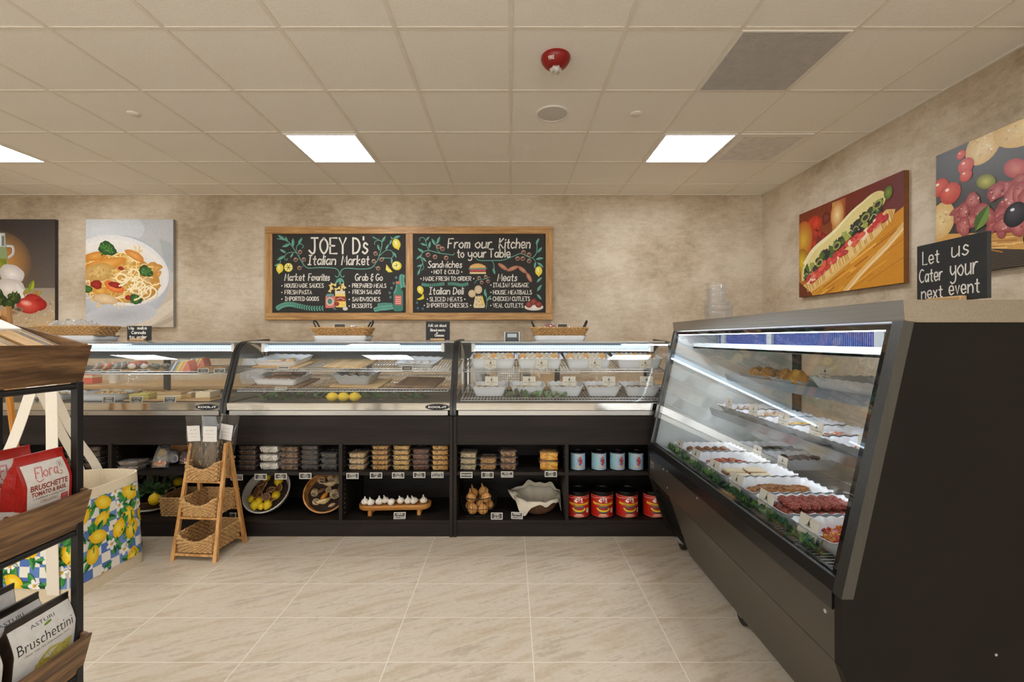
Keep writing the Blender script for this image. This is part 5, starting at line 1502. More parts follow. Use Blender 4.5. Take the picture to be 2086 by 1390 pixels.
STK = [  # px centre, tub width, layers, layer height, kind, colours, what, extra
    (501, .142, 5, .0345, 'choc', [(84, 60, 44), (60, 42, 32), (104, 80, 60), (70, 48, 34)], 'brown chocolate clusters', ''),
    (545, .142, 3, .0585, 'ring', [(226, 220, 208), (240, 236, 226), (206, 198, 184)], 'white coated pretzels', ''),
    (586, .142, 4, .042, 'choc', [(120, 90, 62), (96, 68, 46), (140, 110, 80), (84, 60, 42)], 'tan chocolate nuts', 'beside the pretzels'),
    (629, .138, 5, .0345, 'choc', [(44, 36, 32), (58, 48, 42), (34, 28, 26), (74, 64, 56)], 'dark chocolate nuts', ''),
    (668, .138, 3, .041, 'small', [(62, 56, 52), (46, 40, 38), (84, 78, 72), (36, 32, 30)], 'small dark candies', 'next to the divider'),
    (725, .142, 3, .041, 'small', [(206, 176, 126), (190, 156, 106), (220, 194, 150), (170, 134, 88)], 'pale almonds', ''),
    (773, .142, 5, .0345, 'mix', [(206, 160, 84), (186, 132, 60), (222, 184, 110), (150, 100, 48), (120, 76, 40)], 'golden snack mix', ''),
    (816, .138, 5, .0345, 'nut', [(216, 176, 104), (200, 158, 84), (226, 194, 128), (180, 136, 72)], 'golden cashews', ''),
    (856, .138, 4, .037, 'nut', [(116, 72, 46), (96, 58, 36), (140, 92, 60), (80, 48, 32)], 'brown pecans', ''),
    (896, .138, 5, .0345, 'mix', [(216, 170, 84), (226, 190, 110), (186, 130, 54), (160, 84, 40)], 'spicy yellow snack mix', ''),
    (953, .138, 3, .041, 'nut', [(206, 188, 152), (222, 206, 172), (186, 166, 130), (160, 140, 100)], 'cream coloured pistachios', ''),
    (994, .142, 2, .044, 'small', [(176, 130, 74), (150, 104, 56), (196, 156, 100)], 'light brown pieces', ''),
    (1035, .138, 3, .046, 'small', [(136, 98, 62), (166, 130, 90), (110, 74, 46), (190, 160, 120)], 'brown granola', ''),
    (1119, .140, 2, .066, 'slice', [(226, 156, 44), (236, 176, 70), (206, 130, 30), (226, 196, 60)], 'orange dried mango', '')]
TUB_N = {2: ['lower', 'upper'], 3: ['lowest', 'middle', 'topmost'], 4: ['lowest', 'second from the bottom', 'second from the top', 'topmost'], 5: ['lowest', 'second from the bottom', 'middle', 'second from the top', 'topmost']}
for (px, w, n, lh, kd, cols, what, ex) in STK:
    y = YC + .035 + w / 2
    m = Many(snack_tub(w, lh / .99, kd, cols))
    for k in range(n):
        m.put((wx(px, y - w / 2) + r5.uniform(-.002, .002), y + r5.uniform(-.003, .003), ZS + (lh + .0006) * k), 'clear tub of %s%s, %s of its stack' % (what, ' ' + ex if ex else '', TUB_N[n][k]), 'tubs of ' + what)
# a second row of tubs glimpsed behind the first
m = Many(snack_tub(.138, .04, 'choc', [(52, 44, 38), (70, 58, 48), (40, 34, 30)]))
for px, n, nm in ((612, 4, 'tan nuts'), (655, 4, 'dark nuts'), (690, 3, 'small candies')):
    for k in range(n): m.put((wx(px - 12, 3.38), 3.38, ZS + .0402 * k), 'dark tub in the second row, behind the %s, %s' % (nm, TUB_N[n][k]), 'tubs in the second row')
m = Many(snack_tub(.14, .04, 'mix', [(92, 70, 48), (74, 56, 40), (120, 92, 62)]))
for px, n, nm in ((165, 4, 'nearer the rack post'), (203, 4, 'beside the cabinet divider')):
    for k in range(n): m.put((wx(px, 3.24), 3.24, ZS + .0402 * k), 'tub of brown snacks %s, %s' % (nm, TUB_N[n][k]), 'tubs behind the lemon bag strap')

# ---------------------------------------------------------------- name tags on the shelf edges
TAGF = plain('tag_frame', (200, 196, 186), .5, 0, .04); TAGD = plain('tag_dark', (66, 63, 58), .6, 0, .06)
def shelf_tag(label, loc, lines, w=.082, h=.04, group='name tags on the shelf edges', lean=0., rz=0., price=None):
    t = thing('name_tag', label, 'name tag', loc, 0, group, (R(lean), 0, rz))
    b = MB()
    e = .005
    for lo, hi in (((-w / 2, -.002, 0), (w / 2, .002, e)), ((-w / 2, -.002, h - e), (w / 2, .002, h)), ((-w / 2, -.002, e), (-w / 2 + e, .002, h - e)), ((w / 2 - e, -.002, e), (w / 2, .002, h - e))): b.box(lo, hi)
    b.build('frame', TAGF, t, 0)
    pl = MB().box((-w / 2 + e, -.0012, e), (w / 2 - e, .0015, h - e)).build('plate', TAGD, t, 0)
    p = Print(3e-5)
    n = len(lines); ih = h - 2 * e
    for i, s in enumerate(lines):
        ch = min(.0085, ih / n * .55); ln = min(w - 2 * e - .006, len(s) * ch * .8)
        (p.scribble if s[0] == '~' else lambda *a: p.text(s, *a, 1))(-ln / 2, ln / 2, e + ih * (n - i - .5) / n - ch / 2, ch, ch * .2, (230, 226, 218))
    p.build('lettering', plane_map((0, -.00125, 0), (1, 0, 0), (0, 0, 1), (0, -1, 0)), PAINT, pl)
    return t
TG = [(482, 973, ['CHOCOLATE', 'SEA SALT'], 'the chocolate clusters, by the bamboo stand'), (531, 972, ['YOGURT', 'COVERED', 'PRETZELS'], 'the white pretzels'), (572, 971, ['MILK', 'CHOCOLATE', 'ALMONDS'], 'the tan chocolate nuts'), (622, 970, ['DARK', 'CHOCOLATE', 'ALMONDS'], 'the dark chocolate nuts'),
      (718, 970, ['MARCONA', 'ALMONDS'], 'the pale almonds'), (766, 969, ['SNACK', 'MIX'], 'the golden snack mix'), (811, 969, ['SALTED', 'CASHEWS'], 'the cashews'), (854, 968, ['PECAN', 'HALVES'], 'the pecans'), (891, 968, ['HOT & SPICY', 'SNACK MIX'], 'the spicy snack mix'),
      (950, 968, ['PISTACHIOS'], 'the pistachios'), (993, 968, ['TOASTED', 'BUTTER', 'PEANUTS'], 'the light brown pieces'), (1033, 967, ['WALNUT', 'HALVES & PIECES'], 'the brown granola'), (1122, 966, ['DRIED', 'MANGO'], 'the dried mango')]
for px, py, lines, what in TG:
    shelf_tag('dark name tag on the shelf edge under %s' % what, (wx(px, YC), YC + .0015, wz(py, YC) - .02), lines)
for px, py, y, lines, what, rz in ((814, 1047, 3.13, ['GARLIC', '$1.99 each'], 'in front of the garlic board', .06), (1012, 1050, 3.12, ['ONION', '$1.99'], 'between onions and bread basket', 0), (1053, 1047, 3.13, ['PEPPERS', '$1.99 each'], 'at the foot of the cloth lined basket', -.12), (468, 1046, 3.12, ['~~~~~', '~~~'], 'standing behind the bamboo stand', 0)):
    shelf_tag('dark name tag %s' % what, (wx(px, y), y, ZB + .0005), lines, .08, .044, 'name tags standing on the bottom boards', -12, rz)

# ---------------------------------------------------------------- cans
TIN = plain('tin_lid', (150, 150, 150), .25, 1., .08); DARKTOP = plain('can_top_dark', (40, 38, 38), .3, .8, .1)
def can(name, r, h, paint, seg=64):
    t = thing(name, '', 'can')
    b = MB()
    b.lathe([(r * .97, 0), (r * 1.0, .003), (r * .985, .006), (r * .985, h - .006), (r * 1.0, h - .003), (r * .99, h), (r * .95, h), (r * .94, h - .006), (.001, h - .006)], seg, cap0=True)
    b.build('tin_body', [DARKTOP], t)
    p = Print(2e-5)
    paint(p, 2 * math.pi * r, h)
    def m(u, v, hh):
        a = -math.pi / 2 + u / r
        q = r * .9865 + hh
        return (q * math.cos(a), q * math.sin(a), v)
    p.build('printed_label', m, painted('label', .35, .4), t)
    return t
def red_label(p, c, h):
    RED, YL, WH = (178, 30, 22), (222, 172, 40), (236, 226, 214)
    y0, y1 = .008, h - .026
    p.rect(-c / 2, y0, c / 2, y1, RED, 64, 1)
    p.rect(-c / 2, y0, c / 2, y0 + .0025, (226, 96, 76), 64, 1); p.rect(-c / 2, y1 - .003, c / 2, y1, (226, 120, 96), 64, 1)
    def wave(yc, am, th, col):
        pts = [(-c / 2 + c * i / 80, yc + am * math.cos(2 * math.pi * i / 80 * 3)) for i in range(81)]
        p.stroke(pts, th, col)
    wave(y1 - .014, -.004, .002, WH)
    pts = [(x / 1000, .098 - .006 * (1 - (x / 62) ** 2)) for x in range(-76, 77, 4)]
    p.stroke(pts, .016, YL); p.text('Peeled Crushed Tomatoes', -.05, .05, .088, .0075, .0014, (70, 40, 16), 1)
    p.ell(0, y1 - .014, .022, .008, WH); p.ell(0, y1 - .014, .019, .0062, (206, 196, 180)); p.scribble(-.012, .012, y1 - .017, .005, .001, (90, 60, 40))
    p.text('6', -.032, -.013, .111, .021, .0062, WH, 1); p.rect(-.005, .119, .004, .125, WH, 3, 1); p.stroke([(.019, .1085), (.019, .134)], .0072, WH); p.stroke([(.011, .128), (.019, .133)], .005, WH); p.stroke([(.01, .1105), (.028, .1105)], .005, WH)
    p.rect(-.034, .034, .034, .082, (84, 92, 100), 8, 2)
    for i in range(16): x = -.024 + .0032 * i; p.ell(x, .062 + .006 * math.sin(i * 1.7), .006, .006, (206, 60, 44), (130, 26, 22), 0, 10)
    p.stroke([(-.044, .066), (-.03, .054), (0, .049), (.03, .054), (.042, .064)], .011, (232, 196, 40), 6); p.rect(-.03, .034, .03, .044, (80, 76, 66), 8, 1)
    for k, (w_, y) in enumerate(((.02, .0265), (.034, .0205), (.032, .0135))): p.stroke([(-w_ + w_ * .2 * i, y) for i in range(11)], .0038, (240, 176, 140) if k else WH)
    p.ell(.066, .05, .012, .017, (226, 222, 210)); p.ell(.066, .05, .008, .012, (196, 190, 170))
def blue_label(p, c, h):
    B = (150, 178, 204)
    p.rect(-c / 2, .005, c / 2, h - .008, B, 64, 1); p.rect(-c / 2, .005, -.028, h - .008, (132, 176, 176), 24, 1)
    p.rect(-c / 2, .005, c / 2, .008, (206, 214, 220), 64, 1)
    p.btext('BIANCO', -.026, .034, h - .028, .012, (206, 178, 116), 1, .03); p.btext('DINAPOLI', -.026, .034, .019, .012, (212, 170, 70), 1, .03); p.scribble(-.02, .028, .0105, .004, .0009, (90, 110, 140))
    for (x, y, r) in ((.012, .088, .008), (.006, .076, .0085), (.017, .073, .0075), (.009, .064, .008), (.018, .059, .007), (.001, .067, .006), (.012, .051, .0075), (.006, .043, .006), (.013, .036, .005)):
        p.ell(x, y, r, r, (196, 70, 54), (150, 30, 26), 0, 14, off=(-r * .3, r * .3))
    for (x, y, a) in ((.0, .06, 150), (.02, .066, 20), (.0, .078, 160), (.02, .05, -30), (.004, .05, 200)): p.leaf(x, y, a, .012, .006, (70, 96, 60))
    p.stroke([(.009, .04), (.011, .03)], .0012, (120, 90, 50))
RC = Many(can('tomato_can', .0785, .178, red_label)); BC = Many(can('tomato_can', .0515, .124, blue_label))
for px, l in ((1177, 'big red tomato can against the divider, first of the row'), (1227, 'big red tomato can, second from the divider'), (1278, 'big red tomato can, third from the divider'), (1334, 'big red tomato can half hidden by the slanted case')):
    RC.put((max(.476, wx(px, 3.2)), 3.215, ZB), l, 'red tomato cans', r5.uniform(-.06, .1))
for px, l in ((1178, 'pale blue tomato can nearest the divider'), (1221, 'pale blue tomato can, second from the divider'), (1259, 'pale blue tomato can, third from the divider'), (1297, 'pale blue tomato can beside the slanted case')):
    BC.put((wx(px, 3.17), 3.19, ZS), l, 'pale blue tomato cans', r5.uniform(-.1, .25))

# ---------------------------------------------------------------- garlic on a footed board
OAK = wood('warm_board', (166, 108, 50), (206, 150, 84), 0, 1, .4)
yg = 3.235
t = thing('footed_board', 'long warm wooden board on short legs carrying the garlic', 'serving board', (wx(806, yg), yg, ZB), R(3))
b = MB(); L_ = .50
zt = .075
b.loft([rrect(L_ * .96, .115, .05, 8, .042), rrect(L_, .13, .06, 8, .05), rrect(L_, .13, .06, 8, zt), rrect(L_ * .98, .118, .055, 8, zt), rrect(L_ * .97, .108, .05, 8, zt - .012)], True, True)
b.build('board', OAK, t, 45)
for x in (-.17, .17):
    for y in (-.035, .035): MB().lathe([(.015, 0), (.016, .02), (.014, .0425)], 14, cap0=True, cap1=True, M=Matrix.Translation((x, y, 0))).build('leg', OAK, t)
b = MB(); b.lathe([(.004, .0), (.018, .001), (.027, .012), (.029, .022), (.024, .035), (.012, .044), (.006, .052), (.005, .062), (.0015, .066)], 56, cap0=True, cap1=True, ripple=lambda a, z: (.16 * abs(math.cos(4.5 * a)) ** .6 - .1) * (1 if z < .045 else .2))
gar = Many(tag(b.build('garlic_bulb', plain('garlic', (226, 218, 204), .6, 0, .09, 60)), '', 'garlic'))
GA = ['at the left end of the board', 'second from the left end', 'third from the left end', 'fourth along, leaning right', 'fifth, in the middle', 'sixth along, leaning left', 'third from the far right end', 'second from the right end, perched highest', 'at the right end of the board']
for i, (dx, ln) in enumerate(((-.215, .1), (-.165, -.1), (-.113, .05), (-.065, .5), (-.015, .9), (.038, -.35), (.088, .1), (.14, -.5), (.198, .3))):
    gar.put((wx(806, yg) + dx, yg + .003 * dx / .05 + r5.uniform(-.012, .008), ZB + .066 + (.004 if abs(ln) > .3 else 0) + abs(ln) * .006), 'white garlic bulb on the wooden board, ' + GA[i], 'garlic bulbs', rot=(r5.uniform(-.2, .2), ln, r5.uniform(0, 6)), scale=r5.uniform(.86, .93))

# ---------------------------------------------------------------- onions in a wire basket
BW = plain('black_wire', (24, 23, 22), .4, .3)
yo, xo = 3.25, wx(976, 3.25)
t = thing('wire_basket', 'round black wire basket full of onions', 'basket', (xo, yo, ZB))
b = MB()
def ringp(r, z, n=28): return [(r * math.cos(6.2832 * k / n), r * math.sin(6.2832 * k / n), z) for k in range(n)]
for r, z, th in ((.085, .003, .003), (.122, .062, .002), (.128, .136, .0032)): b.tube(ringp(r, z), th, 6, True)
for k in range(20):
    a = 6.2832 * k / 20
    b.tube([(.085 * math.cos(a), .085 * math.sin(a), .003), (.108 * math.cos(a), .108 * math.sin(a), .025), (.122 * math.cos(a), .122 * math.sin(a), .062), (.128 * math.cos(a), .128 * math.sin(a), .136)], .0016, 5)
for k in range(5): b.tube([(-.085 + .01 * k, -.07 + .035 * k, .003), (.085 - .01 * k, -.07 + .035 * k, .003)], .0016, 5)
b.build('wire_frame', BW, t)
ONI = None
def onion():
    t = thing('onion', '', 'onion')
    b = MB(); b.lathe([(.002, 0), (.012, .0005), (.03, .012), (.038, .033), (.034, .052), (.02, .066), (.008, .073), (.005, .082)], 22, cap0=True, cap1=True, ripple=lambda a, z: .012 * math.sin(9 * a))
    m, tt, bb = base('onion_skin', .35)
    w = N(tt, 'ShaderNodeTexNoise'); w.inputs['Scale'].default_value = 3
    tt.links.new(coords(tt, (40, 40, 6)), w.inputs['Vector'])
    tt.links.new(ramp(tt, w.outputs['Fac'], [(.3, lin((156, 96, 42))), (.55, lin((206, 150, 84))), (.75, lin((226, 184, 124)))]), bb.inputs['Base Color'])
    b.build('bulb', m, t)
    MB().lathe([(.005, .078), (.007, .086), (.003, .094), (.006, .1)], 8, cap1=True).build('dry_tip', plain('onion_tip', (176, 136, 84), .8), t)
    return t
on = Many(onion())
for (rad, ang, z, rx, ry, l) in ((.071, -122, .010, .3, .4, 'onion at the basket bottom, in front, on the left'), (.071, -58, .010, -.2, .3, 'onion at the basket bottom, in front, on the right'), (.069, 12, .012, .5, .3, 'onion at the right side of the basket bottom'), (.069, 90, .012, .2, .2, 'onion hidden at the rear of the basket bottom'), (.071, 168, .012, .2, -.4, 'onion at the left side of the basket bottom'),
                                (.058, -148, .082, .3, -.2, 'onion of the upper layer, in front, on the left'), (.058, -36, .086, -.3, .3, 'onion of the upper layer, in front, on the right'), (.056, 48, .104, -.2, -.5, 'topmost onion, at the rear of the wire basket'), (.056, 135, .092, .1, .4, 'onion of the upper layer, at the rear, on the left'), (.0, 0, .03, .4, .1, 'onion in the middle, between the others')):
    on.put((xo + rad * math.cos(R(ang)), yo + rad * math.sin(R(ang)), ZB + z), l, 'onions in the wire basket', rot=(rx * .5, ry * .5, r5.uniform(0, 6)), scale=.99 if rad else .8)

# ---------------------------------------------------------------- woven bowl with a linen cloth
yw, xw = 3.275, wx(1095, 3.275)
t = thing('woven_bowl', 'shallow dark woven bowl lined with a linen cloth', 'basket', (xw, yw, ZB))
b = MB()
for k in range(12):
    u = k / 11
    b.tube([(p[0], p[1], p[2] + .0012 * math.sin(40 * i)) for i, p in enumerate(ringp(.07 + .078 * math.sin(u * 1.5), .006 + .085 * u ** 1.35, 48))], .0052, 6, True)
b.lathe([(.001, .004), (.068, .004), (.105, .02), (.134, .05), (.146, .088)], 40)
b.v = [(x * .95, y * .87, z * .97) for x, y, z in b.v]
b.build('woven_shell', plain('dark_weave', (92, 62, 40), .7, 0, .35, 90, .3, .4), t)
LIN = plain('linen', (202, 192, 172), .85, 0, .05, 160, .2, .3)
def linen():
    g = []
    n = 96
    pk = lambda a, c, w: math.exp(-((math.atan2(math.sin(a - c), math.cos(a - c))) / w) ** 2)
    for j in range(21):
        v = j / 20
        row = []
        for i in range(n + 1):
            a = 6.28319 * i / n
            fold = .006 * math.sin(7 * a + 1) + .004 * math.sin(13 * a + 2)
            if v < .5:                                            # inside the bowl
                q = v / .5
                r = .02 + .118 * q; z = .022 + .084 * q ** 2.4 + fold * q * .6
            else:                                                 # over the rim: corners hang, the rear edge stands up
                u = (v - .5) / .5
                cfl, cr, cbl = pk(a, R(232), .34), pk(a, R(350), .2), pk(a, R(152), .3)
                bk = max(0, math.sin(a)) ** .7
                L = .022 + .085 * cfl + .09 * cr + .055 * cbl + .04 * bk * (1 - cbl)
                d = (.8 if math.sin(a) < .1 else .1) * (1 - bk) - .75 * bk * (1 - cbl) - .1 * cbl
                arch = min(1, u * 3)
                r = .140 + .022 * math.sin(arch * 1.57) + L * u * (1 - abs(d)) + fold * u * .6
                z = .106 + .008 * math.sin(min(1, u * 2.5) * 3.14) - L * d * u * 1.05 + fold * (.6 + u)
            row.append((min(r * math.cos(a), .166), r * math.sin(a) * .93, max(z, .010)))
        g.append(row)
    return g
tag(MB().sheet(linen(), .0025).build('linen_cloth', LIN, None, 60), 'beige linen cloth draped in the dark woven bowl', 'cloth').location = (xw, yw, ZB + .006)

# ---------------------------------------------------------------- tilted bowls of potpourri
def bowl(name, label, loc, r, h, mt, tilt, rz, ribs=0, lip=.008):
    t = thing(name, label, 'bowl', loc, 0, None, (R(tilt), 0, rz))
    b = MB()
    b.lathe([(.001, 0), (r * .42, 0), (r * .7, h * .22), (r * .92, h * .62), (r, h), (r - lip, h + .002), (r * .88, h * .62), (r * .66, h * .26), (r * .4, .01), (.001, .01)], 120, ripple=(lambda a, z: .009 * math.cos(ribs * a)) if ribs else None)
    b.build('bowl_shell', mt, t, 60)
    MB().lathe([(.001, .012), (r * .36, .014), (r * .6, h * .3), (r * .8, h * .55), (.001, h * .62)], 30, ripple=lambda a, z: .02 * math.sin(9 * a + z * 200)).build('filler', plain('potpourri_filler', (62, 50, 42), .9, 0, .5, 120, .2, .6), t)
    if tilt: seat(t, loc[2] - .0615, 3.555)
    return t, Matrix.Translation(t.location) @ Euler((R(tilt), 0, rz)).to_matrix().to_4x4()
LEM = plain('lemon_skin', (224, 190, 22), .42, 0, .06, 40, .5, .12)
def lemon_mb(r=.029):
    b = MB()
    b.lathe([(.001, -1.32), (.12, -1.27), (.2, -1.12), (.5, -.98), (.84, -.6), (1, 0), (.84, .6), (.5, .98), (.22, 1.14), (.14, 1.3), (.001, 1.34)], 20)
    b.v = [(x * r, y * r, z * r) for x, y, z in b.v]
    return b
LM = Many(tag(lemon_mb().build('lemon', LEM), '', 'lemon'))
def put_on(M4, items, many, group, labels):
    for (x, y, z, rx, ry, rz, s), l in zip(items, labels):
        R4 = M4 @ Matrix.Translation((x, y, z + .016)) @ Euler((rx, ry, rz)).to_matrix().to_4x4()
        many.put(R4.to_translation(), l, group, rot=R4.to_euler(), scale=s)
t, M4 = bowl('potpourri_bowl', 'white ribbed bowl tilted forward, with lemons and dried orange slices', (wx(540, 3.27), 3.37, ZB + .062), .165, .11, plain('stoneware', (196, 190, 178), .6, 0, .06), 50, 0, 40)
put_on(M4, [(-.052, -.098, .078, 1.5, .3, .2, 1.1), (.035, -.096, .078, 1.5, -.3, 0, 1.06), (-.008, -.108, .074, 1.3, 0, .4, .85), (-.034, -.07, .078, 1.2, .8, 0, .95), (.075, -.03, .08, 1.3, -.6, 0, 1.0), (-.095, -.055, .078, 1.4, .3, 0, .8), (-.04, .105, .078, 1.5, .3, 0, 1.), (.06, .075, .085, 1.5, .8, 0, 1.05)], LM, 'lemons in the white ribbed bowl',
       ['big lemon in front in the white ribbed bowl, on the left', 'big lemon in front in the white ribbed bowl, on the right', 'small lemon between the two front lemons of the ribbed bowl', 'lemon leaning behind the front lemons of the ribbed bowl', 'lemon alone on the right of the ribbed bowl', 'small lemon at the left rim of the ribbed bowl', 'shaded lemon under the shelf at the upper rim, on the left', 'shaded lemon under the shelf at the upper rim, on the right'])
b = MB()
b.lathe([(.026, -.003), (.027, 0), (.026, .003), (.022, .0032), (.022, -.003), (.026, -.003)], 24, (186, 142, 96))
b.lathe([(.0225, -.0022), (.001, -.0022), (.001, .0022), (.0225, .0022)], 24, (96, 56, 30))
for k in range(8):
    a = 6.2832 * k / 8; b.box((.003, -.0008, -.003), (.022, .0008, .003), 0, (170, 120, 70), Matrix.Rotation(a, 4, 'Z'))
OS = Many(tag(b.build('dried_orange_slice', SNK), '', 'orange slice'))
IT = []
for i in range(14): IT.append((r5.uniform(-.09, .09), r5.uniform(-.06, .07), .086 + .003 * (i % 4), r5.uniform(-.8, .8), r5.uniform(-.8, .8), 0, r5.uniform(.85, 1.1)))
put_on(M4, IT, OS, 'dried orange slices in the ribbed bowl', ['dried brown orange slice in the white ribbed bowl'] * 14)
CARV = wood('carved_bowl', (150, 96, 44), (206, 150, 88), 0, 1.2, .4, .8)
t, M5 = bowl('potpourri_bowl', 'wooden bowl tilted forward, with twig balls and dried pods', (wx(655, 3.27), 3.36, ZB + .062), .148, .11, CARV, 54, R(16), 0, .009)
b = MB()
for k in range(13):
    E = Euler((r5.uniform(0, 6), r5.uniform(0, 6), 0)).to_matrix()
    b.tube([tuple(E @ Vector((.027 * math.cos(6.28 * i / 16), .027 * math.sin(6.28 * i / 16), r5.uniform(-.002, .002)))) for i in range(16)], .0016, 5, True)
TW = Many(tag(b.build('twig_ball', plain('twig', (196, 172, 138), .8, 0, .2, 60)), '', 'twig ball'))
put_on(M5, [(-.07, .005, .09, 0, 0, 0, .95), (-.055, -.06, .085, 1, 0, 0, .95), (.065, -.02, .095, 0, 1, 0, 1.2), (-.03, .09, .09, 2, 0, 0, .9), (.03, .1, .09, 0, 2, 0, .8), (.075, .08, .09, 1, 1, 0, .95), (.02, .02, .08, 1, 0, 1, .8)], TW, 'twig balls in the wooden bowl',
       ['twig ball at the left rim of the wooden bowl', 'twig ball low on the left of the wooden bowl', 'biggest twig ball, on the right of the wooden bowl', 'dark twig ball under the shelf, on the left', 'dark twig ball under the shelf, in the middle', 'dark twig ball under the shelf, by the divider', 'twig ball half buried in the middle of the wooden bowl'])
def pod(name, label, cat, loc, r, rot, col, group=None, fan=False):
    b = MB()
    if fan: b.lathe([(.001, 0), (.4, .12), (.8, .42), (1, .62), (.95, .66), (.6, .5), (.001, .3)], 26, ripple=lambda a, z: .06 * math.cos(13 * a))
    else: b.lathe([(.001, -1.6), (.3, -1.35), (.62, -.7), (.7, 0), (.6, .7), (.28, 1.35), (.001, 1.6)], 14, ripple=lambda a, z: .06 * math.cos(5 * a))
    b.v = [(x * r, y * r * (.45 if fan else .8), z * r) for x, y, z in b.v]
    o = tag(b.build(name, plain('pod_%d_%d_%d' % col, col, .7, 0, .2, 60), None, 60), label, cat, group)
    R4 = M5 @ Matrix.Translation((loc[0], loc[1], loc[2] + .014)) @ Euler(rot).to_matrix().to_4x4()
    o.location = R4.to_translation(); o.rotation_euler = R4.to_euler()
pod('dried_shell_pod', 'cream fan shaped pod in front in the wooden bowl', 'dried pod', (.002, -.085, .098), .052, (-1.3, .2, .3), (206, 184, 132), None, True)
pod('dried_shell_pod', 'pale fluted pod standing at the middle of the wooden bowl', 'dried pod', (.035, .04, .085), .054, (-1.0, -.2, 0), (196, 172, 132), None, True)
pod('dried_pod', 'orange pepper shaped pod across the wooden bowl', 'dried pod', (-.005, -.03, .102), .022, (1.5, .2, -.7), (206, 130, 42))
pod('dried_pod', 'brown seed pod beside the orange one', 'dried pod', (-.028, .012, .1), .02, (1.5, 0, -1.0), (110, 74, 44))
pod('dried_pod', 'tan pod at the divider side of the wooden bowl', 'dried pod', (.1, .02, .09), .022, (.4, .2, .2), (186, 140, 84))
pod('dried_pod', 'pale brown pod at the lower rim of the wooden bowl', 'dried pod', (.05, -.095, .094), .017, (1.5, 0, -1.2), (176, 146, 106))

# ---------------------------------------------------------------- left cabinet: plant, hamper, decorations
yp = 3.30
t, _ = bowl('planter_bowl', 'dark wooden bowl with lemon branches behind the tote bag', (-2.59, yp, ZB), .112, .085, wood('walnut_bowl', (58, 38, 24), (104, 70, 44), 0, 1, .45), 0, 0)
b = MB()
for k in (.026, .034): b.tube(ringp(.0, 0, 3), .0001, 3, True) if False else b.tube([(p[0] * (1 + .35 * k / .03 * .0) , p[1], p[2]) for p in ringp(.086 + k * .45, k - .004, 48)], .0024, 6, True)
b.build('white_cord', plain('cord_white', (226, 222, 214), .7), t)
pl_ = garland('lemon_branch', 'leafy green branch with lemons in the dark wooden bowl', 'plant', [(-.07, 0, .06), (-.03, -.05, .14), (.04, -.06, .17), (.1, -.05, .14), (.14, -.02, .17)], 80, .075, .04, [(84, 124, 78), (110, 150, 92), (70, 106, 72), (60, 84, 64)], 1., (-2.59, yp, ZB), .003, .8, ((-.1, -.2, .02), (.155, .25, .295)))
MB_leaf = MB()
for i in range(26):
    p = Vector((r5.uniform(-.1, .13), r5.uniform(-.02, .08), r5.uniform(.12, .24)))
    leaf_shape(MB_leaf, p, Vector((r5.uniform(-1, 1), r5.uniform(-.5, .5), r5.uniform(.1, 1))), Vector((0, -1, .6)), .08, .042, (84, 88, 70), (116, 116, 92))
MB_leaf.v = [(max(x, -.11), min(y, .24), min(z, .295)) for x, y, z in MB_leaf.v]
stuff(MB_leaf.build('dark_leaves', LEAF, pl_, 60))
LM.put((wx(317, 3.2), 3.19, ZB + .115), 'lemon hanging over the rim of the dark wooden bowl', None, rot=(.2, .2, 0), scale=1.3)
LM.put((wx(351, 3.3), 3.36, ZB + .185), 'lemon beside the dark wooden bowl, above the wicker hamper', None, rot=(1.2, .2, 0), scale=1.15)

def weave(b, path, rows, r, amp, z0, dz, stakes, closed=True, th=.9, zfun=None):
    """rows of coils that pass in and out around the stakes of a basket wall; path(z) gives the loop at that height"""
    for k in range(rows):
        z = z0 + dz * k
        lp = path(k / max(1, rows - 1))
        n = len(lp)
        pts = []
        for i, (x, y) in enumerate(lp):
            ax, ay = lp[(i + 1) % n]; bx, by = lp[i - 1]
            dx, dy = ax - bx, ay - by
            d = math.hypot(dx, dy) or 1
            o = amp * math.sin(2 * math.pi * stakes * i / n + math.pi * k)
            zz = z + (zfun(x, y, k / max(1, rows - 1)) if zfun else 0)
            pts.append((x + dy / d * o, y - dx / d * o, zz))
        b.tube(pts, r, 6, closed)
WIC = plain('wicker', (186, 148, 98), .7, 0, .22, 70, .3, .3); WICD = plain('wicker_dark', (150, 106, 58), .75, 0, .28, 60, .3, .3)
def loop2(lx, ly, r, n): return [(p[0], p[1]) for p in resample(rrect(lx, ly, r, 6), n)]
t = thing('wicker_hamper', 'low wicker basket on the cabinet floor behind the bamboo stand', 'basket', (wx(398, 3.3), 3.28, ZB))
b = MB(); weave(b, lambda v: loop2(.32 + .02 * v, .22 + .02 * v, .04, 120), 10, .0075, .004, .008, .0135, 30)
b.box((-.15, -.1, .002), (.15, .1, .012)); b.build('woven_wall', WIC, t)
for s in (-1, 1): MB().tube([(s * .165, -.045, .135), (s * .168, -.04, .16), (s * .168, .04, .16), (s * .165, .045, .135)], .007, 8).build('handle', WIC, t)
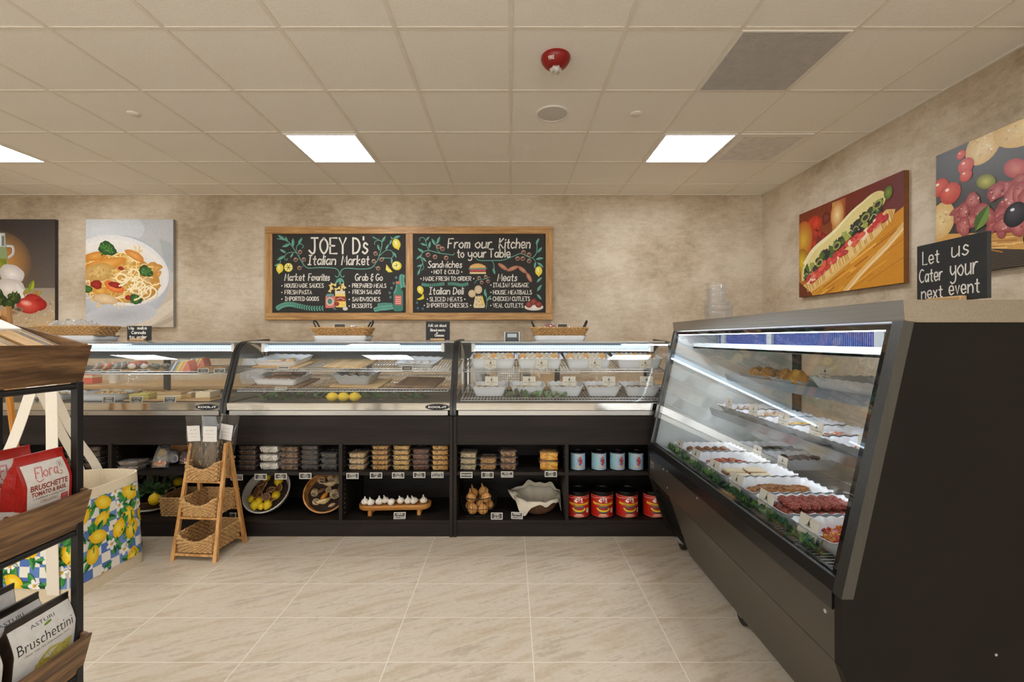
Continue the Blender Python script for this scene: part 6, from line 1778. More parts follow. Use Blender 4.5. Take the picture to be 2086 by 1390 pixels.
# upper shelf of the left cabinet
FLM = film('clear_wrap', .1, 2.0, (.95, .95, .94))
def tray_pack(label, loc, rz=0):
    t = thing('wrapped_snack_tray', label, 'snack pack', loc, rz, 'wrapped snack trays')
    b = MB(); b.loft([rrect(.13, .1, .02, 4, 0), rrect(.145, .115, .02, 4, .022), rrect(.14, .11, .02, 4, .03), rrect(.1, .08, .02, 4, .034)], True, True); b.build('clear_wrap', FLM, t)
    b = MB()
    b.box((-.058, -.044, .003), (.058, .044, .018), .004, (110, 84, 60))
    for i in range(60): b.ell((r5.uniform(-.058, .058), r5.uniform(-.046, .046), r5.uniform(.012, .022)), (.009, .007, .005), None, 6, 4, r5.choice([(120, 92, 66), (90, 66, 48), (150, 122, 92)]), .2, i)
    stuff(b.build('snacks', SNK, t)); return t
for px, y, z, l in ((271, 3.18, .0006, 'lower wrapped snack tray on the left cabinet shelf'), (272, 3.182, .0352, 'upper wrapped snack tray on the left cabinet shelf'), (302, 3.32, .0006, 'wrapped snack tray further back, beside the orange packet')): tray_pack(l, (wx(px, y), y, ZS + z), R(4))
t = thing('teapot_bowl', 'small white round pot behind the orange packet', 'pot', (wx(343, 3.33), 3.33, ZS + .03))
MB().lathe([(.001, -.03), (.03, -.03), (.058, -.01), (.066, .022), (.058, .05), (.04, .064), (.001, .066)], 30).build('body', POR, t)
b = MB(); b.tube(smoothline([(.05, -.03, .04), (.085, -.03, .03), (.085, -.03, -.005), (.05, -.03, -.015)], 5), .006, 8); b.build('handle', POR, t)
t = thing('leaning_board', 'pale wooden cutting board leaning at the rear of the left cabinet', 'cutting board', (wx(362, 3.45), 3.475, ZS + .002), 0, None, (R(-14), 0, 0))
b = MB(); b.box((-.09, -.009, 0), (.11, .009, .165), .006); b.build('board', OAK, t, 0); seat(t, ZS + .0008, 3.557)
t = thing('dried_fruit_packet', 'clear packet of orange dried fruit leaning on the white pot', 'packet', (wx(326, 3.19), 3.19, ZS), 0, None, (R(-16), 0, R(6)))
b = MB()
b.loft([rrect(.1, .05, .015, 4, 0), rrect(.1, .045, .015, 4, .06), rrect(.085, .02, .008, 4, .12), rrect(.06, .006, .002, 4, .165)], True, True); b.build('clear_wrap', FLM, t)
b = MB()
for i in range(16): b.tube(smoothline([(r5.uniform(-.04, .04), r5.uniform(-.02, .015), r5.uniform(.01, .04)) for _ in range(4)], 4, True), .0045, 5, True, r5.choice([(226, 140, 40), (236, 160, 60), (206, 116, 30)]))
b.build('dried_fruit', SNK, t)
b = MB(); b.ell((0, -.004, .10), (.028, .01, .03), None, 14, 8, (190, 160, 110), .2, 4); b.ell((0, -.008, .145), (.024, .006, .016), None, 12, 8, (40, 34, 30), .3, 5); b.build('header_card', SNK, t)
seat(t, ZS + .0008)
t = thing('pink_candy_bag', 'small pink bag of candy against the cutting board', 'packet', (wx(372, 3.28), 3.3, ZS), 0, None, (R(-10), 0, 0))
b = MB(); b.loft([rrect(.07, .03, .01, 4, 0), rrect(.075, .035, .012, 4, .04), rrect(.05, .01, .004, 4, .085)], True, True); b.build('clear_wrap', FLM, t)
b = MB()
for i in range(40): b.ell((r5.uniform(-.028, .028), r5.uniform(-.01, .01), r5.uniform(.006, .055)), (.006, .005, .006), None, 6, 4, r5.choice([(226, 150, 160), (236, 190, 190), (206, 110, 120)]))
stuff(b.build('candy', SNK, t))
seat(t, ZS + .0008)
# ================================================================ inside the curved cases
r6 = random.Random(5)
DK = .9065
BAM = wood('bamboo_board', (186, 144, 92), (220, 186, 136), 0, 1., .4); WAL = wood('walnut_board', (110, 80, 54), (160, 124, 88), 1, 1., .4)
def board_thing(label, loc, w, d, h=.014, mt=None, rz=0., group='cutting boards in the glass case'):
    o = tag(MB().box((-w / 2, -d / 2, 0), (w / 2, d / 2, h), .004).build('cutting_board', mt or BAM, None, 0), label, 'cutting board', group)
    o.location = loc; o.rotation_euler.z = rz
    return o
def flat_dish(label, loc, w, d, h, group, rz=0., wav=.004):
    o = new_dish(w, d, h, label, group, wav, .84, k=18); o.location = loc; o.rotation_euler.z = rz
    return o
# --- middle case
def cx(px, y): return wx(px, y)
Z1, Z2, y1, y2 = 1.1255, .9915, 3.455, 3.365
n0 = count()
RZ = R(-7)
board_thing('pale board under the pastry dish on the upper wire shelf', (cx(584, y1), y1, Z1), .36, .29, .012, BAM, RZ)
flat_dish('white dish of flaky pastries on the upper wire shelf', (cx(580, y1), y1 + .005, Z1 + .0125), .34, .27, .04, None, RZ)
board_thing('empty pale bamboo board in the middle of the upper wire shelf', (cx(716, y1), y1, Z1), .30, .29, .016, wood('striped_board', (196, 156, 106), (232, 204, 158), 1, 1., .4), RZ)
flat_dish('white dish of white cheese at the far end of the upper wire shelf', (cx(856, y1), y1, Z1), .30, .28, .035, None, RZ)
def flake(name, label, cat, loc, n, lx, ly, cols, size=.03, zr=.012, flat=.22, rz=0., group=None):
    """a few separate flat pieces"""
    for i in range(n):
        a = 6.28 * i / n + .4
        b = MB(); b.ell((0, 0, size * flat), (size, size * .62, size * flat), None, 14, 7, (200, 150, 90), .22, i)
        c = r6.choice(cols)
        for k in range(26):
            t, q = r6.uniform(0, 6.28), math.sqrt(r6.random()) * .85
            b.ell((size * q * math.cos(t), size * .62 * q * math.sin(t), size * flat * (1 + math.sqrt(1 - q * q))), (size * .16, size * .12, size * .06), (0, 0, t), 5, 4, mix(c, r6.choice(cols), .5), .2, k)
        b.c = [c] * 0 + [mix(c, q_, .3) if q_ == (200, 150, 90) else q_ for q_ in b.c]
        o = tag(b.build(name, FOOD, None, 60), label, cat, group)
        o.location = (loc[0] + lx * .5 * math.cos(a) * (.5 + .5 * (i % 2)), loc[1] + ly * .5 * math.sin(a) * (.5 + .5 * (i % 2)), loc[2] + zr * (i % 3) * .0)
        o.rotation_euler.z = r6.uniform(0, 6)
flake('flaky_pastry', 'flaky golden pastry in the white dish on the upper wire shelf', 'pastry', (cx(580, y1), y1 + .005, Z1 + .018), 7, .2, .14, [(226, 186, 136), (236, 210, 170), (206, 150, 90), (240, 226, 206)], .036, group='flaky pastries')
flake('cheese_piece', 'white cheese piece in the dish at the far end of the shelf', 'cheese', (cx(856, y1), y1, Z1 + .006), 9, .2, .16, [(238, 234, 226), (226, 222, 214), (244, 242, 236)], .028, group='white cheese pieces')
tilt_new(n0, YC + .17, 1.122, TILT[1]); n0 = count()
board_thing('brown board under the sausage coils on the lower wire shelf', (cx(582, y2), y2, Z2), .38, .30, .014, WAL, RZ)
flat_dish('white dish of brown cured sausages on the lower wire shelf', (cx(578, y2), y2 + .005, Z2 + .0145), .35, .25, .05, None, RZ)
board_thing('pale board under the deep grey dish', (cx(738, y2), y2, Z2), .36, .28, .014, BAM, RZ)
o = new_dish(.30, .24, .075, 'deep grey scalloped dish heaped with round sausages', None, .01, .72, m=plain('grey_glaze', (176, 182, 188), .2, 0, .04), k=16); o.location = (cx(730, y2), y2, Z2 + .0145); o.rotation_euler.z = RZ
board_thing('dark walnut board leaning its grain toward the shop, lower wire shelf', (cx(856, y2), y2, Z2), .30, .30, .018, wood('dark_walnut', (92, 66, 46), (142, 110, 80), 1, 1., .4), RZ)
def saus(label, loc, r, ln, col, rz, group, bend=.3):
    b = MB()
    pts = smoothline([(-ln / 2, 0, 0), (-ln / 4, bend * ln * .12, .002), (0, bend * ln * .18, .004), (ln / 4, bend * ln * .12, .002), (ln / 2, 0, 0)], 4)
    rr_ = [r * math.sin(math.pi * (.12 + .76 * i / (len(pts) - 1))) ** .5 for i in range(len(pts))]
    b.tube(pts, rr_, 12)
    o = tag(b.build('cured_sausage', plain('sausage_%d_%d_%d' % col, col, .5, 0, .25, 50, .4, .2), None, 60), label, 'sausage', group)
    o.location = loc; o.rotation_euler.z = rz
for i, (x, y, z, rz, c) in enumerate(((-.07, -.03, 0, .3, (126, 96, 78)), (.0, -.05, 0, .2, (140, 108, 84)), (.06, -.02, 0, .35, (112, 84, 68)), (-.03, .03, 0, .3, (104, 76, 62)), (.05, .05, 0, .4, (120, 92, 76)), (-.0, .0, .034, .3, (132, 102, 82)), (.08, .04, .03, .25, (96, 72, 60)))):
    saus('brown cured sausage in the white dish on the lower wire shelf', (cx(578, y2) + x, y2 + y * .8 + .005, Z2 + .040 + z), .02, .13, c, rz + RZ, 'cured sausages in the white dish')
b = MB(); b.ell((0, 0, 0), (.03, .024, .022), None, 14, 9, (150, 136, 124), .1, 2)
for i in range(40):
    a, c = r6.uniform(0, 6.28), r6.uniform(-.6, 1); s = math.sqrt(max(0, 1 - c * c)); b.ell((.029 * s * math.cos(a), .023 * s * math.sin(a), .021 * c), (.006, .005, .003), None, 5, 4, r6.choice([(190, 180, 170), (120, 100, 90), (96, 84, 78)]), .2, i)
RS = Many(tag(b.build('round_sausage', FOOD), '', 'sausage'))
for i in range(13):
    a = 6.28 * i / 8; q = .07 if i < 8 else .03
    RS.put((cx(730, y2) + q * 1.2 * math.cos(a), y2 + q * .8 * math.sin(a), Z2 + .044 + (.03 if i >= 8 else 0)), 'round floured sausage in the deep grey dish', 'round sausages in the grey dish', r6.uniform(0, 6), scale=.95)
tilt_new(n0, YC + .08, .988, TILT[2])
LM2 = LM
for px, l in ((677, 'first lemon of the row of three at the foot of the middle glass case'), (700, 'middle lemon of the row of three at the foot of the middle glass case'), (723, 'last lemon of the row of three at the foot of the middle glass case')):
    LM2.put((cx(px, 3.2), 3.2, DK + .0352), l, 'three lemons in the middle glass case', rot=(1.57, r6.uniform(-.2, .2), r6.uniform(1.2, 1.9)), scale=1.2)
GR2 = [(70, 96, 64), (88, 130, 76), (110, 106, 96), (96, 88, 80), (84, 150, 74), (76, 80, 66)]
cm = (-1.948 - .393) / 2
garland('leaf_garland', 'green and brown leaf garland behind the lemons in the middle glass case', 'garland', [(-.62, 0, .012), (-.35, .02, .014), (0, .04, .012), (.3, .02, .014), (.58, 0, .012)], 190, .068, .044, GR2, .9, (cm, 3.27, DK), .003, .9, ((-.7, -.12, .001), (.7, .3, .066)))
garland('leaf_garland', 'dull green leaf garland in front of the white dishes of the end glass case', 'garland', [(-.2, 0, .01), (-.05, .01, .012), (.1, -.01, .01), (.22, 0, .01)], 70, .06, .036, GR2 + [(110, 120, 90)], .8, (cx(1088, 3.19), 3.19, .9295), .003, 1., ((-.4, -.024, .004), (.4, .022, .12)))
# small tags of the middle case
shelf_tag('small silver tag below the pastry dish of the middle glass case', (cx(576, 3.26), 3.262, 1.126), ['~~~~~~'], .08, .03, 'silver tags in the middle case', -40)
shelf_tag('small silver tag below the white cheese of the middle glass case', (cx(829, 3.26), 3.262, 1.120), ['~~~~~~'], .08, .038, 'silver tags in the middle case', -8)
shelf_tag('small silver tag below the cured sausages of the middle glass case', (cx(570, 3.17), 3.172, .992), ['~~~~~~'], .08, .026, 'silver tags in the middle case', -50)
# --- case of cookies
yc3, yc4 = 3.43, 3.34
n0 = count()
WT = Many(new_dish(.335, .24, .078, taper=.84, wav=.008, k=30))
def cookie(name, prof, col, top=None):
    b = MB(); b.lathe(prof, 16, col, cap0=True)
    if top: b.ell((0, 0, prof[-1][1] * .92), (.010, .010, .006), None, 8, 5, top, .1, 1)
    return Many(tag(b.build(name, FOOD), '', 'cookie'))
RC_ = cookie('ring_cookie', [(.001, .002), (.02, 0), (.03, .006), (.031, .012), (.026, .018), (.012, .02), (.001, .016)], (186, 132, 66), (206, 160, 96))
GC_ = cookie('pale_cookie', [(.001, .002), (.02, 0), (.028, .006), (.028, .014), (.02, .02), (.001, .022)], (176, 158, 132), (196, 182, 160))
WC_ = cookie('iced_cookie', [(.001, .001), (.015, 0), (.02, .006), (.019, .013), (.012, .018), (.001, .019)], (206, 190, 166), (226, 214, 196))
BC_ = cookie('chocolate_cookie', [(.001, .001), (.015, 0), (.02, .006), (.019, .013), (.012, .017), (.001, .018)], (70, 52, 42), (226, 220, 210))
OC_ = cookie('golden_cookie', [(.001, .001), (.015, 0), (.02, .006), (.019, .013), (.012, .017), (.001, .018)], (190, 132, 74), (214, 186, 146))
Z3 = 1.1205
for i, (px, nm, fr_) in enumerate(((1005, 'golden and white cookies, first dish', (OC_, WC_)), (1099, 'white iced cookies, second dish', (WC_, WC_)), (1198, 'white and chocolate cookies, third dish', (WC_, OC_)), (1300, 'chocolate cookies, fourth dish', (BC_, WC_)))):
    X_ = cx(px, 3.36)
    WT.put((X_, yc3, Z3), 'long white scalloped dish of %s on the upper wire shelf' % nm, 'white dishes of cookies')
    nmx = nm.split(',')[1].strip()
    for j in range(7):
        (RC_ if j % 3 == 0 else GC_).put((X_ - .117 + .039 * j, yc3 + .052, Z3 + .051), ('golden' if j % 3 == 0 else 'pale grey') + ' round cookie in the rear row of the %s of cookies' % nmx, 'rear row cookies', rot=(R(66), 0, r6.uniform(-.15, .15)), scale=1.2)
    for j in range(8):
        for q in range(2):
            k_ = fr_[0] if (j * 2 + q) % 3 else fr_[1]
            k_.put((X_ - .125 + .036 * j, yc3 - .075 + .04 * q, Z3 + .0475), '%s in the front rows of the %s' % (k_.root.name.split('.')[0].replace('_', ' '), nmx), 'small cookies in the front rows', r6.uniform(0, 6), scale=1.05)
    stuff_ = MB(); stuff_.box((-.135, -.09, .0065), (.135, .045, .0445), .004)
    o = tag(stuff_.build('cookie_liner', plain('liner_paper', (196, 184, 164), .8)), 'cream paper liner under the cookies of the %s' % nmx, 'liner', 'paper liners'); o.location = (X_, yc3, Z3 + .0002)
    CARD.put((cx((999, 1103, 1212, 1315)[i], 3.26), 3.268, Z3 + .008), 'cream price card in front of the %s of cookies' % nmx, 'cream price cards in the cookie case', rot=(R(-8), 0, 0), scale=1.2)
tilt_new(n0, YC + .17, 1.118, TILT[3]); n0 = count()
Z4 = .9285
for i, (px, w_, cx_, nm, cols) in enumerate(((998, .26, 1001, 'biscotti, first of the lower row', [(206, 150, 90), (226, 190, 140)]), (1074, .25, 1078, 'pale cookies behind the leaves, second of the lower row', [(236, 216, 180), (226, 200, 150)]), (1150, .25, 1160, 'brown and white cookies, third of the lower row', [(150, 110, 80), (226, 206, 180)]), (1224, .26, 1241, 'tan cookies, fourth of the lower row', [(196, 150, 100), (226, 200, 160)]), (1301, .27, 1318, 'long brown biscuits, last of the lower row', [(176, 130, 80), (110, 76, 50)]))):
    X_ = cx(px, yc4)
    o = new_dish(w_, .2, .075, 'white scalloped dish of %s' % nm, 'white dishes on the lower wire shelf', .008, .74, k=20); o.location = (X_, yc4 - .01, Z4)
    flake('biscuit', nm.split(',')[0].split(' behind')[0].rstrip('s') + ' in the ' + nm.split(',')[1].strip().split(' ')[0] + ' dish of the lower row', 'biscuit', (X_, yc4 - .02, Z4 + .0445), 8, .15, .09, cols, .034, 0, .2, group='biscuits in the lower dishes')
    o2 = tag(MB().box((-w_ * .34, -.062, .012), (w_ * .34, .062, .0435), .006).build('biscuit_liner', plain('liner_paper', (196, 184, 164), .8)), 'cream paper liner in the %s dish of the lower row' % nm.split(',')[1].strip().split(' ')[0], 'liner', 'paper liners'); o2.location = (X_, yc4 - .02, Z4)
    CARD.put((cx(cx_, yc4 - .1), yc4 - .078, Z4 + .066), 'cream price card standing in the %s dish of the lower row' % nm.split(',')[1].strip().split(' ')[0], 'cream price cards in the cookie case', rot=(R(-6), 0, R(-3)), scale=1.3)
tilt_new(n0, YC + .06, .926, TILT[4]); n0 = count()
# --- pastry case
ZP = 1.1025
yp_ = 3.44
board_thing('thin pale board under the iced pastries of the pastry case', (cx(272, yp_), yp_, ZP), .56, .22, .006, BAM, 0)
def twist(label, loc, col, col2, rz):
    b = MB()
    for k in (0, 1):
        pts = [(-.06 + .12 * i / 24, .014 * math.sin(i * .8 + 3.14 * k), .022 + .012 * math.cos(i * .8 + 3.14 * k)) for i in range(25)]
        b.tube(pts, [.016 * math.sin(3.14 * (.1 + .8 * i / 24)) ** .6 for i in range(25)], 10, False, (col, col2)[k])
    o = tag(b.build('twisted_pastry', FOOD, None, 60), label, 'pastry', 'twisted iced pastries'); o.location = loc; o.rotation_euler.z = rz
zp2 = ZP + .012
twist('grey and cream twisted pastry nearest the rack', (cx(207, 3.4), 3.42, zp2), (150, 150, 146), (206, 180, 150), 1.2)
twist('coral and cream twisted pastry behind the first price tag', (cx(226, 3.4), 3.42, zp2), (214, 120, 100), (220, 190, 160), 1.2)
twist('smooth grey twisted pastry in the middle of the row', (cx(245, 3.4), 3.42, zp2), (136, 140, 138), (176, 176, 172), 1.2)
twist('coral twisted pastry beside the cream puffs', (cx(266, 3.4), 3.47, zp2), (214, 110, 92), (206, 130, 110), 1.2)
b = MB(); b.ell((0, 0, .019), (.026, .024, .019), None, 14, 8, (226, 218, 204), .12, 1); b.ell((0, 0, .03), (.016, .015, .012), None, 10, 6, (240, 236, 228), .15, 2); 
PUF = Many(tag(b.build('cream_puff', FOOD), '', 'pastry'))
b = MB(); b.ell((0, 0, .019), (.026, .024, .019), None, 14, 8, (110, 112, 106), .14, 1)
for i in range(30): 
    a, c = r6.uniform(0, 6.28), r6.uniform(0, 1); s = math.sqrt(1 - c * c); b.ell((.025 * s * math.cos(a), .023 * s * math.sin(a), .019 + .018 * c), (.005, .005, .003), None, 5, 4, r6.choice([(80, 84, 80), (206, 200, 190), (150, 150, 142)]), .2, i)
PUG = Many(tag(b.build('chocolate_puff', FOOD), '', 'pastry'))
for i, px in enumerate((272, 284, 297, 310, 322, 334)):
    m_ = PUF if i in (0, 2) else PUG
    m_.put((cx(px, 3.4), 3.39 + .03 * (i % 2), zp2), ('white cream puff' if m_ is PUF else 'dark flecked puff') + ' in the row beside the rainbow cake, %s from the twists' % ['first', 'second', 'third', 'fourth', 'fifth', 'sixth'][i], 'puffs in the pastry case', r6.uniform(0, 6))
def rainbow(label, loc, rz):
    """layered slice lying on its side: slanted stripes ending in a coral frosted block"""
    t = thing('rainbow_cake_slice', label, 'cake', loc, rz, 'rainbow cake slices')
    cols = [(90, 126, 176), (236, 226, 200), (110, 150, 190), (226, 186, 70), (240, 226, 190), (236, 190, 60), (240, 206, 170)]
    b = MB(); th = .0135
    for i, c in enumerate(cols):
        x = -.075 + th * i
        q = [(x, 0), (x + th, 0), (x + th + .045, .078), (x + .045, .078)]
        b.loft([[(a, -.05, z) for a, z in q], [(a, .05, z) for a, z in q]], col=c)
    b.build('cake_layers', FOOD, t, 0)
    x = -.075 + th * 7
    b = MB(); q = [(x, 0), (x + .062, 0), (x + .05, .06), (x + .045, .08)]
    b.loft([[(a, -.051, z) for a, z in q], [(a, .051, z) for a, z in q]])
    b.build('coral_frosting', plain('coral', (232, 136, 116), .6, 0, .1, 60), t, 0)
rainbow('rainbow cake slice in front, beside the tarts', (cx(370, 3.36), 3.37, ZP), R(8)); rainbow('rainbow cake slice behind, nearer the case end', (cx(400, 3.52), 3.53, ZP), R(8))
def tart_p():
    t = thing('tart', '', 'tart')
    MB().lathe([(.001, 0), (.022, 0), (.032, .018), (.028, .018), (.026, .012), (.001, .012)], 24, cap0=True, ripple=lambda a, z: .04 * math.cos(14 * a)).build('crust', plain('tart_crust', (206, 166, 110), .7, 0, .12, 60), t)
    MB().ell((0, 0, .0145), (.026, .026, .006), None, 14, 6, (170, 120, 70), .05).build('filling', painted('tart_fill', .3), t); return t
TA = Many(tart_p())
for i, (px, y) in enumerate(((414, 3.36), (432, 3.34), (450, 3.36), (438, 3.44), (453, 3.46), (421, 3.45))):
    TA.put((cx(px, y), y, ZP), 'small tart at the end of the pastry case, %s' % ['first of the front three', 'second of the front three', 'third of the front three', 'middle of the rear three', 'last of the rear three', 'first of the rear three'][i], 'small tarts', r6.uniform(0, 6), scale=1.12)
tilt_new(n0, YC + .19, 1.1, TILT[0])
for px, l, z in ((190, 'small dark tag under the grey twisted pastry', 1.104), (228, 'small dark tag under the coral twisted pastry', 1.104), (286, 'small dark tag under the cream puffs', 1.104)):
    shelf_tag(l, (cx(px, 3.28), 3.284, z), ['~~~~~~', '~~~~~'], .09, .034, 'dark tags in the pastry case', -52)
for px, l, tx in ((413, 'small dark tag under the first tarts', ['~~~~~~~', '~~~~~~~']), (446, 'small dark tag under the last tarts', ['~~~~~~~~', '~~~~'])):
    shelf_tag(l, (cx(px, 3.28), 3.284, 1.100), tx, .078, .036, 'dark tags in the pastry case', -6)
yd = 3.32
o = new_dish(.40, .26, .055, 'white dish of crumble topped pudding in the pastry case', None, .004, .84, k=14); o.location = (cx(218, yd), yd + .03, DK)
scatter_food('crumble_topping', 'golden crumble heaped in the white dish of the pastry case', 'dessert', (cx(218, yd), yd + .03, DK + .012), .27, .17, .055, 170, .011, [(206, 160, 96), (226, 190, 130), (186, 136, 74), (236, 210, 160)])
o = new_dish(.26, .24, .05, 'white dish seen between the rack posts, in the pastry case', None, .004, .84, k=14); o.location = (cx(112, yd), yd + .03, DK)
scatter_food('crumble_topping', 'pale crumble in the dish seen between the rack posts', 'dessert', (cx(112, yd), yd + .03, DK + .012), .18, .15, .04, 90, .011, [(206, 176, 136), (150, 120, 90), (236, 220, 190)])
def cake_block(label, loc, lx, ly, layers, rz=0, group='cake blocks', name='cake_block'):
    t = thing(name, label, 'cake', loc, rz, group)
    z = 0
    b = MB()
    for h, c in layers: b.box((-lx / 2, -ly / 2, z + .0002), (lx / 2, ly / 2, z + h), .003, c); z += h
    for i in range(40): b.ell((r6.uniform(-lx, lx) * .46, r6.uniform(-ly, ly) * .46, z), (.009, .007, .004), None, 6, 4, mix(layers[-1][1], r6.choice([(255, 255, 250), (120, 84, 50)]), .2), .2, i)
    b.build('cake', FOOD, t, 0)
board_thing('long pale board under the cake blocks of the pastry case', (cx(370, yd + .05), yd + .05, DK), .62, .3, .010, BAM, 0)
zc = DK + .0105
cake_block('yellow lemon cake block with a crumbly top, beside the pudding dish', (cx(298, yd), yd, zc), .13, .16, [(.016, (196, 176, 80)), (.008, (236, 216, 150)), (.014, (206, 190, 96))], .1)
cake_block('brown crumb cake slab behind the lemon cake', (cx(318, 3.5), 3.44, zc), .2, .09, [(.03, (170, 124, 70)), (.012, (196, 150, 90))], 0)
cake_block('cream layered cake block dusted brown, third from the lemon cake', (cx(358, yd), yd, zc), .16, .16, [(.022, (226, 196, 130)), (.008, (240, 226, 200)), (.02, (196, 160, 110))], .12)
cake_block('sugar dusted cake block beside the cream layered one', (cx(388, 3.4), 3.38, zc), .1, .12, [(.028, (206, 170, 116)), (.012, (232, 222, 206))], .12)
cake_block('pale cheesecake block nearest the case end', (cx(424, yd), yd, zc), .1, .14, [(.012, (206, 170, 120)), (.04, (236, 216, 180))], .1)
for px, l, tx in ((219, 'dark tag in front of the crumble pudding dish', ['BANANA', 'PUDDING']), (276, 'dark tag in front of the lemon cake', ['~~~~~~~~', '~~~~~']), (344, 'dark tag in front of the cream layered cake', ['~~~~~~~~', '~~~~~']), (66, 'dark tag between the rack posts', ['~~~~~', '~~~~~'])):
    shelf_tag(l, (cx(px, 3.15), 3.158, DK + .0005), tx, .084, .042, 'dark tags in the pastry case', -8)

# ================================================================ on the worktop behind
ZW = .8805
def wk(px, y=4.82): return (wx(px, y), y, ZW)
t = thing('gift_box', 'red gift box with a ribbon on the rear worktop', 'box', wk(185))
MB().box((-.07, -.06, 0), (.07, .06, .14), .003).build('carton', plain('box_red', (214, 92, 78), .5), t, 0)
b = MB(); b.box((-.071, -.061, .06), (.071, .061, .085)); b.build('ribbon', plain('ribbon_cream', (226, 206, 176), .5, 0, .3, 120), t, 0)
tag(MB().lathe([(.001, 0), (.044, 0), (.05, .09), (.052, .094), (.049, .094), (.046, .088), (.001, .086)], 28, cap0=True).build('paper_cup', plain('cup_white', (228, 224, 216), .6, 0, .03)), 'white paper cup on the rear worktop', 'cup').location = wk(234)
t = thing('cake_dome', 'clear dome on the rear worktop beside the paper cup', 'dome', wk(272))
MB().lathe([(.115, 0), (.11, .05), (.085, .1), (.04, .13), (.001, .138)], 32).build('clear_cover', film('dome_plastic', .05, 1.8), t)
MB().lathe([(.001, .138), (.012, .14), (.018, .152), (.012, .162), (.001, .164)], 16).build('knob', film('dome_plastic', .05, 1.8), t)
t = thing('rice_cooker', 'white rounded canister behind the middle glass case', 'canister', wk(519))
MB().lathe([(.001, 0), (.12, 0), (.135, .06), (.13, .16), (.1, .27), (.05, .31), (.001, .32)], 36, cap0=True).build('shell', plain('appliance_white', (206, 208, 212), .35, 0, .03), t)
MB().lathe([(.131, .155), (.134, .16), (.131, .165)], 36).build('seam_ring', plain('vent_mid', (120, 116, 110), .8), t)
t = thing('coffee_urn', 'shiny grey coffee maker on the worktop behind the cookie case', 'coffee maker', wk(979))
b = MB(); b.box((-.07, -.06, 0), (.07, .06, .025), .006); b.box((-.06, .0, .025), (.06, .06, .15), .01); b.box((-.065, -.06, .12), (.065, .06, .17), .01); b.build('body', ST, t, 0)
MB().lathe([(.001, .027), (.04, .027), (.048, .06), (.036, .1), (.03, .112)], 20, M=Matrix.Translation((0, -.02, 0))).build('carafe', glass('door_glass'), t)
MB().tube([(.05, -.03, .09), (.085, -.035, .09), (.085, -.035, .05), (.048, -.03, .045)], .006, 6).build('handle', BLK, t)
t = thing('keyboard', 'pale keyboard propped up behind the cookie case', 'keyboard', (wx(1036, 4.8), 4.82, ZW + .03), 0, None, (R(70), 0, 0))
MB().box((-.13, -.028, -.012), (.13, .09, 0), .004).build('case', plain('kb_case', (150, 140, 128), .6), t, 0)
b = MB()
for i in range(12):
    for j in range(4): b.box((-.12 + .02 * i, -.018 + .026 * j, .0005), (-.104 + .02 * i, .004 + .026 * j, .007), .002)
b.build('keys', plain('kb_keys', (224, 218, 208), .5, 0, .03), t, 0)
t = thing('card_reader', 'small grey card reader beside the keyboard', 'card reader', wk(1073))
MB().box((-.045, -.03, 0), (.045, .03, .11), .006).build('body', plain('reader_grey', (150, 146, 140), .5), t, 0)
MB().box((-.035, -.0315, .04), (.035, -.0295, .09), .001).build('screen', plain('reader_screen', (96, 100, 98), .2), t, 0)
t = thing('paper_bag', 'flat brown paper packet standing behind the cookie case', 'bag', wk(1106))
b = MB(); b.loft([[(-.11, -.03, 0), (.11, -.03, 0), (.11, .03, 0), (-.11, .03, 0)], [(-.11, -.02, .1), (.11, -.02, .1), (.11, .02, .1), (-.11, .02, .1)], [(-.11, -.002, .15), (.11, -.002, .15), (.11, .002, .15), (-.11, .002, .15)]]); b.build('packet', plain('kraft', (196, 166, 126), .8), t, 0)
b = MB(); b.tube([(-.05, -.0305, .0), (-.01, -.022, .095), ], .002, 4); b.build('fold_line', plain('kraft_dark', (120, 92, 64), .8), t)

# ================================================================ on top of the glass cases
WTR = plain('tray_white', (226, 228, 230), .3, 0, .03)
def counter_basket(label, loc, lx, ly, h, tray, handles, group='wicker baskets on the glass cases', braid=True):
    """wicker basket standing in a white tray"""
    o = tag(dish_mesh(lx * .94, ly * 1.0, .044, .001, .9, 8, .003).build('white_tray', WTR, None, 60), 'white tray under the %s' % label, 'tray', 'white trays on the glass cases'); o.location = loc
    z0 = .0055
    t = thing('wicker_basket', label, 'basket', (loc[0], loc[1], loc[2] + z0), 0, group)
    b = MB(); n = int(h / .0125)
    weave(b, lambda v: loop2(lx * (.76 + .22 * v), ly * (.64 + .24 * v), .03, 132), n, .0088, .006, .009, .0122, 33)
    b.box((-lx * .37, -ly * .31, .002), (lx * .37, ly * .31, .012))
    b.build('woven_wall', WIC if braid else WICD, t)
    if handles:
        for s in (-1, 1):
            MB().tube(smoothline([(s * lx * .44, -.035, h - .01), (s * lx * .485, -.03, h + .03), (s * lx * .495, 0, h + .045), (s * lx * .485, .03, h + .03), (s * lx * .44, .035, h - .01)], 5), .0062, 8).build('handle', BLK, t)
    return (loc[0], loc[1], loc[2] + z0)
yb_ = 3.53
q = counter_basket('black handled wicker basket nearer the chalk sign, over the lemons', (wx(700, yb_), yb_, ZT), .45, .17, .108, .88, True)
q2 = counter_basket('black handled wicker basket over the cookie case', (wx(1139, yb_), yb_, ZT), .43, .17, .108, .9, True)
q3 = counter_basket('low wicker basket of plastic bags over the pastry case', (wx(160, yb_), yb_, ZT), .5, .24, .115, .92, False)
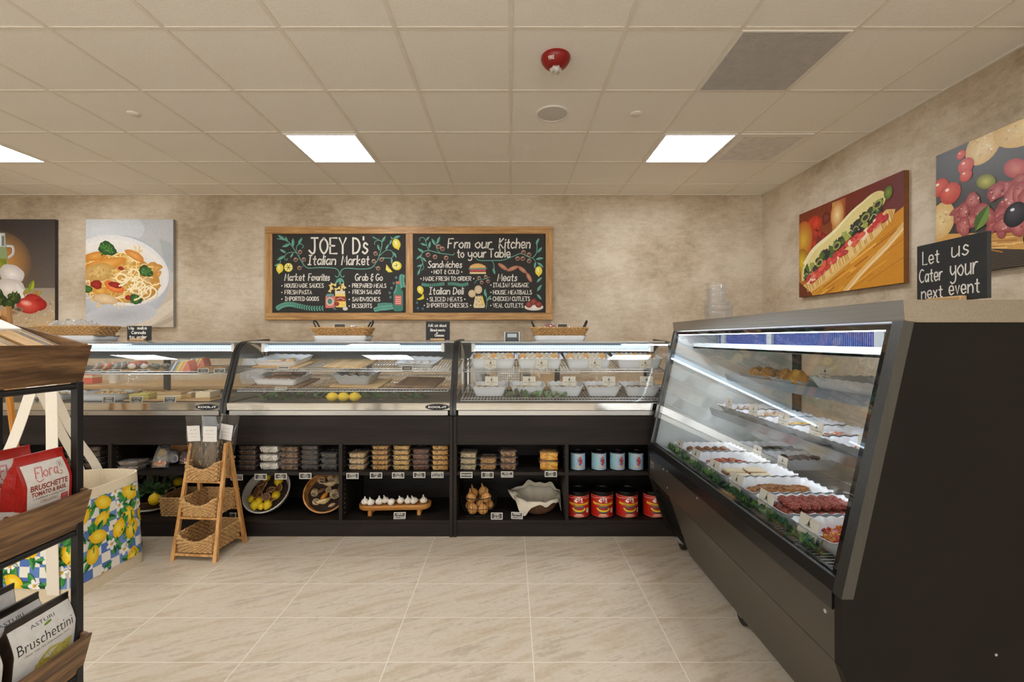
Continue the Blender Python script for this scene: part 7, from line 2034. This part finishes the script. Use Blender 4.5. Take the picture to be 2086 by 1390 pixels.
def loaf_pack(label, loc, lx, ly, h, col, rz, rx=0., name='wrapped_loaf'):
    t = thing(name, label, 'packet', loc, 0, None, (rx, 0, rz))
    b = MB(); b.ell((0, 0, h * .5), (lx / 2, ly / 2, h / 2), None, 18, 9, col, .06, 2)
    b.build('loaf', painted('loaf', .3, .5), t)
    b = MB(); b.ell((0, 0, h * .5), (lx / 2 + .003, ly / 2 + .003, h / 2 + .002), None, 18, 9, col, .1, 4); b.build('clear_wrap', FLM, t)
zin = .0145
loaf_pack('brown wrapped loaf in the basket over the lemons', (q[0] + .075, q[1], q[2] + zin), .11, .048, .1, (130, 84, 56), .1)
loaf_pack('pale wrapped loaf in the basket over the lemons', (q[0] - .075, q[1], q[2] + zin), .11, .048, .095, (186, 150, 110), -.1)
shelf_tag('small pale tag sticking out of the basket over the lemons', (q[0] - .01, q[1] - .05, q[2] + .06), ['~~~~~'], .09, .07, 'tags in the counter baskets')
loaf_pack('dark red wrapped packet in the basket over the cookie case', (q2[0] - .075, q2[1], q2[2] + zin), .12, .048, .125, (140, 66, 50), .1)
loaf_pack('brown wrapped packet in the basket over the cookie case', (q2[0] + .075, q2[1], q2[2] + zin), .11, .048, .09, (150, 110, 80), -.1)
shelf_tag('small grey tag sticking out of the basket over the cookie case', (q2[0] + .02, q2[1] - .05, q2[2] + .06), ['~~~~~'], .08, .07, 'tags in the counter baskets')
# crumpled clear bags
def clear_bag(label, loc, r, seed):
    b = MB(); rr_ = random.Random(seed)
    b.ell((0, 0, r[2]), r, None, 22, 12)
    b.v = [(x + rr_.uniform(-.008, .008), y + rr_.uniform(-.008, .008), max(0, z + rr_.uniform(-.01, .01))) for x, y, z in b.v]
    o = tag(b.build('clear_bag', film('crumpled_film', .28, 2.2, (.98, .98, .98)), None, 20), label, 'bag', 'crumpled clear bags'); o.location = loc
for i, (dx, w_, h_, l) in enumerate(((-.165, .05, .05, 'at the left end'), (-.068, .042, .056, 'second from the left end'), (.02, .04, .054, 'third from the left end'), (.105, .038, .048, 'nearest the bare wicker'))):
    clear_bag('crumpled clear plastic bag in the low wicker basket, %s' % l, (q3[0] + dx, q3[1], q3[2] + .05), (w_, .05, h_), 40 + i)
t = thing('scale_display', 'small black digital scale display on the cookie case', 'display', (wx(1043, 3.55), 3.55, ZT))
MB().box((-.062, -.02, 0), (.062, .03, .072), .003).build('metal_back', plain('scale_grey', (176, 176, 170), .35, .6), t, 0)
MB().box((-.052, -.026, .002), (.052, -.0205, .068), .002).build('black_face', BLK, t, 0)
MB().box((-.036, -.0275, .03), (.036, -.0262, .058)).build('screen', plain('lcd', (176, 190, 196), .2, 0, .05), t, 0)
# ================================================================ wooden bin rack in the foreground, on the left
r7 = random.Random(9)
BIN = wood('bin_wood', (76, 54, 34), (150, 114, 76), 1, .8, .5, 1.6); BINX = wood('bin_wood_end', (78, 56, 36), (146, 110, 74), 0, .8, .5, 1.6)
RCK = plain('rack_black', (34, 33, 33), .45, .3, .08)
t = thing('bin_rack', 'dark wooden bin rack on a black metal frame at the left edge', 'rack', (-1.48, 1.10, 0))
ox, oy = 1.48, -1.10
TR = Matrix.Translation((ox, oy, 0))
YA, YZ = .72, 1.452
for (zf_, zb_, zt_) in ((1.213, 1.213, 1.331), (.752, .752, .871), (.296, .296, .415)):
    bt = MB(); bt.loft([[(-1.362, y, zf_), (-1.330, y, zt_), (-1.343, y, zt_), (-1.375, y, zf_)] for y in (YA, YZ)], M=TR)
    o = bt.build('bin', BIN, t, 0)
    for ya in (YA, YZ - .013):
        e = MB(); e.loft([[(-1.376, y, zf_), (-1.344, y, zt_ + .002), (-1.60, y, zt_ + .072), (-1.61, y, zf_ + .03)] for y in (ya, ya + .013)], M=TR); e.build('end_board', BINX, o, 0)
    e = MB(); e.loft([[(-1.376, y, zf_ + .001), (-1.376, y, zf_ + .011), (-1.598, y, zf_ + .041), (-1.598, y, zf_ + .031)] for y in (YA + .013, YZ - .013)], M=TR); e.build('floor_board', BIN, o, 0)
    e = MB(); e.box((-1.612, YA, zf_ + .02), (-1.599, YZ, zt_ + .09), .002, M=TR); e.build('rear_board', BIN, o, 0)
    e = MB(); e.cyl((-1.455, YZ - .0145, zt_ - .005), (-1.455, YZ - .019, zt_ - .005), .0085, n=14, M=TR); e.cyl((-1.455, YZ - .019, zt_ - .005), (-1.455, YZ - .022, zt_ - .005), .004, n=8, M=TR); e.build('bolt', RCK, o)
    for x, zz in ((-1.368, zf_ - .0125), (-1.60, zf_ + .01)):
        e = MB(); e.tube([(x, YA + .02, zz), (x, YZ - .012, zz)], .0095, 10, M=TR); e.build('support_tube', RCK, t)
for x, ztop in ((-1.379, 1.215), (-1.635, 1.41)):
    for y in (YA, YZ - .022): MB().box((x, y, 0), (x + .022, y + .022, ztop), .0015, M=TR).build('post', RCK, t, 0)
for y in (YA + .005, YZ - .017): MB().box((-1.613, y, .1), (-1.379, y + .012, .112), M=TR).build('cross_bar', RCK, t, 0)
e = MB(); e.loft([[(-1.652, y, 1.30), (-1.625, y, 1.30), (-1.578, y, 1.40), (-1.582, y, 1.452), (-1.652, y, 1.39)] for y in (YZ - .02, YZ - .004)], M=TR); e.build('peak_board', wood('peak_wood', (150, 98, 46), (196, 146, 88), 2, 1, .5), t, 0)

# ---------------------------------------------------------------- bags standing in the bins
def gusset_bag(name, label, cat, loc, w, h, d, body, paintf, group=None, rz=0., lean=-6., side=None, top=(1, 1, 1), vis=True):
    """stand-up bag: w along the shelf, d deep at its foot, pinched flat at the top seal"""
    t = thing(name, label, cat, loc, 0, group, (0, R(lean), rz))
    dep = lambda v: d * (1 - .06 * v) if v < .62 else max(.004, d * .963 * (1 - ((v - .62) / .31) ** 1.3)) if v < .93 else .004
    wid = lambda v: w * (.97 + .03 * math.sin(v * 3.1))
    lo = []
    for k in range(19):
        v = k / 18
        a, e = dep(v) / 2, wid(v) / 2
        g = min(a * .9, .012)                                       # side gussets fold inwards
        fold = g * (.2 + .9 * v)
        lo.append([(a, -e, v * h), (a + .0018 * math.sin(v * 3.1), -e * .5, v * h), (a + .0025 * math.sin(v * 3.1), 0, v * h), (a + .0018 * math.sin(v * 3.1), e * .5, v * h), (a, e, v * h), (0, e - fold, v * h), (-a, e, v * h), (-a - .004, 0, v * h), (-a, -e, v * h), (0, -e + fold, v * h)])
    b = MB(); b.loft(lo); b.build('bag_body', side or body, t, 30)
    if vis:
        p = Print(6e-5, .004); paintf(p)
        cut = []                                             # cut into strips, so that the print follows the bag
        for k in range(int(h / .006) + 1):
            s_ = Print(); s_.items = p.items; s_.clip(-1, k * .006, 1, (k + 1) * .006); cut += s_.items
        p.items = cut
        def m(u, v, hh):
            v_ = v / h
            a, e = dep(v_) / 2, wid(v_) / 2
            uu = u / (w / 2)
            bul = .0025 * math.sin(v_ * 3.1) * (1 - abs(uu) ** 2) if 0 < v_ < 1 else 0
            return (a + bul + .0008 + hh, uu * e, v)
        p.build('printed_face', m, painted('bag_print', .35, .45), t)
    return t
REDB = plain('bag_red', (176, 36, 26), .35, 0, .15, 40, .5, .25)
def rgrid(p, x0, y0, x1, y1, c, n=16, m=1): p.rect(x0, y0, x1, y1, c, n, m)
def flora(p):
    W_, D_, G_ = (228, 224, 218), (150, 60, 44), (170, 130, 60)
    rgrid(p, -.067, .0, .067, .222, W_)
    p.text('Flora', -.036, .034, .178, .03, .0042, (186, 40, 30), 1, .25); p.text('Flora', -.035, .035, .1785, .03, .0012, (240, 226, 220), 1, .25)
    p.stroke([(-.036, .173), (-.03, .166), (-.016, .17)], .002, (186, 40, 30), 5); p.stroke([(.03, .178), (.044, .172), (.048, .18), (.042, .184)], .0022, (150, 120, 70), 5)
    p.ell(.05, .203, .011, .012, (176, 172, 166)); p.ell(.05, .203, .0095, .0105, W_); p.rect(.046, .196, .0485, .21, (96, 110, 90)); p.rect(.0515, .196, .054, .21, (170, 90, 80))
    p.btext('BRUSCHETTE', -.058, .06, .142, .0165, D_, 1, .025); p.btext('TOMATO & BASIL', -.055, .056, .124, .0125, D_, 1, .03)
    p.text('A traditional crunchy snack', -.05, .052, .114, .0045, .0009, (120, 100, 90), 1); p.btext('ORGANIC', -.028, .028, .099, .009, G_, 1, .0)
    p.rect(.038, .088, .062, .108, (196, 40, 34), 2, 2)
    for k in range(4): p.rect(.041, .0905 + .0045 * k, .059, .0915 + .0045 * k, W_, 2, 1)
    p.ell(-.05, .082, .012, .008, (110, 126, 130)); p.ell(-.05, .082, .0105, .0065, (226, 228, 226)); p.text('ORGANIC', -.058, -.042, .0805, .003, .0006, (90, 110, 110), 1)
    for k in range(12): p.stroke([(.06 - .01 * k, .086), (.04 - .012 * k, .05)], .0012, (214, 208, 202))
    p.ell(-.012, .05, .024, .02, (206, 60, 40), (170, 36, 26), 20, 18); p.ell(.034, .062, .017, .018, (216, 70, 46), (176, 40, 28), 0, 18); p.ell(-.036, .044, .018, .014, (226, 180, 110), (180, 110, 50), 30, 16); p.ell(.0, .042, .016, .011, (214, 206, 90), (150, 150, 50), 20, 14)
    p.stroke([(.03, .078), (.036, .086)], .002, (90, 110, 50))
    blobs(p, 16, -.05, .012, .05, .05, .008, [(196, 140, 70), (206, 80, 50), (120, 140, 60), (226, 190, 130)])
ZBN = .752 + .027
def redbag(label, x, y, dz=0, lean=2.):
    t = gusset_bag('bruschette_bag', label, 'snack bag', (x, y, ZBN + dz), .155, .252, .072, REDB, flora, 'red and white bruschette bags', 0, lean)
    p = Print(6e-5, .004)                                 # white foot of the side gusset with a bread stick on it
    for k in range(14): p.rect(-.96, .002 + .006 * k, 0, .008 + .006 * k, (222, 216, 208), 1, 1, up=False); p.rect(0, .002 + .006 * k, .96, .008 + .006 * k, (222, 216, 208), 1, 1, up=False)
    p.up()
    p.ell(-.42, .062, .3, .011, (176, 120, 80), (120, 76, 48), 0, 14); p.ell(.3, .03, .2, .012, (206, 170, 120), (170, 120, 76), 0, 12)
    w, d = .155, .072
    def m(u, v, hh):
        a, e = d * (1 - .06 * v / .252) / 2, w * (.97 + .03 * math.sin(v / .252 * 3.1)) / 2
        f = min(a * .9, .012) * (.2 + .9 * v / .252)
        return (a * u, -e + f * (1 - abs(u)) - .0012 - hh, v)
    p.build('gusset_print', m, painted('bag_print', .35, .45), t)
    t.scale = (.92, .92, .92)
redbag('red and white bruschette bag in front, fully readable, in the middle bin', -1.404, 1.352, .003)
redbag('red and white bruschette bag tucked behind the front one', -1.488, 1.335, .013)
redbag('red and white bruschette bag at the photo edge, above the other two', -1.50, 1.165, .035)
DRK = plain('bag_gusset_dark', (58, 44, 36), .4, 0, .35, 30, .5)
SLV = plain('bag_silver', (206, 206, 204), .35, .1, .05)
def brus(p):
    W_, K_ = (226, 226, 224), (44, 42, 44)
    rgrid(p, -.089, 0, .089, .21, W_); rgrid(p, -.089, .21, .089, .226, (30, 28, 28), 16, 1)
    p.btext('ASTURI', -.034, .036, .186, .009, (70, 66, 64), 1, .0); p.ell(.012, .180, .012, .0032, (130, 170, 60), (80, 130, 40), 10)
    p.btext('Bruschettini', -.079, .079, .138, .028, K_, 1, -.004)
    p.text('Classic Virgin Olive Oil Bruschetta Toasts', -.06, .07, .124, .0045, .0008, (110, 106, 104), 1)
    q = [(-.045, .03), (-.03, .075), (.0, .105), (.02, .108), (.05, .1), (.075, .102), (.078, .09), (.07, .066), (.05, .05), (.02, .04), (-.01, .02), (-.035, .01)]
    p.poly([(v.x, v.y) for v in smoothline([(x, y, 0) for x, y in q], 4, True)], (206, 196, 96))
    p.ell(.04, .08, .03, .018, (226, 216, 130), (206, 190, 80), 10); p.ell(-.01, .06, .028, .024, (222, 208, 110), (190, 170, 60), 40)
    for _ in range(40): x, y = r7.uniform(-.03, .06), r7.uniform(.03, .098); p.ell(x, y, .002, .002, r7.choice([(150, 150, 60), (170, 130, 50), (236, 226, 160)]), None, 0, 6)
    p.stroke([(-.045, .028), (-.02, .03), (.0, .038)], .008, (170, 120, 50), 4)
ZBB = .296 + .027
for (x, y, dz, l) in ((-1.409, 1.340, .010, 'white toast bag in front, showing a yellow slice, lowest bin'), (-1.489, 1.328, .016, 'white toast bag second in the file, lowest bin'), (-1.550, 1.315, .05, 'white toast bag third in the file, lowest bin'), (-1.409, 1.135, .010, 'white toast bag at the lower photo corner, nearest the viewer')):
    gusset_bag('toast_bag', l, 'snack bag', (x, y, ZBB + dz), .182, .228, .068 if dz < .05 else .028, DRK, brus, 'white toast bags', 0, 6, DRK)
# spaghetti in the top bin
STRAW = plain('spaghetti', (240, 190, 70), .5, 0, .15, 20); PPR = plain('pack_paper', (222, 218, 212), .5, 0, .04)
def spag(label, loc, rx, ry, rz):
    t = thing('spaghetti_pack', label, 'pasta pack', loc, 0, 'spaghetti packs', (rx, ry, rz))
    b = MB()
    for k in range(46):
        y, z = r7.uniform(-.034, .034), r7.uniform(-.010, .014)
        b.tube([(-.108, y, z), (.108, y + r7.uniform(-.004, .004), z)], .0017, 5)
    stuff(b.build('spaghetti', STRAW, t))
    b = MB(); b.loft([rrect(.235, .092, .02, 5, -.0145), rrect(.235, .092, .02, 5, .0165)], True, True); b.build('clear_wrap', FLM, t)
    MB().box((-.118, -.047, -.0155), (-.045, .047, .0178), .003).build('paper_band', PPR, t, 0)
spag('spaghetti pack lying on top in the top bin', (-1.482, 1.375, 1.345), R(2), R(24), R(2)); spag('spaghetti pack underneath, nearer the viewer in the top bin', (-1.482, 1.275, 1.338), R(-3), R(24), R(-3)); spag('spaghetti pack at the near end of the top bin', (-1.482, 1.15, 1.335), R(0), R(24), R(2))

# ================================================================ bamboo basket stand
BMB = wood('bamboo_leg', (170, 118, 62), (214, 166, 106), 2, 1.2, .45)
SX, SY = -1.907, 2.9
t = thing('basket_stand', 'bamboo stand with three tiers of wicker trays in front of the counter', 'stand', (SX, SY, 0), R(-5))
b = None
for s in (-1, 1):
    for yb, yt in ((-.135, -.012), (.135, .012)):
        q = MB(); q.loft([[(s * .137 - .011, yb - .009, 0), (s * .137 + .011, yb - .009, 0), (s * .137 + .011, yb + .013, 0), (s * .137 - .011, yb + .013, 0)], [(s * .116 - .009, yt - .009, .69), (s * .116 + .009, yt - .009, .69), (s * .116 + .009, yt + .009, .69), (s * .116 - .009, yt + .009, .69)]]); q.build('leg', BMB, t, 0)
for z, fy in ((.035, .128), (.245, .092), (.458, .055)):
    for y in (-fy, fy):
        q = MB(); q.box((-.135, y - .006, z - .008), (.135, y + .006, z + .006), .002); q.build('rail', BMB, t, 0)
for z0, h, lx, ly in ((.044, .118, .235, .27), (.254, .115, .222, .215), (.467, .118, .208, .16)):
    b = MB()
    n = 9
    def zf(x, y, v, lx=lx, ly=ly, h=h): return -v * .045 * max(0., 1 - (x / (lx * .46)) ** 2) if y < -ly * .42 else 0
    weave(b, lambda v: loop2(lx * (.9 + .1 * v), ly * (.9 + .1 * v), .012, 120), n, .0076, .0052, .008, h / n, 26, zfun=zf)
    b.box((-lx * .44, -ly * .44, .002), (lx * .44, ly * .44, .01))
    o = b.build('wicker_tray', WIC, t); o.location = (0, 0, z0)
# cellophane bags of herb sticks in the top tray
def herb_bag(label, x, y, rz, tilt, lean, h=.375, w=.115):
    t = thing('herb_bag', label, 'snack bag', (x, y, .490), 0, 'cellophane bags in the top wicker tray', (R(lean), R(tilt), R(rz)))
    b = MB()
    b.loft([rrect(w * .72, .034, .012, 4, 0), rrect(w * .9, .04, .015, 4, h * .3), rrect(w, .03, .01, 4, h * .7), rrect(w * .98, .008, .003, 4, h * .88), rrect(w * 1.05, .004, .0015, 4, h)], True, True)
    rr_ = random.Random(int(x * 1000)); b.v = [(a + rr_.uniform(-.003, .003), c + rr_.uniform(-.003, .003), d) for a, c, d in b.v]
    b.build('cellophane', film('cellophane', .012, 1.3, (.98, .98, .97), .03), t, 30)
    b = MB()
    b.ell((0, .0, h * .33), (w * .34, .012, h * .31), None, 16, 10, (96, 76, 52), .1, 3)
    for i in range(170):
        a = r7.uniform(0, 6.28)
        p = (r7.uniform(-.33, .33) * w, r7.uniform(-.012, .012), r7.uniform(.01, h * .58)); d = (r7.uniform(-.012, .012), r7.uniform(-.004, .004), r7.uniform(.012, .03))
        b.tube([p, (p[0] + d[0], p[1] + d[1], p[2] + d[2])], .0026, 4, False, r7.choice([(110, 88, 60), (150, 122, 84), (84, 66, 46), (66, 56, 40), (186, 160, 120)]))
    stuff(b.build('herb_sticks', SNK, t))
    b = MB(); b.box((-w * .36, -.0185, h * .58), (w * .36, -.0175, h * .84)); 
    o = b.build('paper_label', plain('label_paper', (214, 210, 204), .6, 0, .03), t, 0)
    p = Print(3e-5); p.scribble(-.022, .022, h * .76, .009, .0012, (130, 126, 122)); p.scribble(-.028, .028, h * .7, .007, .0011, (130, 126, 122)); p.scribble(-.018, .018, h * .65, .005, .0009, (130, 126, 122))
    p.build('lettering', plane_map((0, -.0188, 0), (1, 0, 0), (0, 0, 1), (0, -1, 0)), PAINT, o)
herb_bag('clear bag of herb sticks nearest the rack, in the top wicker tray', -1.968, 2.885, -4, -3, 2); herb_bag('clear bag of herb sticks in the middle of the top wicker tray', -1.882, 2.868, 4, 2, 2); herb_bag('clear bag of herb sticks behind, leaning over the right leg of the stand', -1.846, 2.925, -6, 8, -1)

# ================================================================ lemon print tote bag on its stand
def tote_print(p, w, h, seed):
    """lemons, blossoms and leaves over a blue and white check; u 0..w, v 0..h in metres"""
    q = random.Random(seed)
    n = 5
    s = .0531
    for i in range(int(w / s + .999)):
        for j in range(int(h / s) + 1):
            c = (232, 228, 216) if (i + j) % 2 else q.choice([(96, 130, 190), (110, 144, 200), (84, 116, 180)])
            p.rect(i * s, j * s, (i + 1) * s, min((j + 1) * s, h), c, 1, 1, up=(i == 0 and j == 0))
    GR = [(40, 110, 52), (56, 130, 60), (30, 88, 46)]
    pts = []
    for _ in range(400):
        c = (q.uniform(0, w), q.uniform(0, h))
        if all(math.hypot(c[0] - a[0], c[1] - a[1]) > .082 for a in pts): pts.append(c)
    for k, (x, y) in enumerate(pts):
        if k % 2 == 0:
            a = q.uniform(0, 180)
            for e in range(5): p.leaf(x + q.uniform(-.02, .02), y + q.uniform(-.02, .02), q.uniform(0, 360), .078, .036, q.choice(GR), (80, 150, 80))
            ca, sa = math.cos(R(a)), math.sin(R(a))
            p.ell(x, y, .053, .037, (250, 226, 90), (226, 176, 20), a, 18); p.ell(x + .05 * ca, y + .05 * sa, .012, .01, (226, 176, 20), None, a, 10); p.ell(x - .01, y + .008, .02, .01, (246, 226, 110), (238, 206, 60), a, 12)
        else:
            for e in range(3): p.leaf(x, y, q.uniform(0, 360), .075, .033, q.choice(GR), (80, 150, 80))
            a0 = q.uniform(0, 72)
            for e in range(5): a = R(a0 + 72 * e); p.ell(x + .018 * math.cos(a), y + .018 * math.sin(a), .017, .0115, (244, 242, 236), (222, 220, 216), math.degrees(a), 10)
            p.ell(x, y, .0095, .0095, (236, 200, 70), (216, 160, 40), 0, 8)
            p.stroke([(x, y), (x + .03, y + .015), (x + .05, y - .01)], .0025, (50, 80, 40), 4)
    return p.clip(0, 0, w, h)
BEI = plain('tote_beige', (206, 192, 166), .85, 0, .06, 90, .2, .15); WEB = plain('webbing', (222, 214, 198), .85, 0, .05, 200, .2, .25)
TX, TY = -2.46, 2.57
t = thing('tote_bag', 'lemon print tote bag with beige handles behind the rack', 'tote bag', (TX, TY, 0), R(-3))
TL, TD, TH = .46, .46, .55                                       # along y, along x, height
def tl(v, k): return rrect(TD * (1 - .10 * v) + k, TL * (1 - .12 * v) + k, .05, 7, 0)
n = 64
lo = []
def tote_loop(v, ins=0.):
    l = resample(tl(v, -2 * ins), n)
    return [(x + .008 * math.sin(3.2 * i / n * 6.28) * v, y + .008 * math.cos(2.5 * i / n * 6.28) * v, v * TH + (.012 * math.sin(i / n * 6.28 * 2) * v)) for i, (x, y, _) in enumerate(l)]
b = MB(); b.loft([tote_loop(v) for v in (0, .02, .12)], True, False); b.loft([tote_loop(v) for v in (.12, .3, .5, .7, .9)], False, False); b.build('bag_cloth', BEI, t, 60)
b = MB(); b.loft([tote_loop(.9, -.001), tote_loop(1, -.001), tote_loop(1, .004), tote_loop(.86, .004), tote_loop(.3, .006), tote_loop(.03, .01)], False, True); b.build('hem_lining', plain('tote_hem', (222, 208, 180), .85, 0, .05, 90), t, 60)
per = 2 * (TD + TL) - .14 * 2
p = Print(8e-6); tote_print(p, 1.72, .78 * .55, 4)
fine = Print()                                                   # cut into strips so that it follows the rounded sides
def tmap(u, v, h):
    v_ = .12 + v / TH
    l = TLC.setdefault(round(v_, 3), tote_loop(v_))
    f = (u / 1.72 * n) % n
    i = int(f); a, c = Vector(l[i % n]), Vector(l[(i + 1) % n])
    q = a.lerp(c, f - i); d = (c - a); nn = Vector((d.y, -d.x, 0)).normalized()
    return tuple(q + nn * (.0012 + h))
TLC = {}
items = []
for k in range(96):
    s_ = Print(); s_.items = p.items
    s_.clip(k * 1.72 / 96, 0, (k + 1) * 1.72 / 96, 10); items += s_.items
p.items = items
p.build('lemon_print', tmap, painted('cotton_print', .8, .15, .1, 300), t)
def strapx(x0, x1, y, top, sgn, xm):
    b = MB(); w_ = .033
    path = smoothline([(x0, y, .04), (x0, y + sgn * .006, .3), (x0, y + sgn * .008, .53), (x0 + (xm - x0) * .4, y - sgn * .08, .8), (xm - .03, y - sgn * .17, top), (xm + .03, y - sgn * .17, top), (x1 + (xm - x1) * .4, y - sgn * .08, .8), (x1, y + sgn * .008, .53), (x1, y + sgn * .006, .3), (x1, y, .04)], 6)
    g = [[(q.x - w_, q.y, q.z), (q.x + w_, q.y, q.z)] for q in path]
    b.sheet(g, .003); b.build('handle_strap', WEB, t, 60)
strapx(-.22, .14, -.236, 1.17, -1, -.10); strapx(-.215, -.10, .236, 1.17, 1, -.30)
t = thing('wooden_easel', 'honey coloured wooden rack whose bar holds the tote handles', 'rack', (TX, TY, 0))
HON = wood('honey_wood', (190, 122, 44), (226, 166, 84), 2, 1, .45)
for x in (-.40, -.66):
    for y in (-1, 1):
        q = MB(); q.loft([[(x - .012 + a, y * .15 + c, 0) for a, c in ((0, -.01), (.024, -.01), (.024, .01), (0, .01))], [(x - .012 + a, y * .016 + c, 1.19) for a, c in ((0, -.01), (.024, -.01), (.024, .01), (0, .01))]]); q.build('leg', HON, t, 0)
q = MB(); q.cyl((-.70, 0, 1.163), (-.05, 0, 1.163), .012, n=12); q.build('hanging_bar', HON, t)
